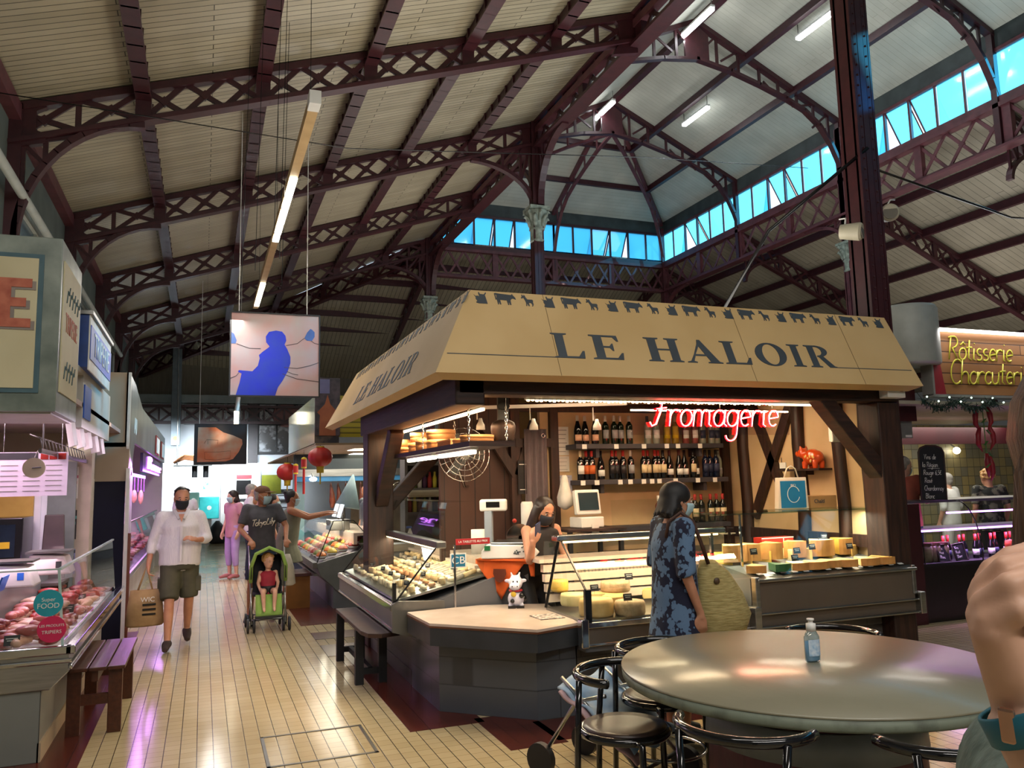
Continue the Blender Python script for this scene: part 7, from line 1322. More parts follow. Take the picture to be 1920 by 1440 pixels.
for i in range(4):
    s = thing('preserve_jar', '%s glass jar with a brown lid from the maroon panel' % ORD[i], 'jar', (7.72 + .13 * i, 7.08, .65), 0, 'jars in the violet-lit case'); obj('jar_body', MB().lathe([(.05, 0), (.056, .02), (.056, .15), (.045, .19), (.001, .19)], n=18), mat('preserve', '#8f7f68', '#4a3528', .15, 0, 5), s); obj('lid', MB().cyl((0, 0, .19), (0, 0, .22), .053), mat('brown lid', '#4d2a20'), s)
for i, x in enumerate((8.02, 8.3)): s = thing('chalk_card', '%s small framed chalk card leaning in the violet-lit case' % ('first', 'second')[i], 'price card', (x, 7.0, .65), 0, None, (-.25, .1 - .2 * i, 0)); obj('card', MB().box(-.09, 0, 0, .09, .012, .2), SLATE, s); obj('frame', MB().tube([(-.09, 0, 0), (.09, 0, 0), (.09, 0, .2), (-.09, 0, .2)], .009, 5, closed=True), DARKWOODX, s); b = MB(); [script(b, w_, (-.065, -.003, .14 - .05 * k), (1, 0, 0), (0, 0, 1), (0, -1, 0), .034, .0018, .1, flat=.4) for k, w_ in enumerate(('Vins', 'Rosé', 'Blanc'))]; obj('chalk_writing', b, CHALK, s)
s = thing('fruit_pot', 'orange-topped pot among the bottles in the violet-lit case', 'pot', (9.1, 7.0, .65)); obj('pot', MB().lathe([(.05, 0), (.06, .02), (.06, .14), (.04, .15), (.001, .15)], n=16), mat('amber pot', '#c77f2e', '#a8651e', .3), s); obj('cover', MB().lathe([(.065, .13), (.055, .19), (.001, .21)], n=16), mat('orange cloth cover', '#c9502e', None, .7), s)
# back of the rotisserie stall
obj('wall_rotisserie_back', MB().box(7.0, 10.4, 0, 9.3, 10.45, 2.5), mat('dark green back wall', '#2b332f', '#232a27', .6), kind='structure')
obj('wall_rotisserie_tiles', MB().box(9.3, 10.4, 0, 14.5, 10.45, 2.5), brickmat('mixed pattern tiles', '#b7a56e', '#8c8a78', '#5f5a48', .16, .16, .006, 0, 'xz', .3, .2, .13), kind='structure')
obj('post_column', MB().box(8.75, 9.0, 0, 9.0, 9.2, 2.5).box(8.35, 9.6, 0, 8.6, 9.65, 2.4), MAROON, kind='structure'); obj('beam', MB().box(9.0, 8.9, 2.1, 13.5, 9.0, 2.35), MAROON, kind='structure')
t = thing('lemon_garland', 'garland of yellow lemons and leaves on the maroon post', 'garland', (9.3, 8.95, 1.55)); b = MB(); [b.ball((.05 * math.sin(i * 2.4), 0, .06 * i), .04, .035, .035, 9, 6) for i in range(10)]; obj('lemon', b, mat('lemon yellow', '#cdb92c', '#b9a522', .5), t); b = MB(); [b.bar((0, -.02, .06 * i), (.09 * (-1) ** i, -.02, .06 * i + .03), .03, .004) for i in range(10)]; obj('leaves', b, PINE, t)
t = thing('exit_sign', 'green pictogram sign beside the maroon post', 'sign', (8.72, 8.95, 1.8)); obj('plate', MB().box(-.0, -.01, 0, .24, 0, .3), mat('green sign', '#1d5a34', '#184d2c'), t); obj('stripe', MB().prism([(.02, .05), (.07, .05), (.22, .25), (.17, .25)], (0, -.014, 0), (1, 0, 0), (0, 0, 1), (0, 1, 0), .004), mat('yellow stripe', '#bdae3a'), t)
t = thing('wall_scale', 'white hanging scale with a blue display behind the rotisserie case', 'scale', (10.6, 10.2, 1.75)); obj('head', MB().box(-.2, -.05, -.2, .2, .1, -.05), WHITEP, t, bev=.01); obj('screen', MB().box(-.08, -.06, -.16, .1, -.05, -.09), emitmat('blue screen', '#2c3cff', 2), t); obj('spoon', MB().ball((-.05, 0, .2), .1, .03, .13).cyl((-.05, 0, .3), (-.05, 0, .65), .015), WHITEP, t)
area('rotisserie_glow', (10.2, 9.0, 2.4), (0, 0, 0), 3, .8, 75, (1, .95, .85))
t = thing('wall_lamp', 'small glaring lamp on the tiled back wall of the rotisserie', 'lamp', (12.3, 10.3, 2.05)); obj('bulb', MB().ball((0, 0, 0), .06), emitmat('rotisserie bulb', '#fff3cf', 10), t); obj('arm', MB().cyl((0, .02, .05), (0, .1, .1), .015), STEEL, t)
# ================================================================ TABLE, CHAIRS AND PUSHCHAIR IN FRONT
TABT = NB('worn varnished table'); c_ = TABT.coord((1, 1, 1)); n_ = TABT.new('TexNoise'); n_.inputs['Scale'].default_value = 2.5; n_.inputs['Detail'].default_value = 8; TABT.link(c_, n_.inputs['Vector']); r_ = TABT.new('ValToRGB'); r_.color_ramp.elements[0].color = lin('#787461'); r_.color_ramp.elements[1].color = lin('#8c8874'); TABT.link(n_.outputs[0], r_.inputs[0]); TABT.link(r_.outputs[0], TABT.b.inputs['Base Color']); rr = TABT.new('MapRange'); rr.inputs[3].default_value = .26; rr.inputs[4].default_value = .42; TABT.link(n_.outputs[0], rr.inputs[0]); TABT.link(rr.outputs[0], TABT.b.inputs['Roughness']); u_ = TABT.new('Bump'); u_.inputs['Strength'].default_value = .12; u_.inputs['Distance'].default_value = .01; n2 = TABT.new('TexNoise'); n2.inputs['Scale'].default_value = 14; TABT.link(TABT.coord((1, .3, 1), (0, 0, .4)), n2.inputs['Vector']); TABT.link(n2.outputs[0], u_.inputs['Height']); TABT.link(u_.outputs[0], TABT.b.inputs['Normal']); TABT.b.inputs['Coat Weight'].default_value = .5; TABT.b.inputs['Coat Roughness'].default_value = .2; TABT = TABT.m
TC = (2.83, 3.32); t = thing('round_table', 'large round varnished table on a maroon drum base', 'table', (TC[0], TC[1], 0)); obj('tabletop', MB().lathe([(.915, .735), (.925, .742), (.922, .75), (.001, .7501)], n=96), TABT, t); obj('rim', MB().lathe([(.9, .69), (.915, .69), (.92, .7), (.923, .738), (.9, .738)], n=96), mat('chipped green grey rim', '#737c6d', '#4b5046', .6, 0, 9, 6, .3, lo=.5, hi=.75), t)
obj('drum_base', MB().lathe([(.5, 0), (.52, .02), (.5, .4), (.47, .69), (.001, .69)], n=40), mat('maroon plank drum', '#5e2634', '#4d1f2b', .5, 0, 4, stretch=(6, 6, .5)), t); obj('band', MB().lathe([(.512, .42), (.516, .42), (.503, .56), (.499, .56)], n=40), mat('pale band', '#7e8283', '#6f7374', .5), t)
t = thing('sanitizer_bottle', 'clear pump bottle of hand gel standing on the round table', 'bottle', (2.885, 3.35, .751)); obj('bottle_body', MB().lathe([(.038, 0), (.044, .006), (.044, .12), (.03, .145), (.022, .15)], n=24, sy=.6), glassmat('gel bottle', '#cfe4ee', .6, .05), t); obj('gel', MB().lathe([(.034, .004), (.04, .01), (.04, .1), (.001, .1)], n=24, sy=.58), mat('blue gel', '#9fc0d6', '#8fb2ca', .2), t); obj('cap', MB().lathe([(.024, .15), (.024, .185), (.012, .188), (.012, .2), (.018, .201), (.018, .21), (.001, .211)], n=20), WHITEP, t); obj('label', MB().add([(.0448 * math.sin(a), -.0272 * math.cos(a), z) for z in (.03, .11) for a in [-.9 + .18 * k for k in range(11)]], [(k, k + 1, 12 + k, 11 + k) for k in range(10)], True), mat('blue label', '#8fb3d2', '#cfdbe6', .5, 0, 40), t)
GB = mat('glossy black tube', '#0c0c0e', '#111114', .12, 0, 3, coat=.4); SEATM = mat('brown worn seat', '#4a3a32', '#332723', .32, 0, 6)
def make_chair(lab):
    t = thing('tube_chair', lab, 'chair', (0, 0, 0), 0, 'black tube chairs around the round table')
    obj('seat', MB().lathe([(.0, .455), (.19, .455), (.205, .462), (.205, .478), (.15, .474), (.06, .466), (.001, .465)], n=36), SEATM, t)
    obj('seat_ring', MB().tube([(.212 * math.cos(a), .212 * math.sin(a), .45) for a in [i * PI / 20 for i in range(40)]], .021, 8, closed=True), GB, t)
    P = [(.265 * math.cos(a), .02 + .25 * math.sin(a), .725) for a in [PI + .1 + (PI - .2) * i / 16 for i in range(17)]]
    obj('armrest', MB().tube(P, .021, 10), GB, t)
    for x, y in ((-.2, .12), (.2, .12), (-.17, -.16), (.17, -.16)): obj('leg', MB().tube([(x * 1.22, y * 1.02, .72) if y < 0 else (x * 1.06, y * .95, .45), (x * 1.1, y * 1.15, .45), (x * 1.12, y * 1.25, .0)], .016, 8), GB, t)
    obj('foot_ring', MB().tube([(.23 * math.cos(a), .23 * math.sin(a), .18) for a in [i * PI / 16 for i in range(32)]], .009, 6, closed=True), CHROME, t)
    return t
CH_ = [((1.98, 3.68), 'tube chair pulled out beside the pushchair, brown seat fully visible', .35), ((2.45, 4.1), 'tube chair between the pushchair and the woman in the flowered dress', 0), ((1.99, 2.72), 'tube chair before the drum base, its armrest crossing the table edge', 0), ((2.55, 2.3), 'tube chair beside the long-haired woman, only its armrest showing', 0), ((3.58, 3.97), 'tube chair behind the hand-gel bottle on the stall side of the table', 0)]
c0 = None
for (x, y), lab, tw in CH_:
    rz = math.atan2(TC[1] - y, TC[0] - x) - PI / 2
    if c0 is None: c0 = make_chair(lab); c0.location = (x, y, 0); c0.rotation_euler = (0, 0, rz - tw)
    else: dup(c0, (x, y, 0), rz - tw, lab)
# pushchair behind the chairs
t = thing('pushchair', 'parked pushchair draped with a pale blue and pink blanket behind the tube chairs', 'pushchair', (2.22, 4.28, -.0), .5); b = MB()
for x in (-.2, .2): b.tube([(x, -.35, .1), (x, .05, .45), (x, .2, .56)], .012, 7); b.tube([(x, .35, .1), (x, .1, .44), (x, -.1, .5)], .012, 7)
b.tube([(-.2, -.3, .14), (.2, -.3, .14)], .012, 7); obj('frame', b, STEEL, t); BLB = mat('pale blue wrinkled blanket', '#7f9fc0', '#a9bdd0', .8, 0, 9, 4, .5)
b = MB(); b.grid(lambda u, v: Vector((-.24 + .48 * u, -.3 + .5 * v, .24 + .3 * v + .02 * math.sin(u * 9 + v * 5) + .012 * math.sin(v * 23))), 24, 20); obj('blanket', b, BLB, t, solid=.012); b = MB(); b.grid(lambda u, v: Vector((-.27 + .08 * u, -.33 + .5 * v, .2 + .3 * v + .01 * math.sin(v * 19))), 4, 14); obj('pink_edge', b, mat('pink cloth', '#c2a3a6', '#b3959a', .8, 0, 9), t, solid=.012)
for x in (-.22, .22):
    for y in (-.35, .35): obj('wheel', MB().cyl((x - .02, y, .09), (x + .02, y, .09), .09, n=20), BLACKM, t)
# ================================================================ THE PEOPLE
WSH = mat('white pinstripe shirt', '#d8d5d6', '#c6c3c8', .8, 0, 30, stretch=(9, 9, .2)); OLV = mat('olive cargo cloth', '#4b4a38', '#3f3e2e', .85, 0, 8); BRS = mat('brown suede', '#3a2a24', '#2e211c', .8); GRT = mat('charcoal tee', '#4a494e', '#3f3e43', .85, 0, 12); DEN = mat('denim', '#2b3a4f', '#243245', .85, 0, 14); NVY = mat('navy canvas shoe', '#1d2436', '#161c2b', .7)
# the man in the white shirt, walking towards the viewer
p, H_, X_ = person('person in a white shirt and olive shorts walking with a straw-coloured tote bag', (-.22, 9.7, 0), PI + .06, SKIN1, 1.72, 1.42,
    dict(hip=(0, 0, .93), chest=(0, .01, 1.27), head=(.0, .05, 1.575), nod=-.18, yaw=.12, sl=(-.18, 0, 1.37), el=(-.275, .05, 1.12), wl=(-.15, .27, 1.13), fl=(.75, .35, .35), pl=(.2, -.3, -.8), curll=1.1,
         sr=(.18, 0, 1.37), er=(.275, -.02, 1.11), wr=(.31, .06, .88), fr=(0, .08, -1), pr=(-1, 0, 0), curlr=1.35, kr=(.1, .16, .5), ar=(.11, .2, .09), tr=(.13, .38, .03), kl=(-.1, .0, .5), al=(-.1, -.26, .14), tl=(-.1, -.13, .03)),
    top=(WSH, 1.55, -.1), bot=(OLV, .98, .085), shoes=BRS, hair=('buzz', HAIRB), mask=MASKK)
obj('placket', MB().box(-.012, .185, .92, .012, .205, 1.3), WSH, p); b = MB(); [b.bar((sx * .02, .13, 1.37), (sx * .075, .03, 1.47), .035, .012, up=(0, 1, .5)) for sx in (-1, 1)]; obj('collar', b, WSH, p); obj('open_neck', MB().prism([(-.03, 0), (.03, 0), (0, -.09)], (0, .142, 1.42), (1, 0, 0), (0, -.2, 1), (0, 1, .2), .006), SKIN1, p); b = MB(); b.tube([(-.078, .0, .08), (-.05, .05, .105), (-.02, .055, .112), (.02, .055, .112), (.05, .05, .105), (.078, .0, .08)], .009, 6); b.xf(X_ @ H_); obj('sunglasses', b, BLACK, p)
for x in (-.19, .19): obj('cargo_pocket', MB().box(x - .03, -.06, .58, x + .03, .08, .74), OLV, p, bev=.01)
TB = mat('straw coloured tote', '#a0825a', '#8f724c', .85, 0, 10); t = thing('tote_bag', 'straw-coloured tote bag with black and white lettering hanging from the walking man', 'bag', (-.55, 9.62, .47), .1)
b = MB(); b.rings([[Vector((rx * math.cos(2 * PI * k / 20), ry * math.sin(2 * PI * k / 20), z)) for k in range(20)] for rx, ry, z in ((.17, .07, -.22), (.19, .08, -.2), (.175, .07, 0), (.15, .045, .16))]); obj('bag_body', b, TB, t); b = MB()
for y in (-.03, .03): b.tube([(-.08, y, .14), (-.03, y, .3), (0.0, 0, .4), (.03, y, .3), (.07, y, .14)], .009, 6)
obj('handle', b, TB, t); text('letters', 'WIC', .07, WHITE, t, (.02, -.078, .06), (PI / 2, 0, 0), .001); b = MB(); [b.box(-.03, -.084, -.0 - .05 * k, .1, -.074, .02 - .05 * k) for k in range(3)]; obj('stripe', b, BLACK, t)
# man with the pushchair
p, H_, X_ = person('person in a charcoal tee, denim shorts and brown cap pushing a green pushchair', (.72, 10.95, 0), PI + .1, SKIN2, 1.72, 1.0,
    dict(head=(0, .05, 1.57), yaw=.9, chest=(0, .03, 1.28), sl=(-.18, .0, 1.4), el=(-.29, .08, 1.17), wl=(-.24, .34, 1.02), fl=(.1, .8, -.3), pl=(0, -.4, -1), sr=(.18, .0, 1.4), er=(.27, .04, 1.15), wr=(.18, .33, 1.02), fr=(-.1, .8, -.3), pr=(0, -.4, -1), curll=1.3, curlr=1.3, kl=(-.1, .03, .5), al=(-.12, -.1, .09), tl=(-.14, .1, .03), ar=(.14, .06, .09), tr=(.2, .2, .03), kr=(.12, .06, .5)),
    top=(GRT, .75, -.1, 'tee_shirt'), bot=(DEN, .95, .075), shoes=NVY, hair=('buzz', HAIRG), mask=MASKB)
b = MB(); b.ball((0, -.01, .055), .084, .105, .07, 16, 8); b.rings([[Vector((.075 * math.cos(PI * k / 10), .07 + r * math.sin(PI * k / 10), z)) for k in range(11)] for r, z in ((.02, .05), (.11, .04), (.11, .033), (.02, .043))], closed=True, caps=False); b.xf(X_ @ H_); obj('cap', b, mat('brown cap', '#6a4630', '#5c3b28', .8), p)
t_ = MB(); script(t_, 'TokyoLily', (.155, .168, 1.2), (-1, 0, .1), (0, 0, 1), (0, 1, 0), .078, .006, .2, flat=.5, gap=-.03); obj('shirt_print', t_, mat('cream print', '#c8bca8'), p); ring_ = MB(); ring(ring_, (0, .14, 1.24), (-1, 0, 0), (0, 0, 1), (0, 1, 0), 0, 0, (.085, .08), (.08, .075), 20, 160, 16, .01); obj('shirt_print_arc', ring_, mat('blue grey print', '#4d5c74'), p)
# pushchair with child
t = thing('pushchair', 'lime green pushchair with a small child being pushed down the aisle', 'pushchair', (.76, 10.3, 0)); LIME = mat('lime fabric', '#8fb356', '#82a54b', .8, 0, 9); b = MB()
for x in (-.19, .19): b.tube([(x, -.2, .1), (x * 1.05, .05, .5), (x * 1.1, .35, 1.02)], .012, 8); b.tube([(x, .28, .1), (x, .0, .42), (x, -.1, .5)], .012, 8)
b.tube([(-.19, -.19, .14), (.19, -.19, .14)], .01, 7); b.tube([(-.19, .27, .14), (.19, .27, .14)], .01, 7); obj('frame', b, STEEL, t)
for x in (-.2, .2): obj('handle', MB().cyl((x * 1.1, .35, 1.0), (x * 1.1, .42, 1.06), .018), BLACKM, t)
for x in (-.2, .2):
    for y in (-.2, .28):
        for d in (-.035, .035): obj('wheel', MB().cyl((x + d - .012, y, .08), (x + d + .012, y, .08), .08, n=20), BLACKM, t)
obj('seat', MB().grid(lambda u, v: Vector((-.17 + .34 * u, -.1 + .2 * min(v * 2, 1) + .12 * max(0, v * 2 - 1), .42 - .02 * math.sin(PI * u) + .45 * max(0, v * 2 - 1))), 8, 12), mat('dark seat lining', '#23262b', '#1b1e22', .8), t, solid=.03); obj('footrest', MB().grid(lambda u, v: Vector((-.15 + .3 * u, -.12 - .1 * v, .42 - .24 * v)), 6, 6), LIME, t, solid=.02); obj('foot_bar', MB().box(-.16, -.32, .17, .16, -.2, .19), BLACKM, t)
obj('hood_trim', MB().tube([(-.2, -.02, .56), (-.2, -.06, .75), (-.15, -.1, .9), (0, -.12, .97), (.15, -.1, .9), (.2, -.06, .75), (.2, -.02, .56)], .022, 8), LIME, t); obj('hood', MB().grid(lambda u, v: Vector((-.2 * math.cos(PI * u), -.08 + .32 * v, .6 + .36 * math.sin(PI * u) ** .6 * (1 - .12 * v))), 16, 6), BLACKM, t, solid=.01)
tag(obj('shopping_bag', MB().rings([[Vector((1.0 + rx * math.cos(2 * PI * k / 14), 10.45 + .05 * math.sin(2 * PI * k / 14), z)) for k in range(14)] for rx, z in ((.07, .48), (.1, .5), (.08, .7), (.03, .86))]), mat('pale carrier bag', '#b9b3a4', '#a8a294', .6, 0, 9)), 'pale carrier bag hanging from the pushchair handle', 'bag')
person('small child in a red vest sitting in the lime green pushchair', (.76, 10.3, .27), PI, SKIN3, .98, .9, dict(hs=1.3, hip=(0, .0, .32), chest=(0, -.06, .6), neck=(0, -.05, .72), head=(0, -.01, .93), yaw=.5, nod=-.2, sl=(-.15, -.05, .68), el=(-.2, .02, .48), wl=(-.17, .16, .36), fl=(.2, .8, -.3), sr=(.15, -.05, .68), er=(.2, .02, .48), wr=(.17, .16, .36), fr=(-.2, .8, -.3), kl=(-.12, .33, .34), al=(-.1, .38, .0), tl=(-.1, .5, -.05), kr=(.12, .33, .34), ar=(.1, .38, .0), tr=(.1, .5, -.05)), top=(mat('red vest', '#a32438', '#8f1c2f', .7, 0, 12), 0, 0, 'vest'), bot=(BLACKM, .5, .07), hair=('curly', HAIRL), voxel=.009, cat='child')
# queue at the delicatessen
SAGE = mat('sage grey dress', '#6a6a58', '#5c5c4c', .85, 0, 8); DKT = mat('dark navy top', '#191724', '#13111c', .85)
person('person in a sleeveless sage dress reaching over the deli case, dark hair in a bun', (1.16, 12.25, 0), -PI / 2 - .1, SKIN2, 1.66, 1.25, dict(head=(0, .07, 1.56), chest=(0, .06, 1.27), neck=(0, .05, 1.42), sl=(-.19, .05, 1.38), el=(-.2, .33, 1.28), wl=(-.18, .6, 1.33), fl=(0, 1, .1), pl=(0, 0, -1), sr=(.19, .05, 1.38), er=(.23, .3, 1.27), wr=(.2, .58, 1.32), fr=(0, 1, .1), pr=(0, 0, -1)), dress=(SAGE, .62, .05, 0), shoes=BLACKM, hair=('bun', HAIRK), mask=MASKB)
person('person in a dark navy top with a face mask, second in the deli queue', (1.0, 13.1, 0), -PI / 2 + .2, SKIN1, 1.6, .9, dict(), top=(DKT, .6, -.12, 'top'), bot=(mat('dark trousers', '#23232b'), 1.9, .05, 'trousers'), shoes=BLACKM, hair=('bun', HAIRK), mask=MASKB)
person('person with short blond hair and a patterned blouse, third in the deli queue', (.86, 14.1, 0), -PI / 2 - .1, SKIN3, 1.6, 1.0, dict(nod=-.2), top=(mat('patterned blouse', '#3f4a41', '#7d8576', .85, 0, 14), .6, -.12, 'blouse'), bot=(mat('grey trousers', '#4a4c52'), 1.9, .05, 'trousers'), shoes=BLACKM, hair=('short', HAIRL), mask=MASKB)
person('person with grey hair at the back of the deli queue', (.85, 16.2, 0), -PI / 2, SKIN3, 1.78, 1.1, dict(), top=(WSH, .7, -.12), bot=(DEN, 1.9, .06, 'trousers'), shoes=BLACKM, hair=('short', HAIRG), mask=MASKB)
person('person in lilac trousers half hidden behind the man with the pushchair', (.55, 16.3, 0), 2.2, SKIN3, 1.66, .9, dict(), top=(mat('pink top', '#c08a94'), .6, -.1, 'top'), bot=(mat('lilac trousers', '#b49acb', '#a88dc0', .8), 1.6, .055, 'trousers'), shoes=mat('pink sandal', '#b0686a'), hair=('bob', HAIRB), mask=MASKB)
person('person in a white tee and black mask far behind the walking man', (-.35, 19.0, 0), PI, SKIN1, 1.72, 1.0, dict(), top=(WHITE, .6, -.1, 'tee_shirt'), bot=(DEN, 1.9, .06, 'trousers'), shoes=BLACKM, hair=('buzz', HAIRB), mask=MASKK)
person('vendor with a face mask behind the violet-lit meat case', (-1.55, 18.5, 0), -PI / 2, SKIN1, 1.72, 1.0, dict(yaw=-.6), top=(WHITE, 1.2, -.1, 'jacket'), bot=(DEN, 1.9, .06, 'trousers'), shoes=BLACKM, hair=('short', HAIRB), mask=MASKB)
person('vendor with short dark hair behind the deli counter', (2.62, 13.6, 0), PI / 2 + .4, SKIN2, 1.72, 1.0, dict(nod=-.3), top=(mat('grey apron top', '#39434a', '#2f383e'), 1.2, -.1, 'jacket'), bot=(DEN, 1.9, .06, 'trousers'), shoes=BLACKM, hair=('short', HAIRB), mask=None)
# young woman behind the cheese counter
p, H_, X_ = person('young woman with long brown hair in a black top looking at her phone', (2.74, 6.5, 0), PI + .3, SKIN1, 1.66, .92, dict(hip=(0, -.16, .9), chest=(0, .0, 1.18), neck=(0, .04, 1.33), head=(.03, .11, 1.465), nod=-.35, yaw=-.15, sl=(-.165, .02, 1.29), el=(-.2, .12, 1.04), wl=(-.05, .24, 1.06), fl=(1, .1, 0), pl=(0, 0, -1), sr=(.165, .02, 1.29), er=(.25, .16, 1.05), wr=(.29, .25, 1.2), fr=(0, .15, 1), pr=(-.7, -.4, 0), curlr=.9), top=(BLACKM, 0, -.1, 'tank_top'), bot=(BLACKM, 1.9, .06, 'trousers'), shoes=BLACKM, hair=('long', HAIRB), mask=MASKK, voxel=.0085)
obj('phone', MB().cbox((.26, .285, 1.28), .072, .01, .145, (-.3, .35, .2)), mat('dark blue phone', '#22325c', None, .2), p, bev=.004)
# woman in the blue flowered dress with a straw bag
FLO = NB('blue flowered cloth'); v_ = FLO.new('TexVoronoi'); v_.inputs['Scale'].default_value = 38; w_ = FLO.new('TexNoise'); w_.inputs['Scale'].default_value = 10; w_.inputs['Detail'].default_value = 5; q_ = FLO.coord((1, 1, .8)); FLO.link(q_, v_.inputs['Vector']); FLO.link(q_, w_.inputs['Vector']); a_ = FLO.new('Math', operation='SUBTRACT'); FLO.link(w_.outputs[0], a_.inputs[0]); k_ = FLO.new('Math', operation='MULTIPLY'); k_.inputs[1].default_value = .22; FLO.link(v_.outputs[0], k_.inputs[0]); FLO.link(k_.outputs[0], a_.inputs[1]); r_ = FLO.new('ValToRGB'); r_.color_ramp.elements[0].position = .385; r_.color_ramp.elements[1].position = .405; r_.color_ramp.elements[0].color = lin('#10142e'); r_.color_ramp.elements[1].color = lin('#56708f'); FLO.link(a_.outputs[0], r_.inputs[0]); FLO.link(r_.outputs[0], FLO.b.inputs['Base Color']); FLO.b.inputs['Roughness'].default_value = .85; FLO = FLO.m
p, H_, X_ = person('woman in a navy dress with pale blue flowers passing in front of the cheese case', (2.92, 4.66, 0), -PI / 2 - .12, SKIN1, 1.66, 1.12, dict(head=(0, .05, 1.57), nod=-.1, yaw=-.1, sr=(.175, .0, 1.39), er=(.225, -.02, 1.1), wr=(.2, .08, .84), fr=(-.0, .12, -1), pr=(-1, 0, 0), curlr=.9), dress=(FLO, .25, .05, 1.02), shoes=BLACKM, hair=('bob', HAIRK), mask=MASKB, voxel=.009)
obj('shoulder_strap', MB().tube([(.12, -.1, 1.3), (.13, -.085, 1.4), (.14, .0, 1.46), (.14, .085, 1.4), (.13, .14, 1.26), (.12, .19, 1.12)], .0125, 6, flat=.4), mat('brown leather strap', '#4a2c1f', '#3c2318', .6), p)
STR = mat('woven straw', '#b0a06a', '#94844f', .85, 0, 18, 3, .5, stretch=(1, 1, 6)); t = thing('straw_bag', 'large soft straw bag hanging at the hip of the woman in the flowered dress', 'bag', (3.17, 4.58, .68), -.1)
b = MB(); b.rings([[Vector((cx_ + rx * math.cos(2 * PI * k / 24), ry * math.sin(2 * PI * k / 24), z)) for k in range(24)] for cx_, rx, ry, z in ((.03, .1, .05, -.06), (.05, .17, .09, .0), (.06, .2, .1, .1), (.04, .165, .09, .24), (.0, .11, .07, .38), (-.04, .05, .04, .46))]); obj('bag_body', b, STR, t); obj('rosette', MB().ball((-.02, -.08, .33), .022, .01, .022), mat('brown rosette', '#4d3a26'), t)
# vendors and customers at the rotisserie
person('person in a salmon polo with grey hair and a face mask at the rotisserie', (8.29, 7.75, .12), -PI / 2 + .1, SKIN3, 1.78, 1.1, dict(nod=-.25, sr=(.18, 0, 1.4), er=(.23, .08, 1.15), wr=(.12, .32, 1.17), fr=(-.2, 1, .2), pr=(0, 0, 1), curlr=.9), top=(mat('salmon polo', '#c46a58', '#b45e4d', .8), .6, -.1, 'polo'), bot=(DEN, 1.9, .06, 'trousers'), shoes=BLACKM, hair=('buzz', HAIRG), mask=MASKB)
person('cook in white with grey hair seen from behind at the rotisserie', (11.2, 9.6, 0), .2, SKIN3, 1.68, 1.1, dict(), top=(WHITE, 1.2, -.1, 'jacket'), bot=(WHITE, 1.9, .06, 'trousers'), shoes=BLACKM, hair=('short', HAIRG))
person('customer with curly fair hair in a dark patterned top by the rotisserie case', (10.85, 8.6, 0), -.4, SKIN1, 1.72, 1.0, dict(), top=(mat('black and cream top', '#1d1f1c', '#6d6a5a', .85, 0, 9, lo=.48, hi=.56), .8, -.12, 'top'), bot=(BLACKM, 1.9, .06, 'trousers'), shoes=BLACKM, hair=('curly', HAIRL))

# the long-haired woman at the edge of the frame, hand raised to her face
def near_hand(b):
    V_ = lambda a, b_, c: Vector((b_, -a, c))
    wr, pk, rk, mk, ik = V_(-.0228, .192, 1.4636), V_(-.0287, .2212, 1.5153), V_(-.0217, .2151, 1.5229), V_(-.0127, .2012, 1.5317), V_(-.0049, .1839, 1.5394)
    b.tube([Vector((.1, .1, 1.12)), Vector((.14, .085, 1.26)), Vector((.176, .05, 1.39)), wr], [.04, .037, .028, .0245], 16)
    for k_, r_ in ((pk, .0135), (rk, .0135), (mk, .0135), (ik, .0135)): b.tube([wr, wr.lerp(k_, .5), k_], [.019, .0165, r_], 12)
    b.ball(V_(-.029, .206, 1.493), .017, .015, .024, 14, 9); b.ball(V_(-.018, .178, 1.497), .018, .017, .026, 14, 9)
    F = (((pk, V_(-.0438, .2176, 1.5245), V_(-.0466, .1996, 1.5247), V_(-.0395, .1806, 1.5172)), .0088), ((rk, V_(-.039, .2157, 1.5375), V_(-.0426, .1947, 1.5426), V_(-.0393, .1749, 1.5384)), .0092), ((mk, V_(-.0253, .1999, 1.5448), V_(-.03, .1812, 1.5492), V_(-.0292, .164, 1.5471)), .0095), ((ik, V_(-.0097, .1747, 1.5482), V_(-.0159, .1602, 1.5533), V_(-.0162, .1454, 1.5511)), .0092))
    for P_, r_ in F: P2_, R2_ = seglist(P_, [r_ * 1.1, r_ * .95, r_ * .86, r_ * .7], 3); b.tube(P2_, R2_, 12); b.ball(P_[1], r_ * 1.0, n=10, m=7); b.ball(P_[0], r_ * 1.2, n=10, m=7)
    b.tube([wr.lerp(ik, .3), V_(-.018, .1736, 1.4951), V_(-.0181, .1646, 1.5037), V_(-.0312, .1652, 1.5266)], [.015, .0145, .0115, .008], 12)
KNIT = mat('sage grey knit', '#75837a', '#5d6b63', .95, 0, 60, 3, .6, stretch=(1, 1, .25))
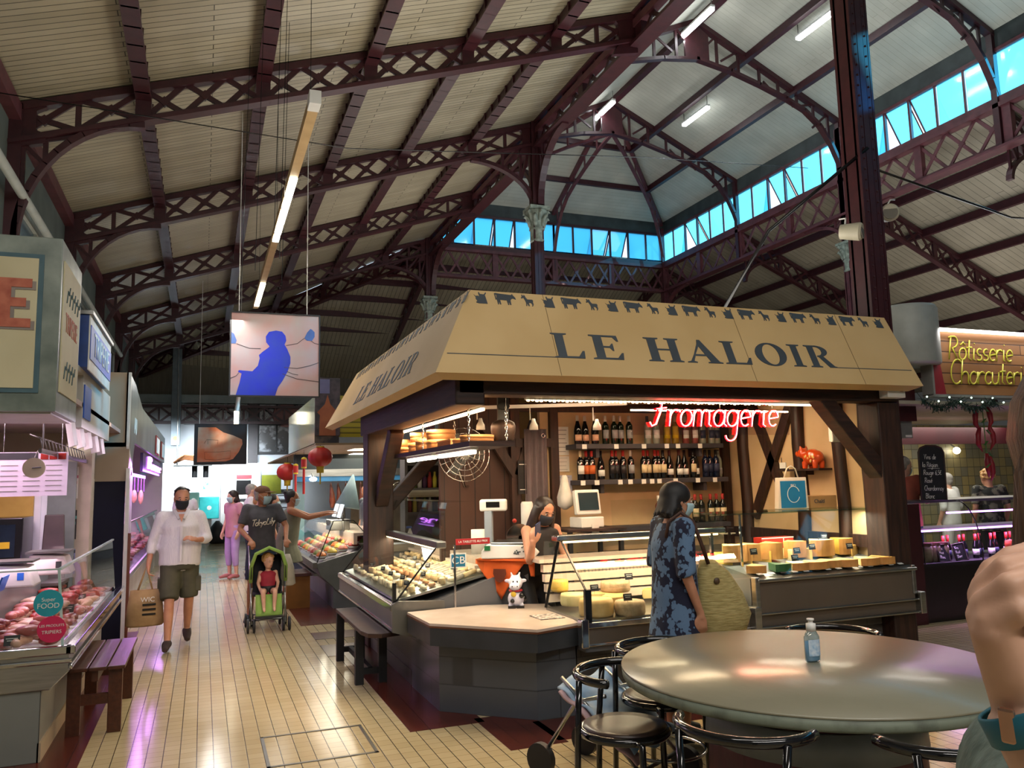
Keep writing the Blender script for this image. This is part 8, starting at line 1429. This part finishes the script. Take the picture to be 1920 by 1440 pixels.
p, H_, X_ = person('woman with long brown hair in a sage knit and teal watch strap raising her hand', (.689, .4, .006), PI, SKIN3, 1.773, 1.05, dict(head=(0, .03, 1.6), neck=(0, 0, 1.45), yaw=.1, sr=(.07, -.05, 1.37), er=(.1, .1, 1.12), wr=(.18, .08, 1.33), skip='r'), top=(KNIT, 1.1, -.12, 'jumper'), bot=(DEN, 1.9, .06, 'jeans'), shoes=BLACKM, hair=None, voxel=.003, extra=near_hand)
LHAIR = mat('long light brown hair', '#7a5a42', '#4b3324', .45, 0, 70, 4, .35, stretch=(5, 5, .12)); b = MB(); b.ball((0, -.02, .03), .09, .106, .095, 18, 10)
for k in range(64):
    a = -.42 + (PI + .84) * k / 63 + PI; q = Vector((math.cos(a), math.sin(a), 0)); w1 = .008 * math.sin(k * 2.9); f_ = .012 * math.cos(k * 1.7); b.tube([q * .06 + Vector((0, -.01, .075)), q * (.088 + w1) + Vector((0, -.01, .0)), q * (.095 + w1) + Vector((0, -.01 + f_, -.1)), q * (.1 + w1) + Vector((0, f_, -.2)), q * (.1 - w1) + Vector((0, .01 + f_, -.3)), q * (.092 + w1) + Vector((0, .01, -.38 - 2 * w1))], [.022, .017, .014, .012, .009, .003], 6)
b.xf(X_ @ H_); obj('hair', b, LHAIR, p)
S_ = 1.773 / 1.7; d_ = (Vector((.192, .0228, 1.4636)) - Vector((.176, .05, 1.39))).normalized(); c_ = Vector((.1895, .0265, 1.457)); u_ = d_.orthogonal().normalized(); v_ = d_.cross(u_); b = MB(); n = 28
rg = lambda r, h: [(c_ + (u_ * math.cos(2 * PI * k / n) + v_ * math.sin(2 * PI * k / n)) * r + d_ * h) * S_ for k in range(n)]
b.rings([rg(.0282, -.0085), rg(.0292, -.0075), rg(.0292, .0075), rg(.0282, .0085)], caps=False, closed=False); ws = obj('watch_strap', b, mat('teal strap', '#1e6a7d', '#1a5f71', .6), p, solid=.002)
obj('buckle', MB().cbox((c_ + Vector((.0285, .004, .0))) * S_, .004, .01, .022, (0, .1, .3)), mat('rose gold buckle', '#c69c86', None, .25, .9), ws, bev=.002)
